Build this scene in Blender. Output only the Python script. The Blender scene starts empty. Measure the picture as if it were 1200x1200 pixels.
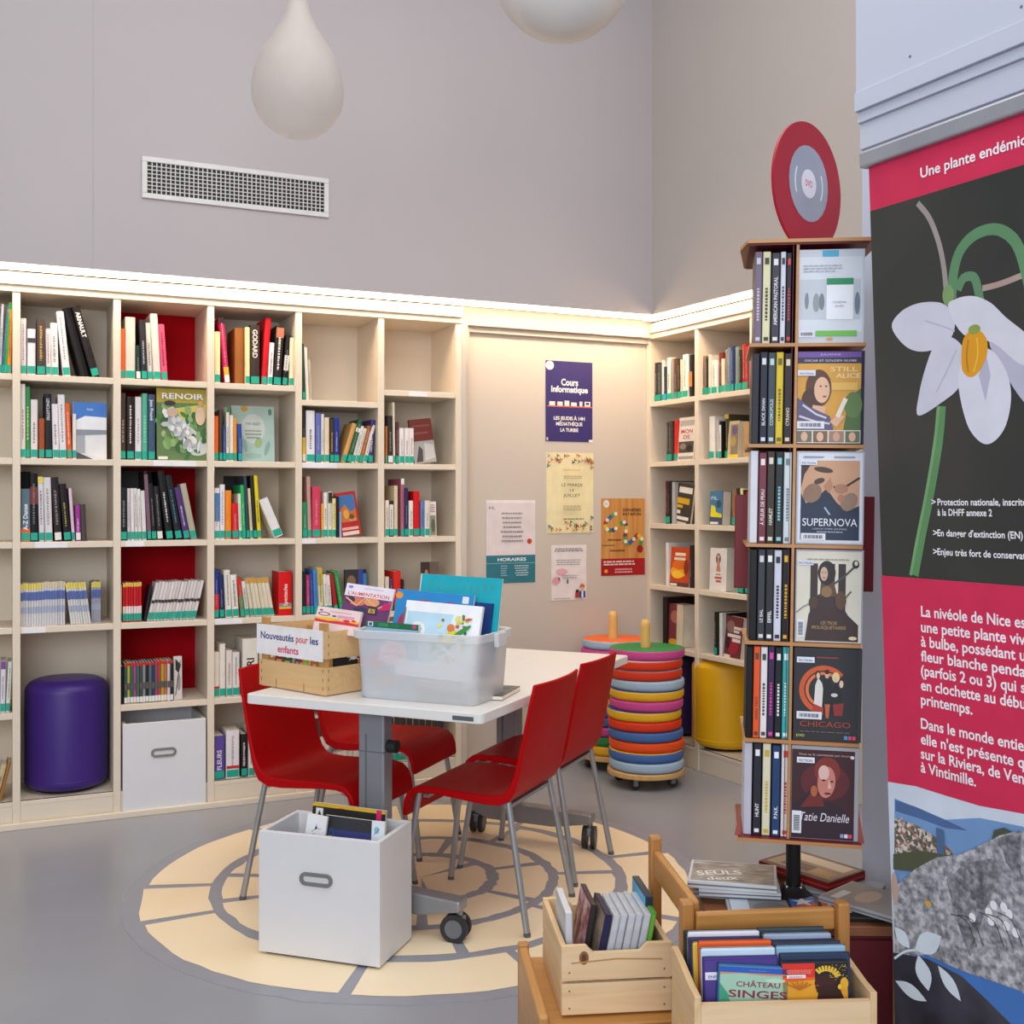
import bpy, math, random
from mathutils import Vector, Matrix
random.seed(7)
SC = bpy.context.scene
COL = SC.collection
# ------------------------------------------------------------------ camera, sky, light, exposure
FPX, CX, HZ, CAMZ = 1307.0, 600.0, 588.0, 1.45          # focal length and horizon in pixels of the 1200 frame
cam = bpy.data.cameras.new('camera')
cam.sensor_width = 36.0
cam.lens = FPX / 1200.0 * 36.0
cam.shift_y = -(600.0 - HZ) / 1200.0
cam.clip_start = 0.05
camo = bpy.data.objects.new('camera', cam)
camo.location = (0, 0, CAMZ)
camo.rotation_euler = (math.radians(90), 0, 0)
COL.objects.link(camo)
SC.camera = camo
w = bpy.data.worlds.new('world')
SC.world = w
w.use_nodes = True
w.node_tree.nodes['Background'].inputs[0].default_value = (0.86, 0.91, 1.0, 1)
w.node_tree.nodes['Background'].inputs[1].default_value = 0.36


def area(name, loc, target, sx, sy, energy, color):
    l = bpy.data.lights.new(name, 'AREA')
    l.shape = 'RECTANGLE'
    l.size, l.size_y, l.energy, l.color = sx, sy, energy, color
    o = bpy.data.objects.new(name, l)
    o.location = loc
    o.rotation_euler = (Vector(target) - Vector(loc)).to_track_quat('-Z', 'Y').to_euler()
    COL.objects.link(o)
    return o


area('window_daylight', (-0.6, -3.4, 2.7), (-0.3, 4.8, 1.2), 5.0, 2.8, 235, (0.90, 0.95, 1.0))
area('overhead_fill', (0.2, 2.6, 4.4), (0.0, 3.6, 0.0), 4.0, 3.0, 95, (1.0, 0.97, 0.93))  # added fill from above to lift floor and table, no known source
SC.view_settings.view_transform = 'Standard'
SC.view_settings.look = 'None'
SC.view_settings.exposure = 0.12
SC.view_settings.gamma = 1.0
SC.view_settings.use_curve_mapping = False


# ------------------------------------------------------------------ materials
def lin(c):
    if isinstance(c, str):
        c = c.lstrip('#')
        c = [int(c[i:i + 2], 16) / 255.0 for i in (0, 2, 4)]
    return [x / 12.92 if x <= 0.04045 else ((x + 0.055) / 1.055) ** 2.4 for x in c]


_M = {}


def mat(c, rough=0.5, metal=0.0, spec=0.4, var=0.06, scale=14.0, bump=0.0, coat=0.0):
    if not isinstance(c, str):
        return c
    key = (c, rough, metal, spec, var, scale, bump, coat)
    if key in _M:
        return _M[key]
    m = bpy.data.materials.new('paint_' + c.lstrip('#'))
    m.use_nodes = True
    nt = m.node_tree
    b = nt.nodes['Principled BSDF']
    r, g, bl = lin(c)
    tc = nt.nodes.new('ShaderNodeTexCoord')
    n = nt.nodes.new('ShaderNodeTexNoise')
    n.inputs['Scale'].default_value = scale
    n.inputs['Detail'].default_value = 3.0
    nt.links.new(tc.outputs['Object'], n.inputs['Vector'])
    rp = nt.nodes.new('ShaderNodeValToRGB')
    rp.color_ramp.elements[0].position = 0.3
    rp.color_ramp.elements[1].position = 0.7
    rp.color_ramp.elements[0].color = (r * (1 - var), g * (1 - var), bl * (1 - var), 1)
    rp.color_ramp.elements[1].color = (min(1, r * (1 + var)), min(1, g * (1 + var)), min(1, bl * (1 + var)), 1)
    nt.links.new(n.outputs['Fac'], rp.inputs[0])
    nt.links.new(rp.outputs[0], b.inputs['Base Color'])
    b.inputs['Roughness'].default_value = rough
    b.inputs['Metallic'].default_value = metal
    b.inputs['Specular IOR Level'].default_value = spec
    if coat:
        b.inputs['Coat Weight'].default_value = coat
        b.inputs['Coat Roughness'].default_value = 0.08
    if bump:
        bp = nt.nodes.new('ShaderNodeBump')
        bp.inputs['Strength'].default_value = bump
        bp.inputs['Distance'].default_value = 0.01
        nt.links.new(n.outputs['Fac'], bp.inputs['Height'])
        nt.links.new(bp.outputs[0], b.inputs['Normal'])
    _M[key] = m
    return m


def noise_mat(name, stops, scale=6.0, stretch=(1, 1, 1), rough=0.6, detail=6.0, dist=0.0, kind='noise'):
    m = bpy.data.materials.new(name)
    m.use_nodes = True
    nt = m.node_tree
    b = nt.nodes['Principled BSDF']
    tc = nt.nodes.new('ShaderNodeTexCoord')
    mp = nt.nodes.new('ShaderNodeMapping')
    mp.inputs['Scale'].default_value = stretch
    nt.links.new(tc.outputs['Object'], mp.inputs[0])
    if kind == 'voronoi':
        n = nt.nodes.new('ShaderNodeTexVoronoi')
        out = n.outputs['Color']
    else:
        n = nt.nodes.new('ShaderNodeTexNoise')
        n.inputs['Detail'].default_value = detail
        n.inputs['Distortion'].default_value = dist
        out = n.outputs['Fac']
    n.inputs['Scale'].default_value = scale
    nt.links.new(mp.outputs[0], n.inputs['Vector'])
    rp = nt.nodes.new('ShaderNodeValToRGB')
    cr = rp.color_ramp
    while len(cr.elements) < len(stops):
        cr.elements.new(0.5)
    for e, (p, c) in zip(cr.elements, stops):
        e.position = p
        e.color = (*lin(c), 1)
    if kind == 'voronoi':
        cr.interpolation = 'CONSTANT'
    nt.links.new(out, rp.inputs[0])
    nt.links.new(rp.outputs[0], b.inputs['Base Color'])
    b.inputs['Roughness'].default_value = rough
    return m


def emit_mat(name, c, strength):
    m = bpy.data.materials.new(name)
    m.use_nodes = True
    nt = m.node_tree
    nt.nodes.clear()
    o = nt.nodes.new('ShaderNodeOutputMaterial')
    e = nt.nodes.new('ShaderNodeEmission')
    e.inputs[0].default_value = (*lin(c), 1)
    e.inputs[1].default_value = strength
    nt.links.new(e.outputs[0], o.inputs[0])
    return m


def clear_mat(name, c, opacity, rough=0.25):
    """milky or clear plastic: part see-through, part diffuse"""
    m = bpy.data.materials.new(name)
    m.use_nodes = True
    nt = m.node_tree
    b = nt.nodes['Principled BSDF']
    b.inputs['Base Color'].default_value = (*lin(c), 1)
    b.inputs['Roughness'].default_value = rough
    out = nt.nodes['Material Output']
    t = nt.nodes.new('ShaderNodeBsdfTransparent')
    tl = nt.nodes.new('ShaderNodeBsdfTranslucent')
    tl.inputs[0].default_value = (*lin(c), 1)
    m1 = nt.nodes.new('ShaderNodeMixShader')
    m1.inputs[0].default_value = 0.28
    nt.links.new(b.outputs[0], m1.inputs[1])
    nt.links.new(tl.outputs[0], m1.inputs[2])
    m2 = nt.nodes.new('ShaderNodeMixShader')
    n = nt.nodes.new('ShaderNodeTexNoise')
    n.inputs['Scale'].default_value = 5
    mr = nt.nodes.new('ShaderNodeMapRange')
    mr.inputs['To Min'].default_value = opacity - 0.04
    mr.inputs['To Max'].default_value = opacity + 0.04
    nt.links.new(n.outputs['Fac'], mr.inputs['Value'])
    nt.links.new(mr.outputs[0], m2.inputs[0])
    nt.links.new(t.outputs[0], m2.inputs[1])
    nt.links.new(m1.outputs[0], m2.inputs[2])
    nt.links.new(m2.outputs[0], out.inputs[0])
    return m


def wood_mat(name, a, b, axis='x', rough=0.45, scale=5.0):
    st = {'x': (0.6, 9, 9), 'y': (9, 0.6, 9), 'z': (9, 9, 0.6)}[axis]
    return noise_mat(name, [(0.25, a), (0.75, b)], scale, st, rough, 5.0, 1.2)


# ------------------------------------------------------------------ mesh building
class MB:
    def __init__(s):
        s.v, s.f, s.m = [], [], []

    def add(s, vs, fs, mi=0, M=None):
        n = len(s.v)
        s.v += [tuple(M @ Vector(v)) for v in vs] if M is not None else [tuple(v) for v in vs]
        s.f += [tuple(i + n for i in f) for f in fs]
        s.m += [mi] * len(fs)
        return s

    def box(s, x0, y0, z0, x1, y1, z1, mi=0, M=None):
        vs = [(x, y, z) for z in (z0, z1) for y in (y0, y1) for x in (x0, x1)]
        return s.add(vs, [(0, 2, 3, 1), (4, 5, 7, 6), (0, 1, 5, 4), (2, 6, 7, 3), (0, 4, 6, 2), (1, 3, 7, 5)], mi, M)

    def prism(s, poly, y0, y1, mi=0, M=None):
        """polygon in x,z extruded along y"""
        n = len(poly)
        vs = [(x, y0, z) for x, z in poly] + [(x, y1, z) for x, z in poly]
        fs = [tuple(range(n)), tuple(range(2 * n - 1, n - 1, -1))]
        fs += [(i, i + n, (i + 1) % n + n, (i + 1) % n) for i in range(n)]
        return s.add(vs, fs, mi, M)

    def prismz(s, poly, z0, z1, mi=0, M=None):
        n = len(poly)
        vs = [(x, y, z0) for x, y in poly] + [(x, y, z1) for x, y in poly]
        fs = [tuple(range(n - 1, -1, -1)), tuple(range(n, 2 * n))]
        fs += [(i, (i + 1) % n, (i + 1) % n + n, i + n) for i in range(n)]
        return s.add(vs, fs, mi, M)

    def tube(s, p, q, r, r2=None, n=14, mi=0, caps=True):
        p, q = Vector(p), Vector(q)
        r2 = r if r2 is None else r2
        d = (q - p).normalized()
        a = d.orthogonal().normalized()
        b = d.cross(a)
        vs = []
        for c, rr in ((p, r), (q, r2)):
            for i in range(n):
                t = 2 * math.pi * i / n
                vs.append(c + a * math.cos(t) * rr + b * math.sin(t) * rr)
        fs = [(i, (i + 1) % n, (i + 1) % n + n, i + n) for i in range(n)]
        if caps:
            fs += [tuple(range(n - 1, -1, -1)), tuple(range(n, 2 * n))]
        return s.add(vs, fs, mi)

    def lathe(s, prof, n=40, mi=0, M=None, mis=None, cx=0.0, cy=0.0):
        """profile of (r, z) turned about z"""
        vs, fs, idx, ms = [], [], [], []
        for r, z in prof:
            if r < 1e-6:
                idx.append([len(vs)] * n)
                vs.append((cx, cy, z))
            else:
                idx.append(list(range(len(vs), len(vs) + n)))
                vs += [(cx + r * math.cos(2 * math.pi * i / n), cy + r * math.sin(2 * math.pi * i / n), z) for i in range(n)]
        for k in range(len(prof) - 1):
            for i in range(n):
                j = (i + 1) % n
                q = [idx[k][i], idx[k][j], idx[k + 1][j], idx[k + 1][i]]
                u = []
                for x in q:
                    if x not in u:
                        u.append(x)
                if len(u) > 2:
                    fs.append(tuple(u))
                    ms.append(mis[k] if mis else mi)
        n0 = len(s.m)
        s.add(vs, fs, 0, M)
        s.m[n0:] = ms
        return s

    def build(s, name, mats, parent=None, smooth=False, bevel=0.0, seg=2):
        me = bpy.data.meshes.new(name)
        me.from_pydata(s.v, [], s.f)
        for m in (mats if isinstance(mats, (list, tuple)) else [mats]):
            me.materials.append(mat(m))
        me.polygons.foreach_set('material_index', s.m)
        if smooth:
            me.polygons.foreach_set('use_smooth', [True] * len(me.polygons))
            try:
                me.set_sharp_from_angle(angle=math.radians(40))
            except Exception:
                pass
        me.update()
        o = bpy.data.objects.new(name, me)
        COL.objects.link(o)
        if parent is not None:
            o.parent = parent
        if bevel:
            b = o.modifiers.new('bevel', 'BEVEL')
            b.width, b.segments, b.limit_method = bevel, seg, 'ANGLE'
            b.harden_normals = False
        return o


def tag(o, label, cat, group=None, kind=None):
    o['label'], o['category'] = label, cat
    if group:
        o['group'] = group
    if kind:
        o['kind'] = kind
    return o


def thing(name, label, cat, M, group=None):
    o = bpy.data.objects.new(name, None)
    o.empty_display_size = 0.05
    COL.objects.link(o)
    o.matrix_basis = M
    return tag(o, label, cat, group)


def struct(name, mb, m, M=None, bevel=0.0, smooth=False):
    o = mb.build(name, m, None, smooth, bevel)
    o['kind'] = 'structure'
    if M is not None:
        o.matrix_basis = M
    return o


def copy_tree(o, parent=None):
    c = o.copy()
    COL.objects.link(c)
    if parent is not None:
        c.parent = parent
    for ch in list(o.children):
        copy_tree(ch, c)
    return c


def T(x, y, z):
    return Matrix.Translation((x, y, z))


def RZ(a):
    return Matrix.Rotation(a, 4, 'Z')


def RX(a):
    return Matrix.Rotation(a, 4, 'X')


def RY(a):
    return Matrix.Rotation(a, 4, 'Y')


class Frame:
    """a place in the room: x along the front, y into the thing, z up; hit() meets a sight line with the plane y = yl"""

    def __init__(s, M):
        s.M = M
        s.I = M.inverted()

    def hit(s, px, py, yl=0.0):
        o = s.I @ Vector((0, 0, CAMZ))
        d = s.I.to_3x3() @ Vector(((px - CX) / FPX, 1.0, -(py - HZ) / FPX))
        t = (yl - o.y) / d.y
        p = o + d * t
        return p.x, p.z

    def pxm(s, px, py, yl=0.0):
        """metres per pixel there"""
        x, z = s.hit(px, py, yl)
        return (s.M @ Vector((x, yl, z))).y / FPX


# ------------------------------------------------------------------ lettering and printed pictures
_T = {}


def text_geo(s, bold=0.0, shear=0.0):
    k = (s, bold, shear)
    if k in _T:
        return _T[k]
    c = bpy.data.curves.new('t', 'FONT')
    c.body, c.size, c.resolution_u, c.offset, c.shear = s, 1.0, 3, bold, shear
    o = bpy.data.objects.new('t', c)
    COL.objects.link(o)
    dg = bpy.context.evaluated_depsgraph_get()
    e = o.evaluated_get(dg)
    me = e.to_mesh()
    vs = [(v.co.x, v.co.y) for v in me.vertices]
    fs = [tuple(p.vertices) for p in me.polygons]
    e.to_mesh_clear()
    bpy.data.objects.remove(o)
    bpy.data.curves.remove(c)
    if not vs:
        vs, fs = [(0, 0)], []
    x0, x1 = min(v[0] for v in vs), max(v[0] for v in vs)
    _T[k] = ([(a - x0, b) for a, b in vs], fs, x1 - x0)
    return _T[k]


def smooth(pts, closed=True, n=5):
    out, m = [], len(pts)
    for i in range(m if closed else m - 1):
        p0, p1, p2, p3 = [pts[(i + j) % m] if closed else pts[min(max(i + j, 0), m - 1)] for j in (-1, 0, 1, 2)]
        for k in range(n):
            t = k / n
            out.append(tuple(0.5 * (2 * b + (c - a) * t + (2 * a - 5 * b + 4 * c - d) * t * t + (3 * b - a - 3 * c + d) * t ** 3) for a, b, c, d in zip(p0, p1, p2, p3)))
    if not closed:
        out.append(tuple(pts[-1]))
    return out


def blend(a, b, t):
    A, B = a.lstrip('#'), b.lstrip('#')
    return '#' + ''.join('%02x' % int(int(A[i:i + 2], 16) * (1 - t) + int(B[i:i + 2], 16) * t) for i in (0, 2, 4))


def art(parent, shapes, y=-0.0006, name='cover_print', dy=0.00012, sx=1.0, sz=1.0, ox=0.0, oz=0.0):
    """flat print on the face y (towards -y): layers of rectangles, polygons, ellipses, strokes and lettering"""
    mb, mats, cur = MB(), [], y

    def mi(c):
        if c not in mats:
            mats.append(c)
        return mats.index(c)

    def P(pts):
        return [(ox + a * sx, oz + b * sz) for a, b in pts]

    def face(pts, c):
        ar = sum(pts[i][0] * pts[(i + 1) % len(pts)][1] - pts[(i + 1) % len(pts)][0] * pts[i][1] for i in range(len(pts)))
        if ar < 0:
            pts = pts[::-1]
        mb.add([(a, cur, b) for a, b in pts], [tuple(range(len(pts)))], mi(c))

    for sh in shapes:
        k = sh[0]
        if k == 'r':
            _, x0, z0, x1, z1, c = sh
            face(P([(x0, z0), (x1, z0), (x1, z1), (x0, z1)]), c)
        elif k == 'p':
            face(P(sh[1]), sh[2])
        elif k == 'c':
            face(P(smooth(sh[1])), sh[2])
        elif k == 'e':
            _, cx, cz, rx, rz, c = sh[:6]
            a0 = sh[6] if len(sh) > 6 else 0.0
            pts = []
            for i in range(24):
                t = 2 * math.pi * i / 24
                a, b = rx * math.cos(t), rz * math.sin(t)
                pts.append((cx + a * math.cos(a0) - b * math.sin(a0), cz + a * math.sin(a0) + b * math.cos(a0)))
            face(P(pts), c)
        elif k == 's':
            pts, wd, c = [Vector(p) for p in P(sh[1])], sh[2], sh[3]
            l, r = [], []
            for i, p in enumerate(pts):
                d = (pts[min(i + 1, len(pts) - 1)] - pts[max(i - 1, 0)]).normalized()
                nn = Vector((-d.y, d.x)) * wd / 2
                l.append(p + nn)
                r.append(p - nn)
            for i in range(len(pts) - 1):
                face([tuple(l[i]), tuple(r[i]), tuple(r[i + 1]), tuple(l[i + 1])], c)
        elif k == 't':
            _, x, z, size, s, c = sh[:6]
            o = sh[6] if len(sh) > 6 else {}
            vs, fs, wd = text_geo(s, o.get('b', 0.0), o.get('sh', 0.0))
            ro = o.get('rot', 0.0)
            s1, s2 = (sz, sx) if abs(ro) > 1 else (sx, sz)
            size = size * s2
            kx = o['w'] * s1 / wd if o.get('w') else size
            off = {'l': 0, 'c': -wd * kx / 2, 'r': -wd * kx}[o.get('a', 'c')]
            X, Z = P([(x, z)])[0]
            q = []
            for a, b in vs:
                a2, b2 = a * kx + off, b * size
                q.append((X + a2 * math.cos(ro) - b2 * math.sin(ro), cur, Z + a2 * math.sin(ro) + b2 * math.cos(ro)))
            mb.add(q, fs, mi(c))
        cur -= dy
    o = mb.build(name, mats if mats else ['#ffffff'], parent)
    return o


def bars(x0, x1, z, n, h, gap, c, seed=0, jit=0.25, align='l'):
    """lines of print too small to read"""
    r = random.Random(seed)
    out = []
    for i in range(n):
        e = (x1 - x0) * (1 - jit * r.random())
        a = x0 if align == 'l' else (x0 + x1) / 2 - e / 2
        zz = z - i * gap
        cur = a
        while cur < a + e:
            wd = min((0.06 + 0.1 * r.random()) * (x1 - x0), a + e - cur)
            out.append(('r', cur, zz, cur + wd, zz + h, c))
            cur += wd + 0.02 * (x1 - x0)
    return out


ORD = ('first second third fourth fifth sixth seventh eighth ninth tenth eleventh twelfth thirteenth fourteenth fifteenth sixteenth seventeenth '
       'eighteenth nineteenth twentieth twenty-first twenty-second twenty-third twenty-fourth twenty-fifth twenty-sixth twenty-seventh twenty-eighth twenty-ninth thirtieth thirty-first thirty-second thirty-third').split()


def cname(c):
    c = c.lstrip('#')
    r, g, b = [int(c[i:i + 2], 16) / 255 for i in (0, 2, 4)]
    mx, mn = max(r, g, b), min(r, g, b)
    d = mx - mn
    s = d / mx if mx else 0
    if mx < 0.2:
        return 'black'
    if s < 0.12:
        return 'white' if mx > 0.8 else ('pale grey' if mx > 0.62 else ('grey' if mx > 0.38 else 'dark grey'))
    h = (60 * ((g - b) / d) if mx == r else 60 * ((b - r) / d + 2) if mx == g else 60 * ((r - g) / d + 4)) % 360
    if s < 0.3 and mx > 0.75:
        return 'cream' if 20 <= h < 80 else ('pale pink' if h < 20 or h > 300 else ('pale green' if h < 170 else 'pale blue'))
    dk = mx < 0.45
    if h < 12 or h > 345:
        return 'dark red' if dk else ('pink' if s < 0.6 and mx > 0.6 else 'red')
    if h < 42:
        return 'dark brown' if dk else ('tan' if s < 0.55 else ('brown' if mx < 0.68 else 'orange'))
    if h < 70:
        return 'olive' if dk else 'yellow'
    if h < 165:
        return 'dark green' if dk else 'green'
    if h < 195:
        return 'teal'
    if h < 255:
        return 'navy' if dk else 'blue'
    if h < 300:
        return 'dark purple' if dk else 'purple'
    return 'plum' if dk else 'magenta'


TEAL = '#17a58c'
PAGES = '#e9e0cf'
# ------------------------------------------------------------------ the room
AL = math.atan2(1307.0, 2850.0)                       # long bookcase wall runs away to the right
FL = Frame(T(-1.235, 5.38, 0) @ RZ(AL))               # origin on its front, y goes into the wall
AR = math.atan2(-0.8815, 0.4722)
FR = Frame(T(0.772, 6.432, 0) @ RZ(AR))               # short bookcase in the corner
FW = Frame(T(0.818, 2.605, 0) @ RZ(AR))                # white wall at the right
REC = 0.12
FP = Frame(FL.M @ T(0, REC, 0))                       # panelled wall between the bookcases

WALL = mat('#b4acad', 0.85, var=0.015, scale=1.5)
WALLW = mat('#b9bfcf', 0.8, var=0.015, scale=1.5)
PANEL = mat('#c8bdb2', 0.6, var=0.015, scale=2.0)
SHELF = mat('#e0d2be', 0.45, var=0.015, scale=3.0)

# floor: grey resin
fm = noise_mat('floor_resin', [(0.3, '#8f929a'), (0.7, '#999ca3')], 1.1, (1, 1, 1), 0.27, 5.0)
struct('floor', MB().box(-7, -3, -0.1, 6, 9, 0), fm)

# painted paving rings
cir = MB()
CCX, CCY, CR = -0.35, 4.298, 1.03
rr = random.Random(3)


def sector(mb, r0, r1, a0, a1, z, mi, wob=0.0):
    n = max(3, int((a1 - a0) / 0.07))
    o = [(r1 + wob * rr.uniform(-1, 1), a0 + (a1 - a0) * i / n) for i in range(n + 1)]
    i_ = [(r0 + wob * rr.uniform(-1, 1), a0 + (a1 - a0) * i / n) for i in range(n + 1)]
    vs = [(CCX + r * math.cos(a), CCY + r * math.sin(a), z) for r, a in o + i_]
    mb.add(vs, [(i, i + 1, i + n + 2, i + n + 1) for i in range(n)], mi)


disc = [(CCX + (CR + 0.06 + 0.006 * rr.uniform(-1, 1)) * math.cos(i * math.tau / 90), CCY + (CR + 0.06 + 0.006 * rr.uniform(-1, 1)) * math.sin(i * math.tau / 90)) for i in range(90)]
cir.prismz(disc, 0.0, 0.0015, 0)
disc = [(CCX + (CR + 0.012 * rr.uniform(-1, 1) * 0.5) * math.cos(i * math.tau / 90), CCY + CR * math.sin(i * math.tau / 90)) for i in range(90)]
for r0, r1, segs, off in ((0.79, CR, [18, 62, 100, 141, 186, 207, 262, 296, 335], 0), (0.53, 0.745, [5, 60, 120, 178, 200, 250, 285, 325], 0),
                          (0.30, 0.485, [20, 80, 150, 215, 275, 330], 0), (0.0, 0.255, [40, 160, 280], 0)):
    for i, a in enumerate(segs):
        b = segs[(i + 1) % len(segs)] + (360 if i == len(segs) - 1 else 0)
        g = math.radians(1.5) * (0.78 / max(r1, 0.2))
        sector(cir, r0 if r0 else 0.001, r1, math.radians(a) + g, math.radians(b) - g, 0.0025, 1, 0.006)
o = struct('floor_circle', cir, [mat('#9496a0', 0.35, var=0.03), noise_mat('floor_yellow', [(0.3, '#f4deb8'), (0.7, '#f9e8c8')], 2.0, rough=0.4)])

# upper wall stands a little in front of the bookcases, with the light line under it
JX = 2.30
mb = MB().box(-4.5, -0.12, 2.485, JX, 0.3, 4.6)
mb.box(-0.747, -0.1215, 2.49, -0.743, -0.12, 4.6, 1)
struct('wall_back', mb, [WALL, '#a9a4a4'], FL.M)
mb = MB().box(-0.30, -0.12, 2.485, 3.2, 0.3, 4.6)
struct('wall_corner', mb, mat('#bdb4ae', 0.85, var=0.015, scale=1.5), FR.M)
# panelled wall under it
mb = MB().box(1.06, REC, 0, 2.272, 0.5, 2.5)
struct('wall_panel', mb, PANEL, FL.M)
mb = MB()
mb.box(1.069, 0.0, 0, 1.10, REC, 2.39)
mb.box(1.10, 0.045, 0, 1.125, REC, 2.39)
mb.box(1.125, 0.085, 0, 1.15, REC, 2.39)
struct('trim_1', mb, PANEL, FL.M, 0.004)
mb = MB().box(1.07, 0.06, 2.385, 2.27, REC, 2.485).box(1.07, 0.09, 2.355, 2.27, REC, 2.385)
struct('trim_2', mb, PANEL, FL.M, 0.004)
struct('baseboard_back', MB().box(1.15, REC - 0.015, 0, 2.26, REC, 0.09), PANEL, FL.M, 0.003)
# behind the bookcases
struct('wall_left', MB().box(-4.5, 0.40, 0, 1.06, 0.5, 2.5), PANEL, FL.M)
struct('wall_behind', MB().box(-0.02, 0.40, 0, 3.2, 0.5, 2.5), PANEL, FR.M)
struct('baseboard_left', MB().box(-2.32, -0.022, 0.0, 1.07, -0.001, 0.028), SHELF, FL.M, 0.003)

# white wall at the right with its cornice
mb = MB().box(0, 0, 0, 3.4, 0.25, 2.345).box(0.0, -0.02, 2.40, 3.4, 0.25, 4.6)
struct('wall_right', mb, WALLW, FW.M)
mb = MB().box(0.0, -0.016, 2.33, 3.4, 0.0, 2.355).box(0.0, -0.026, 2.355, 3.4, 0.0, 2.40).box(0.0, -0.008, 2.27, 3.4, 0.0, 2.33)
for k in range(8):
    mb.tube((0.16 + 0.28 * k, -0.021, 2.43), (0.16 + 0.28 * k, -0.018, 2.43), 0.004, n=8, mi=1)
struct('trim_3', mb, [WALLW, '#6a6a6c'], FW.M, 0.003)

# lights under the upper wall
led = emit_mat('warm_led', '#ffdfb8', 20.0)
o = MB().box(-4.4, -0.105, 2.470, 2.17, -0.035, 2.4845).build('led_strip', led)
o.matrix_basis = FL.M
tag(o, 'warm white light strip running above the long bookcase', 'light strip')
o = MB().box(0.12, -0.105, 2.470, 3.1, -0.035, 2.4845).build('led_strip', led)
o.matrix_basis = FR.M
tag(o, 'warm white light strip above the corner bookcase', 'light strip')

# air vent high on the back wall
x0, z0 = FL.hit(166, 232, -0.12)
x1, z1 = FL.hit(385, 216, -0.12)
xa, za = FL.hit(166, 183, -0.12)
z1 = za
v = thing('air_vent', 'long white air vent grille high on the back wall', 'air vent', FL.M @ T(x0, -0.12, z0))
W, H = x1 - x0, z1 - z0
b = 0.024
mb = MB().box(0, -0.012, 0, W, 0, b).box(0, -0.012, H - b, W, 0, H).box(0, -0.012, b, b, 0, H - b).box(W - b, -0.012, b, W, 0, H - b)
mb.build('frame', '#d6d2d0', v, bevel=0.003)
MB().box(b, -0.003, b, W - b, -0.001, H - b).build('hole_shade', '#1c1b1b', v)  # dark sheet stands for the shade behind the grille holes
mb = MB()
nx, nz = 40, 8
for i in range(1, nx):
    x = b + (W - 2 * b) * i / nx
    mb.box(x - 0.0023, -0.010, b, x + 0.0023, -0.004, H - b)
for i in range(1, nz):
    z = b + (H - 2 * b) * i / nz
    mb.box(b, -0.009, z - 0.0020, W - b, -0.0045, z + 0.0020)
mb.build('grille', '#c9c5c2', v)

# pendant lamps
milk = noise_mat('opal_glass', [(0.3, '#d9d6d2'), (0.7, '#dedbd8')], 2.0, rough=0.35)
Y = 4.0
cx, zb = (349 - CX) * Y / FPX, CAMZ + (HZ - 162) * Y / FPX
v = thing('pendant_lamp', 'white teardrop pendant lamp hanging above the air vent', 'pendant lamp', T(cx, Y, zb))
k = Y / FPX
prof = [(0, 0)] + [(53.5 * k * math.sin(a), 53.5 * k * (1 - math.cos(a))) for a in [math.pi / 2 * i / 9 for i in range(1, 10)]]
prof += [(r * k, h * k) for r, h in ((52.8, 64), (51, 75), (47, 88), (42, 98), (36, 108), (29, 119), (22.5, 130), (17, 141), (13.5, 152), (11.5, 163), (10.5, 174))]
MB().lathe(prof, 56).build('glass_shade', clear_mat('drop_glass', '#d2cac4', 0.5, 0.4), v, True)
zt = prof[-1][1]
MB().lathe([(0.026, zt - 0.002), (0.026, zt + 0.05), (0.008, zt + 0.065), (0.0, zt + 0.065)], 20).build('cap', '#8d8a86', v, True)
MB().tube((-0.01, 0, zt + 0.05), (-0.02, 0, 1.8), 0.003, n=8).build('cord', '#4a4a48', v)
Y = 3.5
cx, zb = (659 - CX) * Y / FPX, CAMZ + (HZ - 45) * Y / FPX
R = 83 * Y / FPX
v = thing('pendant_lamp', 'white round globe pendant lamp at the top edge of the photo', 'pendant lamp', T(cx, Y, zb))
MB().lathe([(R * math.sin(math.pi * i / 24 * 0.96), R * (1 - math.cos(math.pi * i / 24 * 0.96))) for i in range(25)], 56).build('glass_globe', milk, v, True)
MB().tube((0, 0, 2 * R - 0.01), (0, 0, 2 * R + 0.06), 0.035, n=20).build('cap', '#8d8a86', v)
MB().tube((0, 0, 2 * R + 0.05), (0, 0, 1.7), 0.003, n=8).build('cord', '#4a4a48', v)

# ------------------------------------------------------------------ bookcases
ROWZ = [2.0036, 1.630, 1.2565, 0.878, 0.500]
ST = 0.028
BASE = 0.12
TOPZ = 2.38
DEP = 0.38
UT = 0.032


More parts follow.
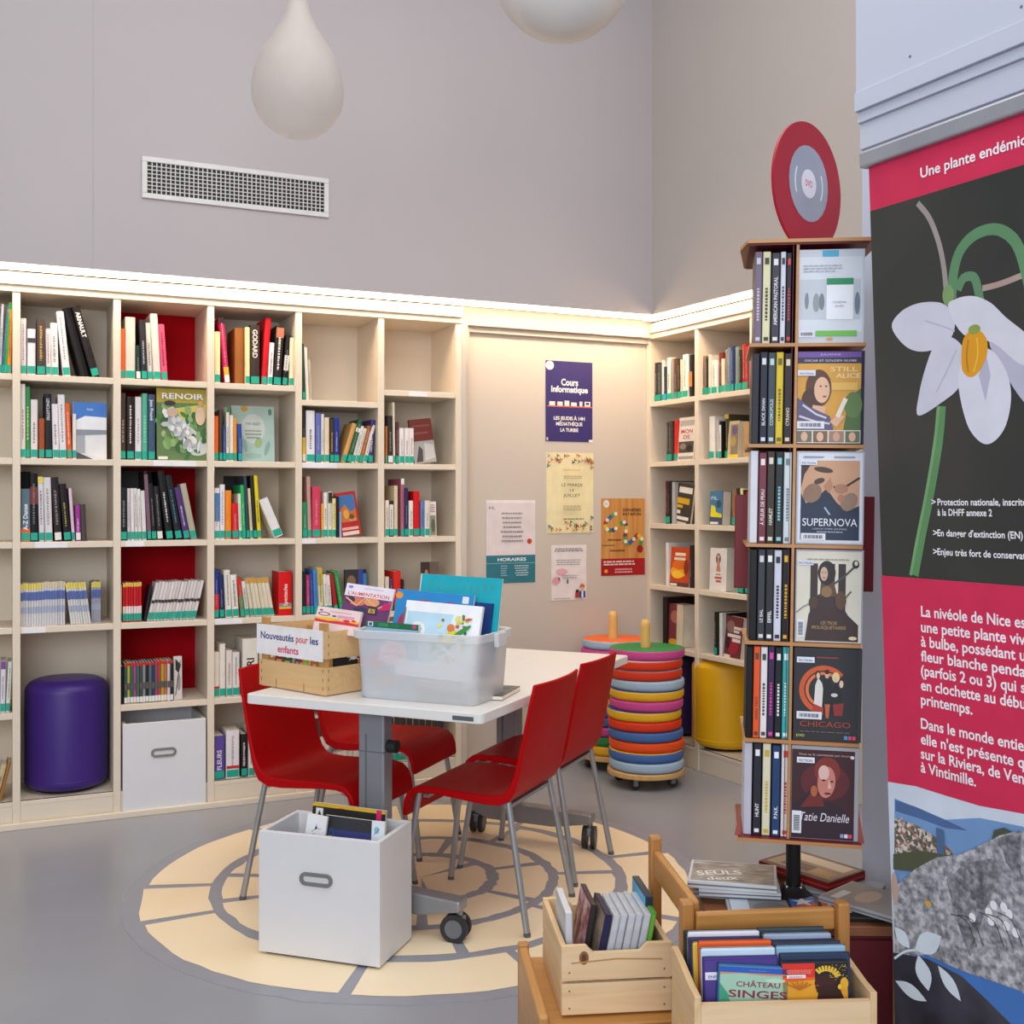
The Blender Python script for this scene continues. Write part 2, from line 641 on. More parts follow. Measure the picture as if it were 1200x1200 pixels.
def bookcase(F, xs, shelves, red, label, plinth_split=True):
    root = thing('bookcase', label, 'bookcase', F.M)
    for x in xs:
        MB().box(x - UT / 2, 0, 0, x + UT / 2, DEP, TOPZ).build('upright', SHELF, root, bevel=0.0015, seg=1)
    for i in range(len(xs) - 1):
        a, b_ = xs[i] + UT / 2, xs[i + 1] - UT / 2
        for z in shelves[i]:
            MB().box(a, 0.004, z - ST / 2, b_, DEP - 0.012, z + ST / 2).build('shelf', SHELF, root, bevel=0.0015, seg=1)
        o = MB().box(a - 0.01, DEP - 0.012, BASE - 0.02, b_ + 0.01, DEP, TOPZ).build('back_panel', mat('#a80614', 0.6, spec=0.06, var=0.03) if i in red else SHELF, root)
        if i in red:
            o['label'] = 'dark red back panel'
        MB().box(a, 0.006, 0.0, b_, 0.024, BASE).box(a, 0.004, BASE - 0.02, b_, DEP - 0.012, BASE).build('plinth', SHELF, root, bevel=0.0015, seg=1)
    MB().box(xs[0] - UT / 2, -0.006, TOPZ, xs[-1] + UT / 2, DEP, TOPZ + 0.03).box(xs[0] - UT / 2, -0.02, TOPZ + 0.03, xs[-1] + UT / 2, DEP, TOPZ + 0.085).build('top_board', SHELF, root, bevel=0.003)
    return root


LX = [-1.9, -1.478, -1.056, -0.634, -0.213, 0.209, 0.631, 1.053]
full = ROWZ
case_l = bookcase(FL, LX, [full, full, full[:4], full, full, [1.938] + full[1:], full], {3}, 'long white bookcase full of books along the back wall')
RXs = [0.02, 0.471, 0.922, 1.372]
RROWZ = [2.008, 1.663, 1.312, 0.963, 0.622]
RZS = {'long bookcase': ROWZ, 'corner bookcase': RROWZ}
case_r = bookcase(FR, RXs, [RROWZ] * 3, set(), 'short white bookcase in the corner behind the disc tower')
# paper strips on a few shelf edges
for F, root, px, py, n in ((FL, case_l, 205, 546, 46), (FL, case_l, 375, 548, 40), (FL, case_l, 490, 464, 22), (FL, case_l, 60, 640, 34), (FL, case_l, 158, 640, 20), (FL, case_l, 40, 738, 24), (FL, case_l, 268, 730, 30), (FL, case_l, 360, 636, 20)):
    x, z = F.hit(px, py, 0.003)
    zz = min(ROWZ + [1.938], key=lambda q: abs(q - z))
    wd = n * F.pxm(px, py) * 1.05
    MB().box(x - wd / 2, 0.0028, zz - 0.013, x + wd / 2, 0.0042, zz + 0.011).build('shelf_strip', '#e9e7ea', root)

ROWN = ['top row', 'second row', 'third row', 'fourth row', 'fifth row', 'bottom row']
LCOL = {1: 'leftmost column', 2: 'second column', 3: 'third column', 4: 'fourth column', 5: 'fifth column', 6: 'sixth column'}


# ------------------------------------------------------------------ books
def make_book(M, th, h, d, c, lean, tcol=None, title=None, tsize=None, sticker=True, bands=(), name='book', low=0.006, rev=False, page_front=False):
    """spine towards -y at the frame's y=0; leaning about its lower corner"""
    x0 = 0.0 if lean <= 0 else -th
    o = MB()
    bw = min(0.0022, th * 0.16)
    bulge = min(0.004, th * 0.16)
    out = [(0, d), (0, 0.0015), (th * 0.12, -bulge * 0.45), (th * 0.5, -bulge), (th * 0.88, -bulge * 0.45), (th, 0.0015), (th, d)]
    inn = [(th - bw, d), (th - bw, 0.003), (bw, 0.003), (bw, d)]
    poly = [(a + x0, b) for a, b in out + inn]
    n = len(poly)
    vs = [(a, b, 0) for a, b in poly] + [(a, b, h) for a, b in poly]
    fs = [(i, (i + 1) % n, (i + 1) % n + n, i + n) for i in range(n)]
    q = [(0, 1, 9, 10), (1, 2, 3, 4, 5, 8, 9), (5, 6, 7, 8)]
    fs += [tuple(i + n for i in f) for f in q] + [tuple(reversed(f)) for f in q]
    o.add(vs, fs)
    b = o.build(name, c if not isinstance(c, str) else mat(c, 0.5, spec=0.2), None)
    b.matrix_basis = M @ RY(lean)
    MB().box(x0 + bw, 0.003, 0.003, x0 + th - bw, d - 0.004, h - 0.003).build('page_block', PAGES, b)
    sh = []
    m = 0.06 * th
    for z0, z1, cc in bands:
        sh.append(('r', x0 + 0.03 * th, h * z0, x0 + 0.97 * th, h * z1, cc))
    if tcol:
        if title:
            sz = tsize or min(th * 0.62, 0.03)
            L = text_geo(title, 0.02)[2] * sz
            L = min(L, h * 0.72)
            if rev:
                sh.append(('t', x0 + th * 0.5 - sz * 0.35, h * 0.92, sz, title, tcol, {'a': 'l', 'rot': -math.pi / 2, 'w': L, 'b': 0.02}))
            else:
                sh.append(('t', x0 + th * 0.5 + sz * 0.35, h * 0.22, sz, title, tcol, {'a': 'l', 'rot': math.pi / 2, 'w': L, 'b': 0.02}))
        else:
            r = random.Random(int(h * 1e5) + int(th * 1e6))
            z = h * 0.26
            top = h * r.uniform(0.6, 0.9)
            wd = min(th * r.uniform(0.2, 0.36), 0.011)
            while z < top:
                l = h * r.uniform(0.012, 0.035)
                sh.append(('r', x0 + th * 0.5 - wd / 2, z, x0 + th * 0.5 + wd * r.uniform(0.2, 0.5), z + l, tcol))
                z += l + h * r.uniform(0.006, 0.02)
    if sh:
        art(b, sh, -bulge - 0.0006, 'spine_print')
    if sticker:
        k = min(0.034, h * 0.2)
        MB().box(x0 + m, -bulge - 0.0012, low, x0 + th - m, -bulge + 0.0008, low + k).build('spine_label', TEAL if sticker is True else sticker, b)
    return b


def face_book(M, W, h, th, c, tilt, shapes, label, group, name='book', yaw=0.0, lean=0.0, spine=None):
    """book standing with its front cover towards -y, leaning back; shapes in 0..1"""
    b = MB().box(0, 0, 0, W, 0.0025, h).box(0, th - 0.0025, 0, W, th, h).box(-0.001, 0, 0, 0.0025, th, h).build(name, mat(c, 0.45, spec=0.25), None)
    b.matrix_basis = M @ RZ(yaw) @ RX(-tilt) @ RY(lean)
    MB().box(0.0025, 0.0025, 0.002, W - 0.003, th - 0.0025, h - 0.002).build('page_block', PAGES if spine is None else spine, b)
    art(b, shapes, -0.0006, 'cover_print', sx=W, sz=h)
    return tag(b, label, 'book', group)


LIGHT, DARK = '#f0ece6', '#38322f'


def lum(c):
    r, g, b = [int(c[i:i + 2], 16) for i in (1, 3, 5)]
    return 0.3 * r + 0.6 * g + 0.1 * b


def fill(F, case, row, col, colname, books, yl=0.035, zover=None, zshelf=None):
    """one compartment: books given by where their spines stand in the photograph"""
    rz = zshelf if zshelf is not None else ((RZS[case][row - 1] + ST / 2) if row <= 5 else BASE)
    grp = 'books in the %s, %s of the %s' % (ROWN[row - 1], colname, case)
    n = 0
    prev = None
    XS = LX if case == 'long bookcase' else RXs

    def cell(x):
        k = min(max(sum(1 for q_ in XS if q_ < x) - 1, 0), len(XS) - 2)
        return XS[k] + UT / 2, XS[k + 1] - UT / 2
    r = random.Random(row * 31 + col * 7 + len(case))
    for bk in books:
        a, b, h, c = bk[:4]
        o = bk[4] if len(bk) > 4 else {}
        py = HZ + (CAMZ - rz) * FPX / ((F.M @ Vector((0, yl, 0))).y + 0.0)
        # the row's height in the picture at this place
        for _ in range(3):
            xm, _z = F.hit((a + b) / 2, py, yl)
            Yd = (F.M @ Vector((xm, yl, rz))).y
            py = HZ + (CAMZ - rz) * FPX / Yd
        xa = F.hit(a, py, yl)[0]
        xb = F.hit(b, py, yl)[0]
        k = Yd / FPX
        hh = h * k
        le = math.atan2(o.get('l', 0) * 1.05, h)
        th = (xb - xa) * 0.965 * math.cos(le)
        y_ = yl + r.uniform(-0.006, 0.006) + o.get('y', 0)
        d = o.get('d', min(max(hh * 0.72, 0.12), 0.22) + r.uniform(-0.01, 0.01))
        d = min(d, DEP - 0.02 - y_)
        wdh = th / math.cos(le)
        lo, hi = cell(xa + wdh / 2)
        tn = math.tan(le)
        if prev is not None and abs(prev[4] - y_) < 0.04:
            pl, pw, pt, ph = prev[:4]
            zt = min(hh * math.cos(le), ph)
            gap = min(xa - (pl + pw), xa + zt * tn - (pl + pw + zt * pt))
            if gap < 0.0004:
                # rest on the neighbour: first stand steeper, then step aside
                if tn < pt:
                    tn = min(pt, max(tn, (pl + pw + zt * pt - max(xa, pl + pw)) / zt + 0.001))
                gap = min(xa - (pl + pw), xa + zt * tn - (pl + pw + zt * pt))
                if gap < 0.0004:
                    xa += 0.0004 - gap
        if xa + hh * tn < lo + 0.0005:
            tn = max(tn, min(0.0, (lo + 0.0005 - xa) / hh)) if xa > lo else tn
            xa = max(xa, lo + 0.0005 - min(0, hh * tn))
        over = max(xa + wdh, xa + wdh + hh * tn) - (hi - 0.0005)
        if over > 0:
            if tn > 0:
                tn = max(0.0, tn - over / hh)
            over = max(xa + wdh, xa + wdh + hh * tn) - (hi - 0.0005)
            if over > 0:
                th -= min(over * 0.95, th * 0.6)
        le = math.atan(tn)
        wdh = th / math.cos(le)
        prev = (xa, wdh, tn, hh * math.cos(le), y_)
        px_ = xa if le <= 0 else xa + wdh
        M = F.M @ T(px_, y_, rz + 0.0005)
        t = o.get('t', True)
        tc = o.get('tc') or blend(c, DARK if lum(c) > 120 else '#d8d2c8', 0.5)
        bk_o = make_book(M, th, hh, d, c, le, tc if t else None, t if isinstance(t, str) else None, o.get('ts'), o.get('s', True), o.get('bands', ()), rev=o.get('rev', False))
        nm = cname(c)
        size = 'thick ' if th > 0.036 else ('slim ' if th < 0.016 else ('tall ' if hh > 0.29 else ('small ' if hh < 0.19 else '')))
        ln = ' leaning left' if le < -0.1 else (' leaning right' if le > 0.1 else '')
        look = o.get('look')
        base = (look if look else size + nm + ' book') + ln
        lab = '%s, %s from left, %s, %s of %s' % (base, ORD[n], ROWN[row - 1], colname, case)
        if len(lab.split()) > 16:
            lab = '%s, %s from left, %s, %s of %s' % (base.replace(ln, ''), ORD[n], ROWN[row - 1], colname, case)
        if len(lab.split()) > 16:
            lab = '%s, %s, %s of %s' % (base, ROWN[row - 1], colname, case)
        tag(bk_o, lab, 'book', grp)
        n += 1


def run(x0, x1, n, h, cols, o=None, jit=1.5, seed=1):
    """n alike books side by side between two places in the photograph"""
    r = random.Random(seed)
    out = []
    for i in range(n):
        a = x0 + (x1 - x0) * i / n
        b = x0 + (x1 - x0) * (i + 1) / n
        q = dict(o or {})
        out.append((a, b, h + r.uniform(-jit, jit), cols[i % len(cols)], q))
    return out


BC = 'long bookcase'


def L(row, col, books, **k):
    fill(FL, BC, row, col, LCOL[col], books, **k)
L(1, 1, [(-20, -13, 88, '#2a2a33'), (-13, -7, 90, '#4a3a5a'), (-7, -2, 84, '#6a5a7e'), (-2, 1.5, 82, '#b9c2cc', {'l': 3}), (1.5, 4, 80, '#3d6f9a', {'l': 6}), (4, 8, 84, '#2f9a4a', {'l': 8, 't': False}), (8, 13, 76, '#e08a2c', {'l': 9})])
L(1, 2, [(24, 31, 66, '#cfccd2'), (32, 42, 54, '#ece6e6', {'bands': [(0.7, 0.8, '#3a3038')], 't': False}), (43, 53.5, 66, '#4a403c', {'tc': '#c9a24a', 'ts': 0.016, 'look': 'dark brown book with gold lettering'}),
         (54, 60, 55, '#e6d6d8', {'l': -1.5}), (60.5, 69, 62, '#eeeae8', {'l': -4}), (74, 83, 76, '#ebe4e6', {'l': -10}), (95, 107, 82, '#1c1718', {'l': -33, 't': False, 's': False, 'y': 0.02, 'd': 0.24}), (108, 118.5, 84, '#231d1e', {'l': -36, 't': 'ARNAULT', 'tc': '#f4f0ea', 'ts': 0.026, 'look': 'big black book with white lettering', 'd': 0.24, 'rev': True})])
L(1, 3, [(141.5, 146.5, 59, '#e0602a', {'t': False}), (147, 159, 73, '#d9d3c3', {'t': False}), (159.5, 165, 40, '#20382e', {'s': '#e8e6e0', 'l': -2}), (165.5, 173, 70, '#2e2b31', {'l': -5, 'tc': '#b8b8c0'}),
         (173.5, 179.5, 67, '#d5ccc4', {'l': -6}), (180, 189, 78, '#dcd2c8', {'l': -9, 't': False}), (189.5, 197, 66, '#e5587a', {'l': -7, 'tc': '#8a1a3a'})])
L(1, 4, [(251, 258, 60, '#e8dca6', {'t': False}), (263.5, 270, 77, '#c81e56', {'l': -8, 'bands': [(0.07, 0.25, '#f0b030'), (0.9, 1, '#2a1a20')], 'look': 'pink and yellow book', 's': '#efe8e0'}), (276, 287, 66, '#9c5f2c', {'t': False, 'y': 0.02, 's': False}),
         (287.5, 293, 67, '#ead9a4', {'t': False}), (293.5, 304.5, 70, '#3b312d', {'t': 'GODARD', 'tc': '#e4ddd2', 'ts': 0.032, 'look': 'dark brown book with white lettering', 'rev': True}), (306, 313, 79, '#c3141f', {'l': 5, 't': False}),
         (313.5, 319, 50, '#eeeaea'), (320, 329.5, 70, '#2b2423', {'l': 4, 'tc': '#e8dcd6', 'bands': [(0.8, 0.97, '#b06a50')], 'look': 'black book with a face on its spine'}), (330.5, 336.5, 60, '#201d1e', {'l': 5, 'bands': [(0.3, 0.6, '#d8d2cc')]}), (339, 345.5, 57, '#eadfbe', {'l': 1.5, 't': False})])
L(1, 5, [(354.5, 358, 66, '#26433a', {'l': -2, 't': False}), (358.5, 362, 62, '#e4dcd0', {'l': -3, 's': False, 't': False}), (362.5, 366, 48, '#b4a898', {'l': -2, 's': False, 't': False})], zshelf=1.938 + ST / 2)
L(2, 2, [(23.5, 29.5, 87, '#dedad6'), (30, 35.5, 84, '#3f8f4e', {'tc': '#d0dc8a'}), (36, 44.5, 69, '#e9dfdc'), (45.5, 52.5, 47, '#a65230', {'t': False}), (53, 61.5, 76, '#28262a', {'l': -3, 'tc': '#cfd0d6', 't': 'LENCLOITRE', 'ts': 0.017, 'rev': True, 'look': 'black book with silver lettering'}),
         (62, 69.5, 64, '#e8e0e4', {'l': -4}), (70, 78.5, 75, '#e6e2e4', {'l': -6}), (79, 84.5, 65, '#e2642e', {'l': -6, 'tc': '#f0d8c8'}), (85, 89.5, 53, '#e9e3dd', {'t': False})])
L(2, 3, [(141, 147.5, 78, '#4a3c33', {'tc': '#a8968a'}), (148.5, 157.5, 74, '#2f2422', {'tc': '#e0d6cc'}), (158.5, 166, 74, '#e8dfe0', {'tc': '#b0a0a4'}), (166.5, 173, 78, '#5ab394', {'tc': '#8ad0b4'}), (173.5, 182, 77, '#42566f', {'t': 'Jean Prouvé', 'tc': '#e4e8ec', 'ts': 0.02, 'look': 'slate blue book with white lettering', 'rev': True})])
L(2, 4, [(250.5, 256.5, 53, '#ee6a24', {'t': False}), (257, 261, 60, '#4a4034', {'t': False}), (261.2, 264.5, 42, '#2e3f86'), (265, 269, 64, '#dcd9cc', {'bands': [(0.9, 1, '#2f7a44')]}), (269.4, 273.5, 54, '#ece0cc', {'t': False}), (273.8, 278, 50, '#e89a3a', {'t': False}), (279, 284, 44, '#2f4a9a', {'l': -2})])
L(2, 5, [(354.5, 358.5, 65, '#2e2a20', {'bands': [(0.1, 0.45, '#e0b81e')], 's': '#e8e4dc'}), (359, 369.5, 61, '#e9e4e6'), (370, 376, 58, '#6a74b8'), (376.4, 380, 57, '#e4e0dc'), (380.4, 386, 53, '#ecd6b8', {'t': False}), (386.4, 391, 51, '#4a3a28', {'tc': '#c89a40'}), (391.4, 398, 53, '#2c3a94', {'tc': '#a0a8d8'}),
         (399, 405, 48, '#d9a25e', {'l': 14, 't': False}), (405.4, 411, 52, '#2f5e3f', {'l': 13, 'bands': [(0.72, 0.82, '#efe9de')]}), (411.4, 415, 45, '#ece6da', {'l': 11}), (415.4, 419.5, 42, '#e6e0d4', {'l': 10}), (420, 425, 45, '#b5652e', {'l': 9}), (425.4, 430, 46, '#e2dccf', {'l': 8}), (431, 437, 51, '#43386e', {'l': 5, 'tc': '#c8c0d8'})])
L(2, 6, [(451.5, 454, 44, '#b56a2c', {'t': False}), (454.4, 460.5, 56, '#352e30', {'l': -2, 's': '#e6e2dc'}), (460.8, 463.4, 72, '#ddd2bc', {'l': -1, 't': False}), (463.8, 467.5, 49, '#5a3036'), (467.8, 473.6, 42, '#ebe2e0', {'tc': '#b8a8a4'}), (474, 479, 42, '#ece4e1', {'tc': '#b8a8a4'}), (479.4, 485, 42, '#ebe2df', {'tc': '#b8a8a4'})])
L(3, 2, [(22.5, 34, 62, '#5d7382', {'bands': [(0.0, 0.25, '#d8622c')], 't': 'A-Z Danse', 'tc': '#e8ecec', 'ts': 0.026, 'look': 'slate and orange book with white lettering', 'rev': False, 'l': -0.5}), (35.5, 45, 80, '#1d1a1e', {'l': -2, 'bands': [(0.55, 0.8, '#7a2a22')]}), (46, 52.5, 76, '#e0d8dc', {'l': -7, 'bands': [(0.9, 1, '#e6d24a')]}), (53, 62, 75, '#dcd8d8', {'l': -9, 'tc': '#a89aa0'}),
         (64, 73, 75, '#2c2528', {'l': -10, 'tc': '#8a7c7c', 's': '#e6e2dc'}), (75, 84, 67, '#221f20', {'l': -6, 'tc': '#b6a24e'}), (84.5, 88.5, 62, '#e4c6d2', {'l': -4, 't': False}), (89, 95, 42, '#a03a98', {'l': -1, 'tc': '#e8cfe4', 's': '#e6e2dc'}), (95.5, 102, 43, '#4c4442', {'l': -3, 's': False, 't': False})])
L(3, 3, [(141, 149, 62, '#1f2430'), (149.4, 153, 61, '#e2d2d6', {'l': -1}), (153.4, 157.5, 61, '#e6e0de', {'l': -2, 't': False}), (158, 162, 61, '#dedad6', {'l': -3}), (162.4, 166.5, 60, '#e8e2e0', {'l': -4}), (167, 172, 58, '#e2dcd8', {'l': -5, 't': False}), (172.8, 177.5, 81, '#2a2024', {'l': -9, 'bands': [(0.1, 0.95, '#7a5666')], 't': False}),
         (178, 184, 66, '#211e20', {'l': -7}), (184.6, 191.5, 63, '#2a2628', {'l': -8, 's': '#e6e2dc'}), (195, 203.5, 81, '#1e1c1e', {'l': -13, 'tc': '#d8d8d8'}), (206, 214.5, 76, '#23262a', {'l': -14, 'tc': '#3a8a90'}), (216, 223.5, 62, '#553a72', {'l': -11, 'tc': '#d0c8dc'}), (224, 231.5, 66, '#b4aa96', {'l': -13, 't': False})])
L(3, 4, [(251, 257.5, 60, '#dfe2e8', {'bands': [(0.35, 0.9, '#4a78b0')]}), (258, 264, 64, '#e8e4e6', {'tc': '#9a9aa4'}), (264.4, 271.5, 57, '#f28a22', {'t': False}), (272, 279.5, 42, '#d62026', {'l': -2}), (280, 283.5, 53, '#e2e6da', {'l': -3}), (284, 288.5, 63, '#2fae62', {'l': -7, 'tc': '#8adab0'}), (289, 293, 73, '#3a4450', {'l': -5, 't': False}), (293.4, 296.5, 59, '#d8d2a6', {'l': -4}), (297, 301.5, 74, '#2a2824', {'l': -4, 't': False}), (302, 306.5, 74, '#e8d01e', {'l': -5, 'tc': '#3a3a20'}), (322, 334, 48, '#e6e2e2', {'l': -19, 't': False, 'd': 0.15})])
L(3, 5, [(354.5, 360.5, 42, '#2f8a60', {'l': -0.5}), (361, 365.5, 72, '#c39a90', {'l': -1.5, 't': False}), (366, 376, 60, '#d4425e'), (376.5, 379, 40, '#e8b04a', {'t': False}), (379.4, 384, 53, '#ebe4d8'), (384.4, 389, 54, '#e6e0d2', {'bands': [(0.75, 0.98, '#2a2622')]}), (389.4, 393.5, 46, '#ecdf9a'), (394, 397.5, 48, '#1f1d1f', {'s': False, 't': False}), (398, 400.5, 30, '#8fb0d6', {'s': False, 't': False})])
L(3, 6, [(451.5, 456, 43, '#e8ded2'), (456.4, 461.5, 42, '#3a2a2e', {'bands': [(0.2, 0.9, '#e2dcd4')]}), (462, 466.5, 60, '#dbcaa8', {'t': False}), (469.5, 473.5, 68, '#b0687a', {'bands': [(0.9, 1, '#e8e8e4')]}), (474, 478.5, 57, '#33315e'), (479, 484, 42, '#ebe5da'), (484.6, 492, 53, '#d4181e', {'t': False}), (492.6, 497, 41, '#6a84b4'), (497.4, 503, 42, '#e2dad6')])
yb = [(0.86, 1.0, '#e3cf5a'), (0.6, 0.8, '#5668a8'), (0.3, 0.45, '#a6aec4')]
yb2 = [(0.88, 1.0, '#dcc8a4'), (0.6, 0.8, '#5668a8'), (0.3, 0.45, '#a6aec4')]
wk = 'slim white and blue book'
L(4, 2, run(22.5, 47.5, 8, 50, ['#d6d4d6'], {'bands': yb, 't': False, 's': False, 'look': wk}, 0.6) + run(47.5, 75, 9, 51, ['#d2d0d4'], {'bands': yb2, 't': False, 's': False, 'look': wk}, 0.6)
  + run(83, 107, 8, 49, ['#d8d6d4'], {'bands': yb, 't': False, 's': False, 'l': -9, 'look': wk}, 0.6) + run(108, 119, 5, 48, ['#a8a8b8'], {'bands': yb, 't': False, 's': False, 'y': 0.05, 'look': wk}, 0.6))
L(4, 3, [(141, 143, 44, '#c9b48a', {'t': False})] + run(144, 166, 7, 46, ['#cc1f26', '#d02a2c', '#b81c26'], {'bands': [(0.9, 1, '#e0c050'), (0.2, 0.4, '#e8d8d4')], 't': False, 'look': 'slim red and yellow book'}, 0.5)
  + [(168, 171, 42, '#2a2026', {'l': 7, 't': False, 's': False})] + run(172, 229, 15, 46, ['#ddd4d2', '#d2c8c6', '#e2dad8'], {'bands': [(0.46, 0.54, '#3a3030')], 'l': 10, 't': False, 'look': 'slim white comic book'}, 0.8))
L(4, 4, [(250.5, 256.5, 57, '#2b3d8e', {'bands': [(0.1, 0.5, '#cc2026')], 'look': 'blue and red book'}), (257.5, 263.5, 50, '#2a3160', {'l': -6}), (264.5, 272, 56, '#e4ded6', {'l': -8}), (273, 281, 50, '#ebe6dc', {'l': -10}), (282, 287, 46, '#c8342c', {'l': -8, 'bands': [(0.0, 0.55, '#3a8a52')]}), (288, 293, 42, '#dfe2d4', {'l': -9})]
  + run(294, 322, 6, 45, ['#d9cdb4', '#ddd2be', '#e0d4bc'], {'l': -10, 't': False, 'bands': [(0.88, 1, '#d09a3a')], 'look': 'slim cream book'}, 0.6) + [(326.5, 342.5, 51, '#d6161a', {'t': 'Spectacles', 'ts': 0.026, 'tc': '#f2d8d4', 's': False, 'bands': [(0.2, 0.28, '#8a8a90'), (0.15, 0.2, '#e0b83a')], 'look': 'thick red book with white lettering'})])
L(4, 5, [(354, 358.5, 50, '#22242e', {'t': False}), (359, 364, 46, '#b03468', {'l': -2}), (364.5, 368, 48, '#3a4a9a', {'l': -2}), (368.4, 373.5, 52, '#4a8ad0', {'l': -4}), (374, 380, 54, '#e2d6a0', {'l': -4, 'bands': [(0.62, 1, '#c8a832')]}), (380.6, 385, 46, '#e8e2dc', {'l': -5}), (385.6, 390, 45, '#e4ddd4', {'l': -6}), (392, 397, 46, '#a3262c', {'l': -9, 't': False}), (398.5, 403.5, 49, '#2a9a48', {'l': -11})])
L(4, 6, [(451.5, 456.5, 40, '#e4d6c4', {'t': False}), (457, 461, 38, '#5e3a62'), (462, 471, 46, '#da2a22', {'l': -5, 't': False}), (471.6, 475, 36, '#2a2426', {'l': -5})])
L(5, 1, [(-12, -6, 58, '#c8c4cc'), (-5.5, -0.5, 62, '#7a5a8a'), (0, 6, 60, '#e0dce4', {'l': 1, 'bands': [(0.85, 1, '#7a4a9a')]}), (6.5, 11.5, 59, '#dfe4d8', {'l': 3})])
L(6, 1, [(-10, -3, 44, '#c8b490', {'l': 10}), (-2.5, 2, 45, '#a8763c', {'l': 10, 't': False, 's': False})])
mg = ['#2f5a5c', '#c8b42e', '#2c6a62', '#b04a7a', '#3a6a66', '#4a4a48', '#8a8e8c', '#2a2a2c', '#5a6a70', '#3a3a60', '#7a5a66', '#c03a3a', '#a8a23a', '#d06a4a', '#c8c4c0', '#2a2628']
L(5, 3, [(142, 145, 44, '#241f20', {'t': False, 's': False})] + run(145.5, 203, 16, 47, mg, {'bands': [(0.93, 1, '#c8242a'), (0.02, 0.16, '#e6e2de'), (0.34, 0.5, '#5a5452')], 't': False, 's': False, 'look': 'slim manga with a red topped spine'}, 0.4))
L(5, 4, [(249.5, 257, 53, '#e2dad0', {'t': False, 'bands': [(0.19, 0.24, '#c02a2a')]}), (257.5, 264.5, 62, '#e6dfd4', {'t': False}), (265, 272, 54, '#e0d8d0'), (272.5, 281, 51, '#e2dad6', {'tc': '#8a8488'}), (284.5, 303, 66, '#e4ddd2', {'t': 'PERRI', 'tc': '#2a2626', 'ts': 0.05, 'look': 'thick white book with black lettering', 's': False}), (304, 312, 60, '#d9d0c4'), (313, 320, 56, '#e0d8cc'), (321, 330, 61, '#d4ccc2')])
L(6, 4, [(250.5, 263.5, 51, '#5d4a96', {'t': 'FLEURS', 'tc': '#e0d8ec', 'bands': [(0.12, 0.18, '#c8242a')], 'look': 'thick purple book'}), (265, 281, 56, '#e6dfe2', {'tc': '#b0a8ac', 'bands': [(0.2, 0.26, '#c8242a')]}), (282.5, 290, 50, '#242022', {'tc': '#d8c8c8'}), (291, 297.5, 56, '#e2dad2'), (298, 306, 52, '#d8d0c8'), (307, 316, 58, '#c8c0b8'), (317, 326, 50, '#e0d6ca')])
sb = [(0.62, 0.95, '#3a3432'), (0.3, 0.36, '#9a8f88')]
L(6, 5, run(356, 440, 13, 62, ['#ddd4c8', '#e4dcd2', '#d6ccc2'], {'bands': sb, 't': False, 'l': -2, 'look': 'white book with a black banded spine'}, 2))
L(6, 6, run(454, 520, 9, 56, ['#d8cec2', '#cfc6bc', '#e0d8cc'], {'bands': sb, 't': False, 'look': 'pale book with a dark banded spine'}, 2))

# books standing with their covers to the front
def facebook(F, case, row, x0, x1, ptop, th, c, tilt, shapes, label, grp, yl=0.05, yaw=0.0, lean=0.0, zshelf=None, spine=None):
    rz = zshelf if zshelf is not None else ((RZS[case][row - 1] + ST / 2) if row <= 5 else BASE)
    xa, zt = F.hit(x0, ptop, yl)
    xb, _ = F.hit(x1, ptop, yl)
    h = (zt - rz) / math.cos(tilt)
    face_book(F.M @ T(xa, yl, rz + 0.001 + (th * math.sin(tilt) * 0)), xb - xa, h, th, c, tilt, shapes, label, grp, yaw=yaw, lean=lean, spine=spine)


def LF(*a, **k):
    facebook(FL, BC, *a, **k)


G = 'books shown cover first on the long bookcase'
LF(2, 86, 125, 471, 0.028, '#e8e4e2', 0.05, [('r', 0, 0, 1, 1, '#dcdcdc'), ('p', [(0, 0.62), (0, 1), (1, 1), (1, 0.7), (0.4, 0.74)], '#3f78c4'), ('p', [(0, 0.66), (0.35, 0.76), (1, 0.74), (1, 0.52), (0.1, 0.5)], '#e9e9ea'), ('r', 0, 0.42, 1, 0.52, '#8a9098'), ('p', [(0.35, 0.42), (1, 0.44), (1, 0.0), (0.45, 0.08)], '#e2e0e0'), ('r', 0, 0.1, 0.35, 0.42, '#a3a6aa'), ('p', [(0, 0), (0, 0.15), (0.6, 0)], '#4a4a50'), ('t', 0.5, 0.86, 0.06, 'Aalto', '#d8e2f0', {'w': 0.2})],
   'architecture book with blue sky and white building on its cover', G)
rp = random.Random(5)
ren = [('r', 0, 0, 1, 1, '#5f7a48'), ('r', 0, 0.8, 1, 1, '#b7a23a'), ('p', [(0.35, 0.72), (1, 0.8), (1, 0.6), (0.5, 0.55)], '#d2c25a')]
for i in range(46):
    ren.append(('e', rp.uniform(0.02, 0.98), rp.uniform(0.03, 0.75), rp.uniform(0.03, 0.09), rp.uniform(0.02, 0.06), rp.choice(['#4a7a3a', '#6e9a52', '#8aa86a', '#3a6030', '#a9b07a', '#2f6a3c']), rp.uniform(0, 3)))
for i in range(40):
    t = rp.random()
    ren.append(('e', 0.2 + 0.62 * t + rp.uniform(-0.1, 0.1), 0.6 - 0.42 * t + rp.uniform(-0.1, 0.1), rp.uniform(0.03, 0.09), rp.uniform(0.02, 0.05), rp.choice(['#d9dad8', '#c3c6c8', '#b4b4b0', '#e4e0d8', '#9aa0a2']), rp.uniform(0, 3)))
ren.insert(3, ('c', [(0.16, 0.6), (0.3, 0.66), (0.5, 0.58), (0.75, 0.42), (0.98, 0.24), (0.95, 0.1), (0.7, 0.08), (0.5, 0.25), (0.25, 0.4)], '#c6c9c8'))
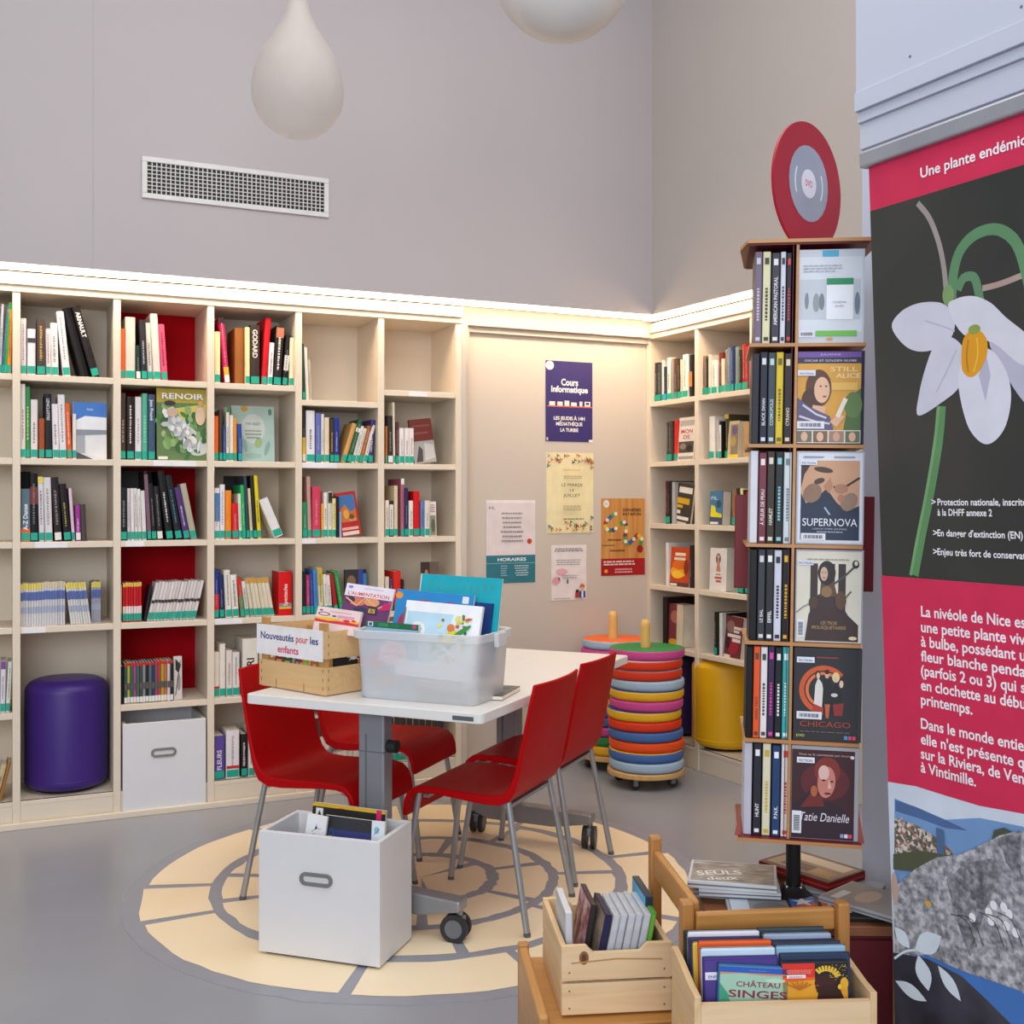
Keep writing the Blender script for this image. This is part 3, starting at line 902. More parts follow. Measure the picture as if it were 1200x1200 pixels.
ren += [('e', 0.3, 0.66, 0.11, 0.06, '#c9a890'), ('e', 0.25, 0.79, 0.11, 0.035, '#3a2a28'), ('e', 0.85, 0.62, 0.1, 0.13, '#d8b89a'), ('e', 0.86, 0.79, 0.05, 0.04, '#c89a6a'), ('t', 0.1, 0.85, 0.11, 'RENOIR', '#ecebe6', {'a': 'l', 'w': 0.82, 'b': 0.015}), ('r', 0.02, 0.01, 0.2, 0.05, '#e4e2dc')]
LF(2, 184, 243.5, 454, 0.012, '#5d6a44', 0.06, ren, 'large art book with a green and white painted cover', G, yl=0.03)
LF(2, 272, 322, 475, 0.012, '#b9cfc4', 0.07, [('r', 0, 0, 1, 1, '#b9d2c6'), ('e', 0.5, 0.6, 0.28, 0.26, '#d8dfd4'), ('t', 0.5, 0.66, 0.07, 'THE ABBEY', '#5a6a62', {'w': 0.36}), ('e', 0.3, 0.95, 0.08, 0.05, '#d8a03a'), ('e', 0.9, 0.9, 0.04, 0.06, '#6a8a7c'), ('e', 0.62, 0.35, 0.1, 0.08, '#a8c284', 0.8), ('e', 0.3, 0.3, 0.06, 0.12, '#9abcb0', 0.3), ('e', 0.82, 0.25, 0.05, 0.14, '#8fb5aa', -0.4), ('e', 0.5, 0.12, 0.2, 0.05, '#a5c4b6')] + bars(0.3, 0.7, 0.55, 3, 0.02, 0.06, '#8a9a90', 3, align='c'),
   'pale mint green book with a round title patch on its cover', G, yl=0.17)
LF(2, 486, 512, 492, 0.016, '#6b2a26', 0.08, [('r', 0, 0, 1, 1, '#6e2822'), ('r', 0, 0, 1, 0.5, '#a8a4a0'), ('p', [(0.1, 0.03), (0.3, 0.4), (0.45, 0.3), (0.4, 0.03)], '#4a4648'), ('r', 0.1, 0.83, 0.9, 0.86, '#8a4a3e'), ('r', 0.1, 0.66, 0.8, 0.7, '#8a4a3e'), ('p', [(0.5, 0.05), (0.55, 0.45), (0.95, 0.4), (0.95, 0.1)], '#c8c4be')],
   'dark red and grey book shown cover first, second row, sixth column', G, lean=-0.12)
LF(3, 400, 424, 578, 0.02, '#b01a1c', 0.1, [('r', 0, 0, 1, 1, '#b81c1e'), ('r', 0.12, 0.32, 0.9, 0.93, '#3f6fa8'), ('p', [(0.12, 0.32), (0.12, 0.6), (0.4, 0.72), (0.6, 0.55), (0.9, 0.6), (0.9, 0.32)], '#c8702a'), ('e', 0.4, 0.5, 0.14, 0.1, '#e0a04a'), ('e', 0.65, 0.42, 0.12, 0.07, '#6a4a2a'), ('t', 0.68, 0.34, 0.06, 'VALLEY', '#f2d6b0', {'w': 0.36}), ('r', 0.1, 0.14, 0.9, 0.2, '#e8b0a0'), ('r', 0.1, 0.02, 0.9, 0.1, '#d8d2c8')],
   'red guide book with a blue and orange photo on its cover', G, lean=-0.13)
LF(3, 504, 511.5, 588, 0.012, '#d8d4cc', 0.05, [('r', 0, 0, 1, 1, '#e2ddd8'), ('r', 0.05, 0.02, 0.9, 0.6, '#8a9070'), ('e', 0.5, 0.3, 0.3, 0.2, '#5a5a48')] + bars(0.1, 0.9, 0.88, 4, 0.03, 0.06, '#b06a6a', 2), 'small book with a white and green cover, third row, sixth column', G)
LF(4, 404.5, 430, 668, 0.014, '#28304a', 0.05, [('r', 0, 0, 1, 1, '#2a2e48'), ('r', 0, 0.4, 0.6, 0.97, '#3a3230'), ('e', 0.3, 0.7, 0.2, 0.16, '#8a6a50'), ('r', 0.62, 0, 0.82, 1, '#3a4a9a'), ('r', 0.84, 0, 1, 0.9, '#3a86c8'), ('t', 0.72, 0.2, 0.1, 'ville', '#e8e8f0', {'rot': 1.57, 'a': 'l'})], 'dark blue book with a photo cover behind the children books', G, yl=0.12)
LF(4, 495.5, 515, 659, 0.02, '#5a4840', 0.05, [('r', 0, 0, 1, 1, '#6a564c'), ('r', 0, 0, 0.45, 1, '#3a2a26'), ('e', 0.25, 0.7, 0.13, 0.14, '#a87a66')], 'brown book with a dark portrait photo, fourth row, sixth column', G)
LF(5, 204, 213.5, 770, 0.02, '#d4cdc6', 0.06, [('r', 0, 0, 1, 1, '#d8d0ca'), ('p', [(0.2, 0.95), (0.9, 0.8), (0.6, 0.6), (0.2, 0.7)], '#2a2626'), ('e', 0.6, 0.4, 0.25, 0.2, '#9a928c'), ('s', [(0.2, 0.1), (0.5, 0.5), (0.8, 0.9)], 0.004, '#4a4444')], 'manga turned cover outwards beside the row of red topped manga', G)

for x0_, x1_, pt_, row_, lab_ in ((23, 36, 553, 3, 'tall black book standing behind the slate and orange book'), (141.5, 186, 552, 3, 'big black book standing behind the white spines, third column'), (263, 292, 558, 3, 'dark box standing behind the orange and green books')):
    LF(row_, x0_, x1_, pt_, 0.02, '#1d1b1d', 0.0, [('r', 0, 0, 1, 1, '#1f1d1f')], lab_, 'dark books standing behind others', yl=0.285)
# corner bookcase
RCOL = {1: 'left column', 2: 'right column'}
RB = 'corner bookcase'


def R(row, col, books, **k):
    fill(FR, RB, row, col, RCOL[col], books, **k)


R(1, 1, [(765, 769.5, 46, '#33302f'), (770, 773.4, 44, '#4a4a4c'), (773.8, 776.4, 48, '#e0ddd6', {'t': False}), (776.8, 780.4, 40, '#2c3440', {'s': '#2aa0d0'}), (781, 786.4, 50, '#e9e4d8'), (786.8, 789.6, 48, '#a09088'), (790, 793.6, 48, '#5a4232'), (794, 797, 47, '#33291f'), (797.4, 800, 46, '#d0c8b0'), (800.6, 807.4, 51, '#eae6da'), (808, 812, 50, '#26221f', {'bands': [(0.25, 0.6, '#d88a2a')], 's': False})])
R(1, 2, [(822.5, 826, 46, '#8a7460'), (826.4, 828.8, 44, '#2e2622'), (829.2, 832.4, 47, '#d8d0c0', {'t': False}), (832.8, 839.6, 40, '#ece8de'), (840, 845.6, 48, '#6e2422', {'y': 0.01}), (846, 850, 40, '#e0d2b6', {'t': False}), (850.4, 853.4, 50, '#9a8a78'), (853.8, 857.4, 52, '#6a7a94'), (857.8, 861, 53, '#27386a'), (861.4, 865.4, 52, '#7c8c80', {'t': False}), (865.8, 869.6, 48, '#3a2c28'), (870, 874, 54, '#b42a24'), (874.4, 877.6, 50, '#a84040')])
R(2, 1, [(780.5, 784.6, 46, '#3f3a36'), (785, 788.8, 47, '#4a4640'), (789.2, 793.6, 48, '#d8322a', {'t': False})])
R(2, 2, [(832, 838.4, 50, '#e4ded8', {'t': False}), (839.4, 841.6, 46, '#c8c0b4', {'t': False}), (842, 845, 44, '#201e1e', {'bands': [(0.2, 0.9, '#e0dcd4')]}), (846, 851, 52, '#4a4430', {'bands': [(0.9, 1, '#b8a030')], 'y': 0.02}), (870, 877, 42, '#c09a68', {'t': False, 's': False})])
R(3, 1, [(779, 783, 50, '#5a1a20'), (783.4, 786.4, 50, '#2a2426'), (786.8, 790.4, 49, '#b4b0ac', {'t': False, 's': False})])
R(3, 2, [(858, 863, 42, '#9a6e48', {'t': False}), (863.4, 866.4, 44, '#3a3230'), (866.8, 870.4, 44, '#e0dca0'), (870.8, 873.4, 42, '#3a2a28'), (873.8, 877.4, 40, '#b02028', {'t': False})])
R(4, 1, [(781, 784, 50, '#e6e2de', {'t': False, 's': False}), (807.6, 811.6, 50, '#3c2a26', {'s': False})])
R(4, 2, [(863.5, 868, 52, '#1f1f20'), (868.4, 872.4, 50, '#2a3430'), (872.8, 877, 50, '#4a2a2c')])




def RF(row, *a, **k):
    facebook(FR, RB, row, *a, **k)


GR = 'books shown cover first on the corner bookcase'
RF(2, 794, 813, 490, 0.022, '#dcd6cc', 0.06, [('r', 0, 0, 1, 1, '#e2dcd2'), ('r', 0.08, 0.8, 0.95, 0.93, '#b8b0a8'), ('t', 0.5, 0.63, 0.13, 'MON', '#c8282c', {'w': 0.7, 'b': 0.02}), ('t', 0.5, 0.5, 0.13, 'DE', '#c8282c', {'w': 0.4, 'b': 0.02}), ('r', 0.04, 0.18, 0.96, 0.44, '#4a4038'), ('e', 0.3, 0.33, 0.2, 0.07, '#8a7a68'), ('e', 0.7, 0.28, 0.2, 0.07, '#1f1c1a'), ('r', 0.05, 0.03, 0.95, 0.1, '#9a948c')], 'white book with red lettering over a dark photo, corner bookcase', GR, yl=0.04)
RF(2, 852.5, 865, 494, 0.05, '#d9c9a6', 0.05, [('r', 0, 0, 1, 1, '#cbb98a'), ('r', 0.25, 0.1, 0.95, 0.9, '#8a7a66'), ('e', 0.6, 0.75, 0.25, 0.12, '#6a5a86'), ('e', 0.5, 0.45, 0.25, 0.14, '#b09a5a'), ('r', 0, 0, 1, 0.09, '#e0c82a')], 'thick cream book with a purple and yellow cover, corner bookcase', GR, yl=0.05)
RF(3, 787.5, 808, 565, 0.02, '#3a3430', 0.06, [('r', 0, 0, 1, 1, '#3b342e'), ('r', 0.2, 0.78, 0.95, 0.92, '#e6e2da'), ('r', 0.1, 0.52, 0.85, 0.66, '#d8aa20'), ('r', 0.05, 0.42, 0.5, 0.49, '#d8aa20'), ('r', 0.05, 0.28, 0.4, 0.36, '#e6e2da'), ('r', 0.05, 0.14, 0.9, 0.22, '#e6e2da'), ('r', 0.05, 0.03, 0.8, 0.09, '#c8c4bc')], 'dark book with yellow and white title blocks, corner bookcase', GR, lean=0.12, yl=0.05)
RF(3, 831.5, 846, 576, 0.06, '#3a5a7a', 0.04, [('r', 0, 0, 1, 1, '#3f78a0'), ('r', 0, 0.0, 1, 0.28, '#3c4a66'), ('p', [(0.05, 0.3), (0.1, 0.6), (0.4, 0.55), (0.5, 0.38), (0.95, 0.32), (0.95, 0.22), (0.05, 0.24)], '#e6d820'), ('e', 0.7, 0.62, 0.2, 0.12, '#2a4a6e'), ('t', 0.35, 0.75, 0.14, 'PIL', '#dfe6ea', {'w': 0.5}), ('r', 0.05, 0.02, 0.7, 0.09, '#dedcd6')], 'thick blue and yellow book, third row of the corner bookcase', GR, yl=0.04)
RF(4, 784.5, 806.5, 641, 0.03, '#b8501e', 0.06, [('r', 0, 0, 1, 1, '#c8481a'), ('e', 0.45, 0.38, 0.42, 0.16, '#f0a81e'), ('e', 0.4, 0.3, 0.3, 0.1, '#f6c83a'), ('e', 0.5, 0.55, 0.4, 0.12, '#e0701a'), ('r', 0.25, 0.78, 0.8, 0.86, '#f0e0c8'), ('r', 0.2, 0.67, 0.8, 0.74, '#f0e0c8'), ('r', 0, 0, 1, 0.1, '#5a3a30'), ('r', 0.03, 0.01, 0.4, 0.07, '#e8e4dc'), ('e', 0.85, 0.5, 0.12, 0.2, '#8a2a18')], 'orange and red fire coloured book, fourth row of the corner bookcase', GR, yl=0.04)
RF(4, 831.5, 851, 642, 0.075, '#dfdad6', 0.03, [('r', 0, 0, 1, 1, '#e4dfdc'), ('e', 0.5, 0.75, 0.15, 0.13, '#5a4a40'), ('p', [(0.38, 0.45), (0.45, 0.75), (0.55, 0.75), (0.65, 0.45)], '#c88a6e'), ('e', 0.5, 0.8, 0.07, 0.05, '#d8b09a'), ('r', 0.35, 0.37, 0.65, 0.4, '#b07a6a'), ('r', 0.3, 0.28, 0.72, 0.33, '#c0584a'), ('r', 0.38, 0.2, 0.68, 0.25, '#c0584a')], 'very thick white book with a keyhole figure on its cover', GR, yl=0.03)
R(5, 1, [(775.5, 781, 56, '#2a1c1c', {'t': False, 's': False})])
RF(5, 781.5, 800, 707, 0.09, '#d8ccb4', 0.03, [('r', 0, 0, 1, 1, '#7a3038'), ('e', 0.5, 0.7, 0.3, 0.15, '#a86a58'), ('e', 0.4, 0.1, 0.3, 0.08, '#d8a01e'), ('r', 0.6, 0, 1, 1, '#d8ccb0')], 'thick cream paged book, fifth row left, behind the cushion pegs', GR, yl=0.05)
R(5, 2, [(837.5, 841.5, 50, '#1d2220'), (842, 845.5, 50, '#dcdad6', {'t': False, 's': False}), (846, 850, 50, '#2a2020', {'y': 0.03, 's': False})])
RF(5, 848, 867, 721, 0.05, '#5a2028', 0.07, [('r', 0, 0, 1, 1, '#6a2a30'), ('e', 0.3, 0.75, 0.25, 0.15, '#8a6a60'), ('e', 0.5, 0.3, 0.35, 0.2, '#a02a3c'), ('e', 0.2, 0.4, 0.15, 0.2, '#3a1a20'), ('r', 0.5, 0.7, 0.95, 0.77, '#e0d4d0'), ('r', 0.5, 0.62, 0.85, 0.68, '#e0d4d0'), ('r', 0.15, 0.5, 0.95, 0.58, '#e8dcd8'), ('r', 0.45, 0.4, 0.95, 0.48, '#e8dcd8'), ('r', 0.02, 0.0, 0.4, 0.07, '#dedad4')], 'thick dark red book with white title words, fifth row of the corner bookcase', GR, yl=0.04, lean=0.05)
# ------------------------------------------------------------------ stools and drawer box in the bookcases
def stool(F, px0, px1, yl, z, h, c, name, label):
    x0 = F.hit(px0, 860, yl)[0]
    x1 = F.hit(px1, 860, yl)[0]
    r = min((x1 - x0) / 2, 0.19)
    v = thing('round_stool', label, 'stool', F.M @ T((x0 + x1) / 2, yl, z), None)
    rd = 0.075
    p = [(0, h)]
    p += [(r - rd + rd * math.sin(a), h - rd * 0.72 + rd * 0.72 * math.cos(a)) for a in [math.pi / 2 * i / 8 for i in range(1, 9)]]
    p = [(0, h), (r * 0.3, h - 0.001)] + [(r - rd + rd * math.sin(math.pi / 2 * i / 8), h - 0.004 - rd * 0.72 * (1 - math.cos(math.pi / 2 * i / 8))) for i in range(9)]
    p += [(r, 0.05)] + [(r - 0.03 * (1 - math.cos(math.pi / 2 * i / 5)), 0.05 - 0.035 * math.sin(math.pi / 2 * i / 5)) for i in range(1, 6)]
    p += [(0, 0.015)]
    MB().lathe(p, 56).build('vinyl_cover', mat(c, 0.42, spec=0.5, var=0.05, scale=3), v, True)
    MB().lathe([(r - 0.045, 0.0), (r - 0.04, 0.018), (0, 0.018)], 40).build('base', '#1f1c20', v, True)
    MB().lathe([(r + 0.0005, 0.052), (r + 0.002, 0.055), (r + 0.0005, 0.058)], 56).build('seam', mat(c, 0.5), v, True)
    return v


stool(FL, 28.5, 126.5, 0.20, BASE, 0.515, '#3b1f78', 'purple', 'round purple vinyl stool in the second column of the long bookcase')
stool(FR, 818, 889, 0.185, BASE, 0.488, '#e8b010', 'yellow', 'round yellow vinyl stool in the bottom of the corner bookcase')
stool(FR, 769, 826, 0.20, BASE, 0.485, '#2c1a60', 'navy', 'round dark purple stool in the corner bookcase behind the cushions')


def grip(parent, cx, cz, w_, h_, y):
    """steel ringed hand slot on the face y"""
    n = 10
    mb = MB()

    def ring(ww, hh):
        r = hh / 2
        pts = [(cx + ww / 2 - r + r * math.cos(a), cz + r * math.sin(a)) for a in [-math.pi / 2 + math.pi * i / n for i in range(n + 1)]]
        pts += [(cx - ww / 2 + r + r * math.cos(a), cz + r * math.sin(a)) for a in [math.pi / 2 + math.pi * i / n for i in range(n + 1)]]
        return pts
    o, i_ = ring(w_, h_), ring(w_ * 0.80, h_ * 0.46)
    m = len(o)
    vs = [(x, y - 0.006, z) for x, z in o] + [(x, y - 0.006, z) for x, z in i_] + [(x, y, z) for x, z in o] + [(x, y + 0.001, z) for x, z in i_]
    fs = []
    for k in range(m):
        j = (k + 1) % m
        fs += [(k, j, j + m, k + m), (k, k + 2 * m, j + 2 * m, j), (k + m, j + m, j + 3 * m, k + 3 * m)]
    fs.append(tuple(3 * m + k for k in range(m)))
    ms = [0] * (len(fs) - 1) + [1]
    n0 = len(mb.m)
    mb.add(vs, fs)
    mb.m[n0:] = ms
    return mb.build('hand_slot', [mat('#8c8a88', 0.4, 0.5), '#3d3936'], parent)  # slot is closed by a face, its shaded inside painted dark


def white_box(M, W, D, H, label, inside=True):
    v = thing('storage_box', label, 'storage box', M)
    t = 0.016
    mw = mat('#dcdbde', 0.4, var=0.01)
    mb = MB().box(0, 0, 0.01, W, t, H).box(0, D - t, 0.01, W, D, H).box(0, t, 0.01, t, D - t, H).box(W - t, t, 0.01, W, D - t, H).box(t, t, 0.01, W - t, D - t, 0.03)
    mb.build('body', mw, v, bevel=0.002)
    grip(v, W * 0.485, H * 0.655, 0.115, 0.042, 0.0)
    MB().box(0.02, 0.012, 0, W - 0.02, D - 0.012, 0.012).build('base_runner', '#3a3634', v)
    return v


x0 = FL.hit(143.5, 940, -0.006)[0]
x1 = FL.hit(243.5, 935, -0.006)[0]
white_box(FL.M @ T(LX[3] + UT / 2 + 0.008, -0.008, 0.012), LX[4] - LX[3] - UT - 0.016, 0.36, 0.415, 'white drawer box with a steel hand slot pushed into the long bookcase')
# the free standing box
A = math.atan2(-0.130, 0.404)
BXM = T(-0.812, 3.575, 0) @ RZ(A)
white_box(BXM, 0.424, 0.252, 0.397, 'white box on wheels standing on the floor in front of the table')
FB = Frame(BXM)


def slab_book(M, W, h, th, c, label, shapes=(), cat='book', group=None, name='picture_book', side=None, y=-0.0006):
    b = MB().box(0, 0, 0, W, th, h).build(name, mat(c, 0.35, spec=0.5), None)
    b.matrix_basis = M
    MB().box(0.002, 0.0022, -0.0004, W + 0.0004, th - 0.0022, h + 0.0004).build('page_block', side or PAGES, b)
    if shapes:
        art(b, shapes, y, 'cover_print', sx=W, sz=h)
    return tag(b, label, cat, group)


G = 'books in the free standing white box'
for (pa, pb, pt, yl, hh, th, c, le, tl, lab, shp) in (
        (367, 452, 940, 0.185, 0.31, 0.014, '#1d1b1e', 0.03, 0.10, 'black book with a yellow top band in the white box',
         [('r', 0, 0, 1, 1, '#1f1d20'), ('r', 0, 0.965, 1, 1, '#d8ac1e'), ('r', 0.88, 0.86, 0.95, 1, '#d81e66'), ('r', 0.05, 0.85, 0.15, 0.95, '#e6e6e6'), ('p', [(0.07, 0.87), (0.1, 0.93), (0.13, 0.87)], '#3a3a3a'), ('e', 0.4, 0.965, 0.05, 0.006, '#8a1a1a')]),
        (381, 452, 955, 0.135, 0.29, 0.012, '#35363c', 0.03, 0.12, 'grey book with a violet night scene in the white box',
         [('r', 0, 0, 1, 1, '#39407e'), ('r', 0, 0.86, 1, 1, '#35363c'), ('s', [(0.05, 0.7), (0.12, 0.88), (0.2, 0.74)], 0.002, '#3a9a90'), ('e', 0.6, 0.7, 0.2, 0.06, '#5a6ad0'), ('e', 0.4, 0.75, 0.12, 0.04, '#4a3a8a'), ('e', 0.12, 0.76, 0.04, 0.03, '#e08a3a')]),
        (361, 384, 953, 0.09, 0.27, 0.010, '#e9e9ec', 0.10, 0.10, 'white book with a small line drawing in the white box',
         [('r', 0, 0, 1, 1, '#ececf0'), ('e', 0.5, 0.85, 0.05, 0.02, '#2a2a30'), ('s', [(0.3, 0.8), (0.45, 0.83), (0.5, 0.9), (0.62, 0.84), (0.75, 0.85)], 0.0016, '#3a3a44'), ('s', [(0.2, 0.75), (0.4, 0.78), (0.7, 0.76)], 0.0016, '#8a8a94'), ('e', 0.85, 0.74, 0.06, 0.02, '#e0863a')]),
        (436, 451, 962, 0.105, 0.28, 0.010, '#dfe6ec', 0.0, 0.10, 'pale blue and white book at the right end of the white box',
         [('r', 0, 0, 1, 1, '#e4eaf0'), ('e', 0.4, 0.9, 0.2, 0.04, '#8ac0d8'), ('s', [(0.2, 0.85), (0.6, 0.92)], 0.002, '#3a6a8a')])):
    xa, zt = FB.hit(pa, pt, yl)
    slab_book(FB.M @ T(xa, yl, zt) @ RY(le) @ RX(-tl) @ T(0, 0, -hh), FB.hit(pb, pt, yl)[0] - xa, hh, th, c, lab, shp, 'book', G)

# ------------------------------------------------------------------ table
TA = math.atan2(-0.408, 0.913)
FT = Frame(T(-0.211, 4.381, 0) @ RZ(TA))
TZ = 0.78
tb = thing('table', 'white rectangular table on grey castor legs over the painted circle', 'table', FT.M)
TW, TL = 0.917, 1.48
mb = MB()
r = 0.02
poly = []
for cx_, cy_, a0 in ((TW / 2 - r, -TL / 2 + r, -90), (TW / 2 - r, TL / 2 - r, 0), (-TW / 2 + r, TL / 2 - r, 90), (-TW / 2 + r, -TL / 2 + r, 180)):
    poly += [(cx_ + r * math.cos(math.radians(a0 + 18 * i)), cy_ + r * math.sin(math.radians(a0 + 18 * i))) for i in range(6)]
mb.prismz(poly, TZ - 0.034, TZ)
mb.build('tabletop', mat('#e3e1df', 0.35, var=0.01), tb, bevel=0.003)
STEEL = mat('#97989c', 0.38, 0.55, var=0.04)
GREY = mat('#8f9197', 0.42, 0.35, var=0.03)
for ys, hwl, hw in ((-0.625, 0.335, 0.335), (0.49, 0.17, 0.385)):
    mb = MB().box(-0.05, ys - 0.03, 0.13, 0.05, ys + 0.03, TZ - 0.05)
    lg = mb.build('leg_column', GREY, tb, bevel=0.006)
    MB().box(-0.0505, ys - 0.0315, 0.60, 0.0505, ys + 0.0315, 0.604).box(-0.022, ys - 0.033, 0.14, -0.018, ys + 0.031, TZ - 0.12).build('column_seam', '#6a6c70', lg)
    MB().box(-0.30, ys - 0.04, TZ - 0.05, 0.30, ys + 0.04, TZ - 0.034).build('support_plate', GREY, tb, bevel=0.003)
    if ys < 0:
        k = MB().tube((0.05, ys, TZ - 0.16), (0.085, ys, TZ - 0.16), 0.022, n=16).build('clamp_knob', '#222326', tb, True)
    foot = MB()
    n = 8
    for sgn in (-1, 1):
        hs = hw if sgn > 0 else hwl
        pts = [(0.0, 0.075), (hs * 0.55, 0.075), (hs * 0.75, 0.088), (hs, 0.105), (hs, 0.14), (0, 0.155)]
        foot.prism([(sgn * a, b) for a, b in (pts if sgn > 0 else pts[::-1])], ys - 0.032, ys + 0.032)
    ft = foot.build('foot', STEEL, tb, bevel=0.006)
    for sgn in (-1, 1):
        hs = hw if sgn > 0 else hwl
        cxx = sgn * (hs - 0.015)
        turn = T(cxx, ys, 0) @ RZ(math.radians(100 if ys > 0 else (8 if sgn > 0 else -20)))
        ck = MB().tube((0, 0, 0.085), (0, 0, 0.13), 0.012, n=12).box(-0.02, -0.016, 0.05, 0.02, 0.016, 0.085).build('castor_fork', STEEL, ft, bevel=0.004)
        ck.matrix_basis = turn
        for dy in (-0.026, 0.010):
            wv = MB()
            wv.tube((-sgn * 0.012, dy, 0.047), (-sgn * 0.012, dy + 0.016, 0.047), 0.047, n=28, mi=0)
            wv.tube((-sgn * 0.012, dy - 0.002, 0.047), (-sgn * 0.012, dy + 0.018, 0.047), 0.03, n=24, mi=1)
            wv.build('castor_wheel', ['#2b2c30', '#6c6e74'], ft, True).matrix_basis = turn
MB().box(TW / 2 - 0.105, -TL / 2 - 0.0012, TZ - 0.026, TW / 2 - 0.03, -TL / 2 + 0.0005, TZ - 0.012).build('maker_plate', '#5a5c60', tb)

# ------------------------------------------------------------------ chairs
CH = mat('#b2030a', 0.45, spec=0.12, var=0.03, scale=3)


def make_chair():
    v = thing('chair', 'x', 'chair', Matrix.Identity(4))
    # centre line of the shell from the top of the back to the front edge, with thickness
    cl = [(-0.288, 0.840, .011), (-0.272, 0.76, .012), (-0.256, 0.68, .013), (-0.240, 0.60, .015), (-0.224, 0.53, .019), (-0.209, 0.485, .026), (-0.188, 0.455, .034), (-0.155, 0.442, .036), (-0.10, 0.440, .033),
          (-0.02, 0.444, .028), (0.07, 0.450, .024), (0.13, 0.450, .022), (0.165, 0.443, .021), (0.187, 0.425, .020), (0.198, 0.398, .019), (0.203, 0.365, .017), (0.206, 0.350, .014)]
    ny = 11
    hw = 0.207
    top, bot = [], []
    for i, (x, z, t) in enumerate(cl):
        a = Vector(cl[max(i - 1, 0)][:2])
        b = Vector(cl[min(i + 1, len(cl) - 1)][:2])
        d = (b - a).normalized()
        nn = Vector((-d.y, d.x))          # towards the sitter
        bk = max(0.0, min(1.0, (z - 0.5) / 0.3)) if x < -0.2 else 0.0
        ra, rb = [], []
        for j in range(ny):
            u = -1 + 2 * j / (ny - 1)
            ww = hw * (1 - 0.03 * (1 if i in (0, len(cl) - 1) else 0))
            dx = -0.022 * bk * (1 - u * u)
            dz = -0.006 * (1 - u * u) if (-0.17 < x < 0.1) else 0.0
            p = Vector((x + dx, z + dz))
            q = p + nn * t / 2
            s_ = p - nn * t / 2
            ra.append((q.x, u * ww, q.y))
            rb.append((s_.x, u * ww, s_.y))
        top.append(ra)
        bot.append(rb)
    vs = [p for r_ in top for p in r_] + [p for r_ in bot for p in r_]
    m = len(cl)
    N = m * ny
    fs = []
    for i in range(m - 1):
        for j in range(ny - 1):
            k = i * ny + j
            fs.append((k, k + 1, k + ny + 1, k + ny))
            fs.append((N + k, N + k + ny, N + k + ny + 1, N + k + 1))
        for j in (0, ny - 1):
            k = i * ny + j
            fs.append((k, k + ny, N + k + ny, N + k) if j == 0 else (k, N + k, N + k + ny, k + ny))
    for j in range(ny - 1):
        fs.append((j, N + j, N + j + 1, j + 1))
        k = (m - 1) * ny + j
        fs.append((k, k + 1, N + k + 1, N + k))
    sh = MB().add(vs, fs).build('seat_shell', CH, v, True)
    b = sh.modifiers.new('bevel', 'BEVEL')
    b.width, b.segments, b.limit_method = 0.004, 2, 'ANGLE'
    b.angle_limit = math.radians(50)
    LEG = mat('#a3a4a8', 0.35, 0.6, var=0.03)
    for sx, sy in ((-1, -1), (-1, 1), (1, -1), (1, 1)):
        tp = (-0.183, sy * 0.180, 0.442) if sx < 0 else (0.165, sy * 0.165, 0.436)
        ft = (-0.2665, sy * 0.208, 0.004) if sx < 0 else (0.2265, sy * 0.195, 0.004)
        lg = MB().tube(tp, ft, 0.0105, 0.0115, n=14).build('leg', LEG, v, True)
        d = (Vector(tp) - Vector(ft)).normalized()
        MB().tube(Vector(ft) - Vector((0, 0, 0.004)), Vector(ft) + d * 0.012, 0.012, n=14).build('foot_cap', '#58595c', lg, True)
    MB().box(-0.19, -0.18, 0.412, -0.17, 0.18, 0.424).box(0.13, -0.165, 0.412, 0.15, 0.165, 0.424).build('under_frame', LEG, v)
    return v


c0 = make_chair()
CG = 'red chairs around the table'
for i, (x, y, a, lab) in enumerate(((0.2465, -0.297, math.pi, 'red moulded chair at the right of the table, nearest the wooden crates'),
                                    (-0.3075, -0.397, 0.0, 'red moulded chair at the front left of the table behind the white box'),
                                    (0.2175, 0.226, math.pi, 'red moulded chair at the right of the table, nearest the cushion stacks'),
                                    (-0.43, 0.22, math.radians(3), 'red moulded chair at the far left of the table, mostly hidden'))):
    c = c0 if i == 0 else copy_tree(c0)
    c.matrix_basis = FT.M @ T(x, y, 0) @ RZ(a)
    tag(c, lab, 'chair', CG)

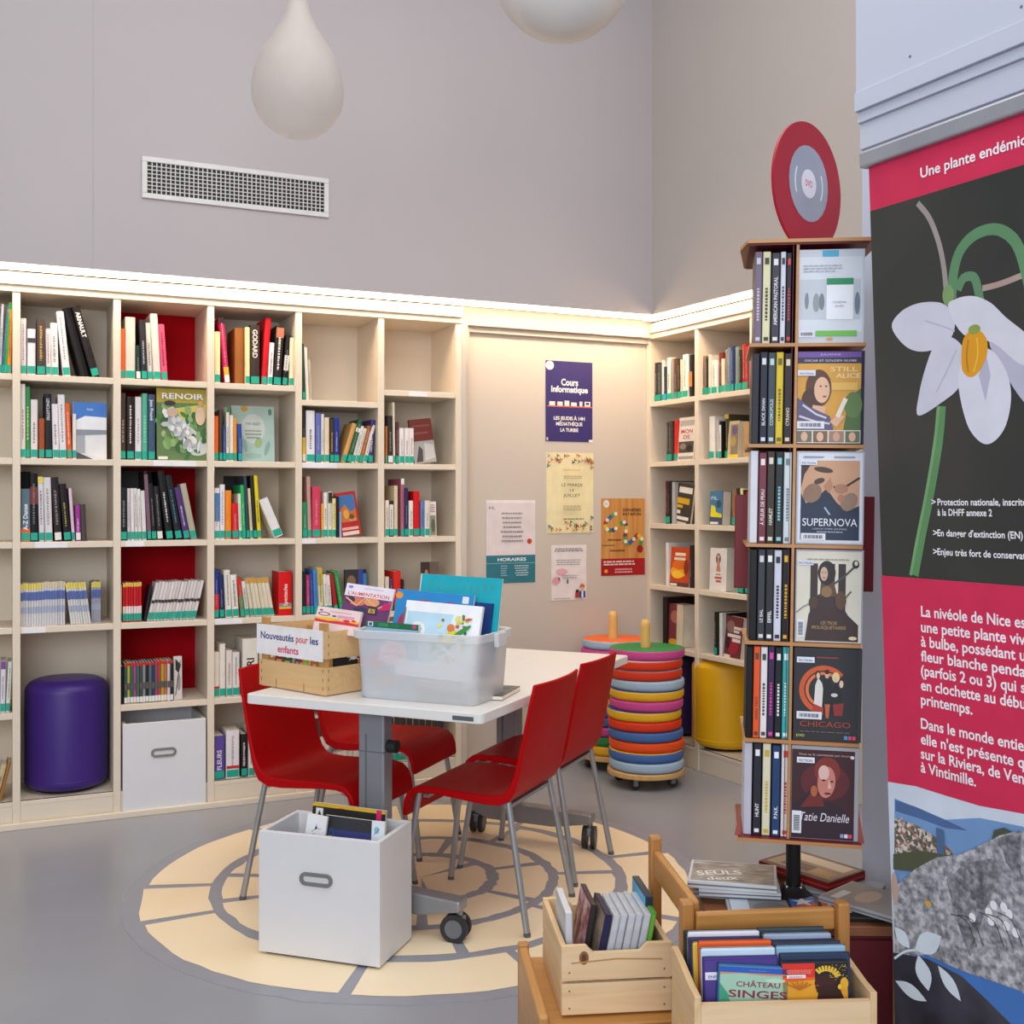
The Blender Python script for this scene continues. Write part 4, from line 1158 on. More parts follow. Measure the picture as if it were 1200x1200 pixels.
# ------------------------------------------------------------------ cushion trolleys
def trolley(X, Y, r, where, cols, peg_h, turn, grp):
    v = thing('cushion_trolley', 'round plywood cushion trolley on castors, ' + where, 'trolley', T(X, Y, 0) @ RZ(turn))
    W = wood_mat('ply_' + grp[:5], '#c79a5e', '#d8b077', 'x')
    MB().lathe([(0, 0.06), (r - 0.004, 0.06), (r, 0.064), (r, 0.084), (r - 0.004, 0.088), (0, 0.088)], 48).build('base_board', W, v, True)
    pg = [(0, peg_h), (0.012, peg_h - 0.002), (0.020, peg_h - 0.010), (0.0245, peg_h - 0.026), (0.0255, peg_h - 0.045), (0.0255, 0.085), (0, 0.085)]
    MB().lathe(pg[::-1], 24).build('peg', wood_mat('peg_' + grp[:5], '#d9a95a', '#e6bb70', 'z'), v, True)
    for k in range(4):
        a = math.radians(45 + 90 * k)
        cx_, cy_ = (r - 0.05) * math.cos(a), (r - 0.05) * math.sin(a)
        cf = MB().box(cx_ - 0.018, cy_ - 0.018, 0.054, cx_ + 0.018, cy_ + 0.018, 0.061).box(cx_ - 0.012, cy_ - 0.014, 0.02, cx_ + 0.012, cy_ - 0.011, 0.056).box(cx_ - 0.012, cy_ + 0.011, 0.02, cx_ + 0.012, cy_ + 0.014, 0.056).build('castor', mat('#8a8a8c', 0.35, 0.7), v)
        MB().tube((cx_, cy_ - 0.01, 0.025), (cx_, cy_ + 0.01, 0.025), 0.025, n=18).build('wheel', '#2c2a2a', cf, True)
    n = len(cols)
    ztop = 0.705
    dz = (ztop - 0.089) / n
    q = random.Random(int(X * 100))
    for i, (ct, cs) in enumerate(cols):
        z0 = ztop - dz * (i + 1)
        h = dz * 0.985
        rc = r - 0.004 + q.uniform(-0.004, 0.004)
        e = h * 0.42
        pr = [(0.034, 0.006), (0.038, 0.0), (rc - e, 0.0)] + [(rc - e + e * math.sin(t), e - e * math.cos(t)) for t in [math.pi / 2 * k / 5 for k in range(1, 6)]]
        pr += [(rc - e * 0.5 + e * 0.5 * math.cos(t), h - e * 0.5 + e * 0.5 * math.sin(t)) for t in [math.pi / 2 * k / 4 for k in range(0, 5)]]
        pr += [(0.038, h), (0.034, h - 0.006), (0.034, 0.006)]
        mis = [0] * (len(pr) - 1)
        for k in range(len(pr) - 1):
            if pr[k][1] > h - 0.004 and pr[k + 1][1] > h - 0.004:
                mis[k] = 1
        o = MB().lathe(pr, 52, mis=mis).build('cushion', [mat(cs, 0.55, spec=0.3, var=0.04, scale=4), mat(ct, 0.55, spec=0.3, var=0.04, scale=4)], None, True)
        jx, jy = (q.uniform(-0.008, 0.008), q.uniform(-0.006, 0.006))
        o.matrix_basis = T(X + jx, Y + jy, z0)
        pos = 'topmost' if i == 0 else ('lowest' if i == n - 1 else ORD[i] + ' from top')
        two = cname(cs) if cname(ct) == cname(cs) else '%s topped %s' % (cname(ct), cname(cs))
        tag(o, 'round %s cushion, %s on the %s' % (two, pos, where), 'cushion', grp)
    return v


OR, RD, LB, BL, YL, PK, GN, WG = '#e8501c', '#d83a1c', '#a3bcd2', '#456aa8', '#e6b028', '#c84a90', '#2f8748', '#cfc8c6'
trolley(0.687, 5.74, 0.196, 'front cushion trolley', [(GN, PK), (WG, RD), (LB, RD), (LB, LB), (BL, YL), (PK, PK), (BL, YL), (RD, RD), (BL, BL), (OR, OR), (YL, BL), (LB, LB)], 0.846, 0.3, 'cushions on the front trolley')
trolley(0.553, 6.11, 0.182, 'back cushion trolley', [('#ea6a2a', LB), (PK, PK), (OR, RD), (WG, LB), (PK, PK), (GN, GN), (YL, YL), (BL, BL), (BL, BL), (PK, PK), (GN, GN), (YL, YL)], 0.852, 0.9, 'cushions on the back trolley')

# ------------------------------------------------------------------ notices on the panelled wall
def poster(F, px0, px1, py0, py1, shapes, label, name='poster', rot=0.0, bg='#eeeaea', yl=0.0):
    x0, z0 = F.hit(px0, py1, yl)
    x1, z1 = F.hit(px1, (py0 + py1) / 2, yl)
    z1 = F.hit(px0, py0, yl)[1]
    W, H = x1 - x0, z1 - z0
    b = MB().box(0, -0.0012, 0, W, 0, H).build(name, mat(bg, 0.45, spec=0.4, var=0.01), None)
    b.matrix_basis = F.M @ T(x0, yl - 0.0006, z0) @ RY(rot)
    art(b, shapes, -0.0018, 'print', sx=W, sz=H)
    return tag(b, label, 'poster', 'notices on the panelled wall')


NV, CRM = '#33296b', '#e9dcb0'
sh = [('r', 0, 0, 1, 1, NV), ('e', 0.09, 0.94, 0.085, 0.055, '#efecec'), ('t', 0.09, 0.925, 0.035, 'M.', '#5a5460', {'w': 0.08}), ('t', 0.51, 0.70, 0.115, 'Cours', '#f4f0f0', {'w': 0.36, 'b': 0.03}), ('t', 0.51, 0.615, 0.105, 'Informatique', '#f4f0f0', {'w': 0.78, 'b': 0.03}),
      ('r', 0.04, 0.43, 1, 0.445, '#d8643a')]
for k, (a, b_, c_) in enumerate(((0.08, 0.2, 0.05), (0.25, 0.36, 0.05), (0.40, 0.5, 0.065), (0.54, 0.66, 0.045), (0.72, 0.78, 0.06), (0.83, 0.95, 0.06))):
    sh.append(('r', a, 0.445, b_, 0.445 + c_, '#f0dcd8'))
sh += [('r', 0.855, 0.465, 0.925, 0.495, NV), ('t', 0.5, 0.27, 0.06, 'LES JEUDIS À 14H', '#f0ecee', {'w': 0.66, 'b': 0.03}), ('t', 0.5, 0.2, 0.06, 'MÉDIATHÈQUE', '#f0ecee', {'w': 0.56, 'b': 0.03}), ('t', 0.5, 0.125, 0.06, 'LA TURBIE', '#f0ecee', {'w': 0.38, 'b': 0.03}),
       ('r', 0.92, 0.0, 1, 0.03, '#e8e4e6'), ('r', 0.02, 0.01, 0.05, 0.05, '#d8d4e0')]
poster(FP, 639, 694, 422, 517, sh, 'navy computer course poster with white lettering on the panelled wall', bg='#e8e4ea')
rq = random.Random(11)
sh = [('r', 0, 0, 1, 1, CRM)]
for i in range(60):
    e = rq.choice(['t', 't', 'b', 'b', 'l', 'r'])
    x = rq.uniform(0.04, 0.96)
    z = rq.uniform(0.87, 0.97) if e == 't' else rq.uniform(0.03, 0.14)
    if e == 'l':
        x, z = rq.uniform(0.03, 0.12), rq.choice([rq.uniform(0.8, 0.97), rq.uniform(0.03, 0.2)])
    if e == 'r':
        x, z = rq.uniform(0.88, 0.96), rq.choice([rq.uniform(0.8, 0.97), rq.uniform(0.03, 0.2)])
    c_ = rq.choice(['#c8622c', '#3a4a6a', '#4a6a4a', '#d8a02a', '#7aa0b4', '#4a3a3a', '#d06a3a', '#4a5a44'])
    for k in range(3):
        sh.append(('e', x + 0.018 * math.cos(k * 2.1), z + 0.011 * math.sin(k * 2.1), 0.018, 0.008, c_, k * 2.1))
sh += [('t', 0.5, 0.775, 0.03, 'Médiathèque', '#d8804a', {'w': 0.36}), ('t', 0.5, 0.58, 0.055, 'LE MARDI', '#4a4034', {'w': 0.44}), ('t', 0.5, 0.515, 0.05, '14', '#4a4034', {'w': 0.08}), ('t', 0.5, 0.45, 0.055, 'JUILLET', '#4a4034', {'w': 0.36})]
sh += bars(0.32, 0.72, 0.70, 2, 0.012, 0.022, '#b0a07a', 4, align='c') + bars(0.28, 0.72, 0.33, 3, 0.011, 0.024, '#a89a74', 5, align='c') + bars(0.26, 0.8, 0.17, 1, 0.012, 0.03, '#6a5e48', 6, align='c')
poster(FP, 640, 695, 530, 625, sh, 'cream poster bordered with painted flowers below the navy one', bg=CRM)
sh = [('r', 0, 0, 1, 1, '#e6dcdc')] + bars(0.08, 0.9, 0.92, 2, 0.018, 0.035, '#6a6064', 7, align='c') + bars(0.1, 0.85, 0.72, 3, 0.014, 0.04, '#a09a9e', 8, align='c') + [('e', 0.28, 0.52, 0.16, 0.06, '#e0a8b0'), ('e', 0.13, 0.36, 0.12, 0.07, '#dca0aa')] + bars(0.3, 0.8, 0.44, 2, 0.014, 0.04, '#a09a9e', 9)
sh += [('e', 0.86, 0.24, 0.07, 0.05, '#c8702a'), ('e', 0.86, 0.2, 0.05, 0.035, '#e0b08a'), ('r', 0.78, 0.04, 0.95, 0.16, '#2a4a9a'), ('r', 0.84, 0.04, 0.89, 0.16, '#e8e8ec'), ('r', 0.66, 0.04, 0.78, 0.14, '#b0402a'), ('e', 0.72, 0.16, 0.05, 0.03, '#3a2a2a'), ('r', 0.18, 0.36, 0.21, 0.42, '#4a4a4a'), ('r', 0.42, 0.3, 0.46, 0.38, '#4a4a50')] + bars(0.05, 0.6, 0.03, 1, 0.012, 0.03, '#8a8488', 10)
poster(FP, 646, 687, 639, 704, sh, 'small pale pink notice with a little figure in its corner', name='notice', bg='#e6dcdc')
TLS = '#2e7484'
sh = [('r', 0, 0, 1, 1, '#dfd3d4'), ('r', 0, 0.965, 1, 1, '#ece4e2'), ('t', 0.12, 0.885, 0.05, 'M.', '#4a4448', {'w': 0.12}), ('r', 0, 0, 1, 0.335, TLS), ('t', 0.52, 0.265, 0.055, 'HORAIRES', '#e4ecee', {'w': 0.58, 'b': 0.02}), ('r', 0, 0.235, 1, 0.242, '#8ab4bc'), ('e', 0.88, 0.5, 0.05, 0.034, '#c03a20')]
for k, s_ in enumerate(('À LA TURBIE', 'Venez pour la', 'médiathèque. Du', 'plaisir et de la', 'joie et la vie', 'partout dans', 'vivre')):
    pass
sh += bars(0.28, 0.76, 0.83, 7, 0.018, 0.055, '#968a8d', 12, align='c') + bars(0.28, 0.42, 0.2, 5, 0.012, 0.028, '#9cc0c8', 13) + bars(0.55, 0.85, 0.2, 5, 0.012, 0.028, '#bcd4da', 14, align='c')
poster(FP, 569.5, 627, 586, 684, sh, 'pale notice with a teal opening hours panel, leftmost on the wall', name='notice', bg='#dfd3d4')
OK1 = noise_mat('poster_plank', [(0.3, '#b9793a'), (0.7, '#d39a55')], 5.0, (9, 9, 0.5), 0.5)
sh = [('r', 0, 0, 1, 1, OK1), ('r', 0, 0, 1, 0.22, '#a8141e'), ('e', 0.12, 0.93, 0.065, 0.05, '#e4e0dc'), ('t', 0.12, 0.915, 0.03, 'M.', '#5a5460', {'w': 0.06}), ('t', 0.70, 0.83, 0.055, 'DERNIÈRES', '#3a2418', {'w': 0.42, 'b': 0.02}), ('t', 0.70, 0.775, 0.055, 'PATAPON', '#3a2418', {'w': 0.42, 'b': 0.02})]
tr = [(0.33, 0.80), (0.24, 0.77), (0.14, 0.72), (0.08, 0.66), (0.14, 0.60), (0.24, 0.58), (0.33, 0.61), (0.42, 0.67), (0.52, 0.69), (0.58, 0.64), (0.56, 0.57), (0.53, 0.50), (0.55, 0.44), (0.62, 0.41), (0.74, 0.47), (0.83, 0.53), (0.92, 0.47), (0.88, 0.37)]
pc = ['#5a9a48', '#3a5a9a', '#a8283a', '#d8b428', '#3f8a4a', '#4a3a7a', '#c8a028', '#5a9a48', '#38568e', '#d8b428', '#8a2a3a', '#5a9a48']
for i in range(len(tr) - 1):
    sh.append(('s', [tr[i], ((tr[i][0] + tr[i + 1][0]) / 2, (tr[i][1] + tr[i + 1][1]) / 2), tr[i + 1]], 0.024, pc[i % len(pc)]))
    if i % 2 == 0:
        sh.append(('e', tr[i][0], tr[i][1], 0.04, 0.025, '#ded8cc'))
sh += [('e', 0.88, 0.34, 0.07, 0.05, '#9a1a1e'), ('t', 0.3, 0.455, 0.03, 'Fabrique', '#4a2a18', {'w': 0.3, 'b': 0.02}), ('t', 0.16, 0.385, 0.03, 'Concours', '#4a2a18', {'w': 0.28, 'b': 0.02}), ('t', 0.36, 0.315, 0.035, 'Animations', '#4a2a18', {'w': 0.34, 'b': 0.02})]
sh += bars(0.05, 0.9, 0.17, 2, 0.02, 0.035, '#e8c8c4', 15, 0.2) + bars(0.28, 0.72, 0.07, 2, 0.02, 0.035, '#e09aa0', 16, 0.3, 'c') + [('e', 0.1, 0.06, 0.04, 0.025, '#e0a02a')]
poster(FP, 704, 755.5, 584, 675, sh, 'wood coloured game poster with a red band beside the corner bookcase')
# ------------------------------------------------------------------ on the table: wooden fruit crate with children's books
A = math.atan2(-0.249, 0.29)
CRM_ = T(-0.922, 4.070, TZ) @ RZ(A)
FC = Frame(CRM_)
W_, D_, H_ = 0.372, 0.235, 0.222
PLY = wood_mat('poplar_ply', '#cfa672', '#dcb988', 'x', 0.6)
PLYV = wood_mat('poplar_post', '#b98a4e', '#c69a60', 'z', 0.6)
v = thing('wooden_crate', 'thin poplar crate of new books on the left end of the table', 'crate', CRM_)
for x in (0.006, W_ - 0.042):
    for y in (0.006, D_ - 0.020):
        MB().box(x, y, 0, x + 0.036, y + 0.014, H_ + (0.028 if y < 0.1 else -0.02)).build('corner_post', PLYV, v)
for z0, z1 in ((0.004, 0.098), (0.128, H_)):
    s_ = MB().box(0, 0, z0, W_, 0.005, z1)
    s_.build('front_board', PLY, v)
    MB().box(0, D_ - 0.005, z0, W_, D_, z1).build('back_board', PLY, v)
    MB().box(0, 0.005, z0, 0.005, D_ - 0.005, z1).build('side_board', PLY, v)
    MB().box(W_ - 0.005, 0.005, z0, W_, D_ - 0.005, z1).build('side_board', PLY, v)
mb = MB()
for z in (0.02, 0.05, 0.08, 0.14, 0.17, 0.2):
    for x in (0.014, W_ - 0.014):
        mb.box(x - 0.001, -0.001, z, x + 0.001, 0, z + 0.012)
    mb.box(W_, 0.012, z, W_ + 0.001, 0.014, z + 0.012)
for x in (0.10, 0.255):
    mb.box(x - 0.001, -0.001, 0.004, x + 0.001, 0, 0.034)
mb.build('staples', '#6a5236', v)
MB().box(0.006, 0.006, 0.002, W_ - 0.006, D_ - 0.006, 0.008).build('bottom', PLY, v)
sg = MB().box(-0.012, -0.0025, 0.118, W_ - 0.012, -0.001, 0.226).build('paper_sign', '#eeecef', v)
sg['label'] = 'white paper sign with blue and red lettering'
art(sg, [('t', 0.012, 0.175, 0.036, 'Nouveautés', '#34347a', {'a': 'l', 'w': 0.19, 'b': 0.02}), ('t', 0.214, 0.175, 0.036, 'pour', '#d8505a', {'a': 'l', 'w': 0.066, 'b': 0.02}), ('t', 0.292, 0.175, 0.036, 'les', '#34347a', {'a': 'l', 'w': 0.044, 'b': 0.02}), ('t', 0.17, 0.132, 0.036, 'enfants', '#d8406a', {'w': 0.118, 'b': 0.02})], -0.0028, 'sign_lettering')
MB().box(W_ + 0.0012, 0.075, 0.100, W_ + 0.0020, 0.20, 0.127).build('cover_strip', '#1f1d1e', v) if False else None
G = 'new books in the poplar crate'


def leaned(F, px0, px1, ptop, yl, zb, hgt, th, c, tl, ro, label, shapes, group, y_top=None, side=None):
    """book standing in a box: its top edge seen between px0 and px1 at ptop, bottom at zb or held at a height"""
    xa, zt = F.hit(px0, ptop, yl)
    xb, _ = F.hit(px1, ptop, yl)
    Wd = xb - xa
    h = hgt if hgt else (zt - zb) / math.cos(tl)
    M = F.M @ T(xa, yl, zt) @ RY(ro) @ RX(-tl) @ T(0, 0, -h)
    return slab_book(M, Wd, h, th, c, label, shapes, 'book', group, side=side)


leaned(Frame(FC.M @ T(0.2, 0.085, 0) @ RZ(0.22)), 373, 424, 710, 0.0, 0.01, 0.088, 0.012, '#ecd0d0', 0.3, 0.07, 'pale pink picture book standing in the poplar crate',
       [('r', 0, 0, 1, 1, '#edd3d4'), ('e', 0.18, 0.72, 0.14, 0.08, '#5a2a34'), ('e', 0.18, 0.72, 0.11, 0.05, '#edd3d4'), ('e', 0.1, 0.86, 0.04, 0.03, '#3a3a6a'), ('r', 0.5, 0.62, 0.88, 0.74, '#dca0b4'), ('r', 0.3, 0.84, 0.8, 0.86, '#c87a86'), ('e', 0.42, 0.68, 0.05, 0.03, '#4a2a2a'),
        ('r', 0, 0.38, 1, 0.5, '#d83040'), ('p', [(0, 0.5), (0.3, 0.46), (0.6, 0.52), (1, 0.48), (1, 0.58), (0.7, 0.56), (0.3, 0.6), (0, 0.56)], '#f0c030'), ('e', 0.72, 0.55, 0.08, 0.05, '#e02a3a'), ('e', 0.88, 0.58, 0.05, 0.04, '#e02a3a')], G)
for x, c_, lab in ((0.05, '#a8402e', 'brick red book low in the poplar crate'), (0.105, '#3f6a3a', 'dark green book low in the poplar crate'), (0.165, '#3a6aa8', 'blue book low in the poplar crate'), (0.19, '#c8222c', 'red book low in the poplar crate'),
                   (0.215, '#a8c83a', 'lime green book low in the poplar crate'), (0.26, '#d87a2a', 'orange book low in the poplar crate'), (0.30, '#2a2426', 'black book low in the poplar crate')):
    slab_book(FC.M @ T(x - 0.02, 0.035 + 0.004 * math.sin(x * 50), 0.009) @ RX(-0.12), 0.034 if x not in (0.05, 0.105) else 0.05, 0.155, 0.010, c_, lab, [('r', 0, 0, 1, 1, c_), ('e', 0.5, 0.7, 0.3, 0.08, '#e8d8b8'), ('r', 0.2, 0.5, 0.8, 0.56, '#e0c8a0')], 'book', G)
b = MB().box(0, 0, 0, 0.006, 0.11, 0.165).build('picture_book', '#1d1b1d')
b.matrix_basis = FC.M @ T(W_ - 0.016, 0.045, 0.009)
MB().box(0.0005, 0.001, 0.001, 0.0055, 0.109, 0.1652).build('page_block', PAGES, b)
o = art(b, [('e', 0.09, 0.115, 0.016, 0.011, '#e6e2dc'), ('s', [(0.062, 0.115), (0.118, 0.115)], 0.003, '#e6e2dc'), ('s', [(0.07, 0.104), (0.11, 0.126)], 0.003, '#e6e2dc'), ('s', [(0.07, 0.126), (0.11, 0.104)], 0.003, '#e6e2dc')], 0.0, 'cover_print')
o.matrix_basis = T(0.0066, 0, 0) @ RZ(math.pi / 2)
tag(b, 'black book with a white spider drawing behind the poplar crate side', 'book', G)

# ------------------------------------------------------------------ translucent tub of picture books
FTB = Frame(T(-0.522, 3.812, TZ) @ RZ(math.atan2(-0.174, 0.404)))
MILK = clear_mat('milky_plastic', '#ececee', 0.80, 0.35)
tub = thing('plastic_tub', 'translucent white plastic tub of picture books on the table', 'tub', FTB.M)
Wb, Db, Ht = 0.44, 0.245, 0.235


def rrect(x0, y0, x1, y1, r, n=5):
    p = []
    for cx_, cy_, a0 in ((x1 - r, y0 + r, -90), (x1 - r, y1 - r, 0), (x0 + r, y1 - r, 90), (x0 + r, y0 + r, 180)):
        p += [(cx_ + r * math.cos(math.radians(a0 + 90 * i / n)), cy_ + r * math.sin(math.radians(a0 + 90 * i / n))) for i in range(n + 1)]
    return p


def loft(mb, rings, caps=(True, False), mi=0):
    n = len(rings[0][0])
    vs = [(x, y, z) for pts, z in rings for x, y in pts]
    fs = []
    for k in range(len(rings) - 1):
        for i in range(n):
            j = (i + 1) % n
            fs.append((k * n + i, k * n + j, (k + 1) * n + j, (k + 1) * n + i))
    if caps[0]:
        fs.append(tuple(range(n - 1, -1, -1)))
    if caps[1]:
        fs.append(tuple((len(rings) - 1) * n + i for i in range(n)))
    return mb.add(vs, fs, mi)


mb = MB()
g = 0.012
loft(mb, [(rrect(0.006, 0.006, Wb - 0.006, Db - 0.006, 0.03), 0.0), (rrect(0, 0, Wb, Db, 0.032), 0.008), (rrect(-g, -g, Wb + g, Db + g, 0.035), Ht - 0.03),
          (rrect(-g - 0.012, -g - 0.012, Wb + g + 0.012, Db + g + 0.012, 0.04), Ht - 0.028), (rrect(-g - 0.013, -g - 0.013, Wb + g + 0.013, Db + g + 0.013, 0.04), Ht - 0.002), (rrect(-g - 0.010, -g - 0.010, Wb + g + 0.010, Db + g + 0.010, 0.04), Ht),
          (rrect(-g + 0.003, -g + 0.003, Wb + g - 0.003, Db + g - 0.003, 0.033), Ht - 0.004)])
mb.build('tub_body', MILK, tub, True)
mb = MB()
for x in (Wb + g + 0.012, -g - 0.030):
    mb.box(x, Db * 0.36, Ht - 0.05, x + 0.018, Db * 0.64, Ht - 0.002)
mb.build('handle', MILK, tub, bevel=0.004)
G = 'picture books in the translucent tub'
TZB = 0.003
leaned(FTB, 494, 589, 672, 0.205, 0.0, 0.33, 0.010, '#16a6b4', 0.16, 0.035, 'large turquoise picture book at the back of the tub',
       [('r', 0, 0, 1, 1, '#14a8ba')] + [('t', 0.12 + 0.085 * k, 0.84 + 0.015 * math.sin(k * 1.7), 0.11, ch, '#5a9a8a', {'w': 0.03}) for k, ch in enumerate('QUELLOMENT')] + [('r', 0, 0, 0.012, 1, '#d8e8ea')], G)
leaned(FTB, 466, 556, 690, 0.15, 0.0, 0.30, 0.012, '#2a86c8', 0.20, 0.05, 'bright blue picture book with pink drawings in the tub',
       [('r', 0, 0, 1, 1, '#2a8acc'), ('e', 0.3, 0.84, 0.17, 0.05, '#a83a7a', 0.2), ('e', 0.3, 0.84, 0.12, 0.03, '#2a8acc', 0.2), ('e', 0.78, 0.84, 0.16, 0.05, '#9a3a8a', -0.2), ('e', 0.78, 0.85, 0.1, 0.03, '#d87aa0', -0.2), ('e', 0.04, 0.93, 0.05, 0.04, '#e8963a'), ('e', 0.13, 0.62, 0.07, 0.1, '#a83a6a'), ('r', 0.86, 0.9, 0.94, 0.98, '#e8ecf0')], G)
leaned(FTB, 540, 577, 704, 0.175, 0.0, 0.25, 0.02, '#1f4a8c', 0.12, 0.05, 'navy book with an orange spot at the right of the tub', [('r', 0, 0, 1, 1, '#22508f'), ('r', 0.6, 0, 1, 1, '#173a78'), ('e', 0.45, 0.70, 0.3, 0.05, '#e09a2a')], G, side='#1b3f7c')
leaned(Frame(FC.M @ T(0.27, 0.175, 0) @ RZ(0.30)), 407, 463, 683, 0.0, 0.0, 0.17, 0.008, '#e4dce6', 0.3, 0.09, 'white and orange food picture book standing between crate and tub',
       [('r', 0, 0, 1, 1, '#6a3a6a'), ('r', 0, 0.74, 1, 1, '#e6dde8'), ('t', 0.5, 0.77, 0.1, "L'ALIMENTATION", '#d8503a', {'w': 0.86, 'b': 0.02}), ('t', 0.6, 0.92, 0.045, 'pour nourrir', '#8a7a9a', {'w': 0.4}), ('e', 0.1, 0.93, 0.05, 0.03, '#7a8ad0'), ('e', 0.3, 0.64, 0.18, 0.09, '#d87a5a'), ('e', 0.6, 0.66, 0.16, 0.09, '#e09a6a'), ('e', 0.15, 0.66, 0.1, 0.07, '#4a3050'),
        ('s', [(0.05, 0.7), (0.3, 0.55), (0.45, 0.73), (0.75, 0.55), (0.98, 0.7)], 0.006, '#e8b080'), ('r', 0.55, 0.4, 0.75, 0.58, '#4a2a4a'), ('t', 0.64, 0.44, 0.12, 'ES', '#e0c03a', {'w': 0.14, 'b': 0.02}), ('p', [(0.78, 0.5), (1, 0.55), (1, 0.7), (0.86, 0.68)], '#c8286a'), ('e', 0.4, 0.47, 0.15, 0.06, '#3a3a5a')], G)
rb = random.Random(2)
bird = [('r', 0, 0, 1, 1, '#eef0f4'), ('p', [(0.04, 0.2), (0.04, 0.86), (0.65, 0.86), (0.5, 0.2)], '#b9d8ea'), ('p', [(0.5, 0.2), (0.65, 0.86), (0.9, 0.8), (0.9, 0.2)], '#dfeaf2'), ('e', 0.2, 0.62, 0.1, 0.11, '#e6eef2'), ('t', 0.2, 0.62, 0.06, 'le jardin', '#9ab0ba', {'w': 0.13})]
for i in range(34):
    bird.append(('e', rb.uniform(0.42, 0.86), rb.uniform(0.25, 0.85), rb.uniform(0.015, 0.05), rb.uniform(0.01, 0.03), rb.choice(['#4a8a3a', '#d8c83a', '#6aa04a', '#c8583a', '#e0d86a', '#3a6a3a', '#8a6a3a']), rb.uniform(0, 3)))
bird += [('e', 0.66, 0.55, 0.12, 0.08, '#d9cf3e', 0.7), ('e', 0.64, 0.68, 0.05, 0.05, '#d87a3a'), ('e', 0.78, 0.64, 0.15, 0.03, '#3f8a44', 0.7), ('e', 0.03, 0.25, 0.03, 0.03, '#d8562a'), ('r', 0.0, 0.6, 0.02, 0.9, '#6a6a70')]
leaned(FTB, 477, 566, 703, 0.075, 0.0, 0.255, 0.016, '#e6e6ec', 0.26, 0.045, 'white picture book with a bird among leaves at the front of the tub', bird, G, side='#dfe2ea')
b = MB().box(0, 0, 0, 0.205, 0.012, 0.255).build('picture_book', mat('#1c5a3c', 0.35))
xa, zt = FTB.hit(427, 727, 0.035)
b.matrix_basis = FTB.M @ T(xa, 0.016, 0.006) @ RX(-0.06) @ RY(0.03)
MB().box(-0.0004, 0.002, 0.002, 0.2054, 0.010, 0.2545).build('page_block', PAGES, b)
b.scale = (1, 1, (zt - 0.006) / 0.255)
art(b, [('r', 0, 0.238, 0.205, 0.255, '#1f6a44'), ('r', 0.01, 0.239, 0.03, 0.254, '#d8e4ec'), ('r', 0.014, 0.241, 0.026, 0.251, '#2a4a7a'), ('r', 0.05, 0.24, 0.09, 0.252, '#2f8a58'), ('r', 0.10, 0.24, 0.13, 0.252, '#24784c'), ('e', 0.19, 0.247, 0.008, 0.006, '#d83a7a'),
        ('r', 0, 0, 0.205, 0.236, '#8fb4cc'), ('e', 0.115, 0.155, 0.052, 0.042, '#ffd4e2'), ('t', 0.115, 0.165, 0.016, 'PETITE', '#e01a4a', {'w': 0.06, 'b': 0.02}), ('t', 0.115, 0.145, 0.016, 'HISTOIRE', '#e01a4a', {'w': 0.075, 'b': 0.02}), ('r', 0.03, 0.10, 0.055, 0.15, '#e01a58'), ('r', 0.055, 0.10, 0.08, 0.125, '#e01a58'),
        ('e', 0.1, 0.06, 0.03, 0.025, '#d0a898'), ('e', 0.15, 0.08, 0.02, 0.015, '#d8a080'), ('r', 0.02, 0.03, 0.07, 0.085, '#a8bcc8'), ('e', 0.17, 0.04, 0.03, 0.02, '#8a98a4'), ('r', 0.03, 0.008, 0.08, 0.022, '#eeeef0')], -0.0006, 'cover_print')
tag(b, 'green topped picture book pressed against the front of the tub', 'book', G)

# book lying on the table
b = slab_book(FT.M @ T(0.31, -0.43, TZ + 0.0005) @ RZ(0.25), 0.15, 0.21, 0.016, '#3a3b3c', 'grey book with a green tab lying flat on the table', (), 'book', None)
b.matrix_basis = FT.M @ T(0.27, -0.52, TZ + 0.0165) @ RZ(0.12) @ RX(-math.pi / 2)
art(b, [('r', 0, 0, 1, 1, noise_mat('stone_photo', [(0.3, '#4a4c4c'), (0.7, '#7c7e7e')], 30))], -0.0006, 'cover_print', sx=0.15, sz=0.21)
MB().box(-0.001, -0.001, -0.001, 0.045, 0.0165, 0.004).build('spine_label', TEAL, b)

# ------------------------------------------------------------------ disc tower on its low cabinet
CABM = T(0.40, 2.24, 0) @ RZ(math.radians(-1.5))
DRED = mat('#5c0c16', 0.5, var=0.05)
EDGE = wood_mat('board_edge', '#a9713f', '#b9834d', 'x')
cab = thing('low_cabinet', 'dark red low cabinet under the disc tower', 'cabinet', CABM)
CW, CD, CZ = 0.375, 0.34, 0.60
MB().box(0.012, 0.012, 0.06, CW - 0.012, CD - 0.01, CZ - 0.02).build('carcass', DRED, cab)
MB().box(0.008, 0.006, 0.08, CW / 2 - 0.002, 0.012, CZ - 0.03).build('door', DRED, cab)
MB().box(CW / 2 + 0.002, 0.006, 0.08, CW - 0.008, 0.012, CZ - 0.03).build('door', DRED, cab)
MB().box(0, 0, CZ - 0.02, CW, CD, CZ).build('top', [wood_mat('cab_top', '#7a4a30', '#8a5636', 'x')], cab, bevel=0.002)
MB().box(CW - 0.012, 0, 0.0, CW, CD, CZ - 0.02).box(0, 0, 0.0, 0.012, CD, CZ - 0.02).build('side', EDGE, cab)
MB().box(0.03, 0.03, 0, CW - 0.03, CD - 0.03, 0.06).build('plinth', '#2a1a1a', cab)

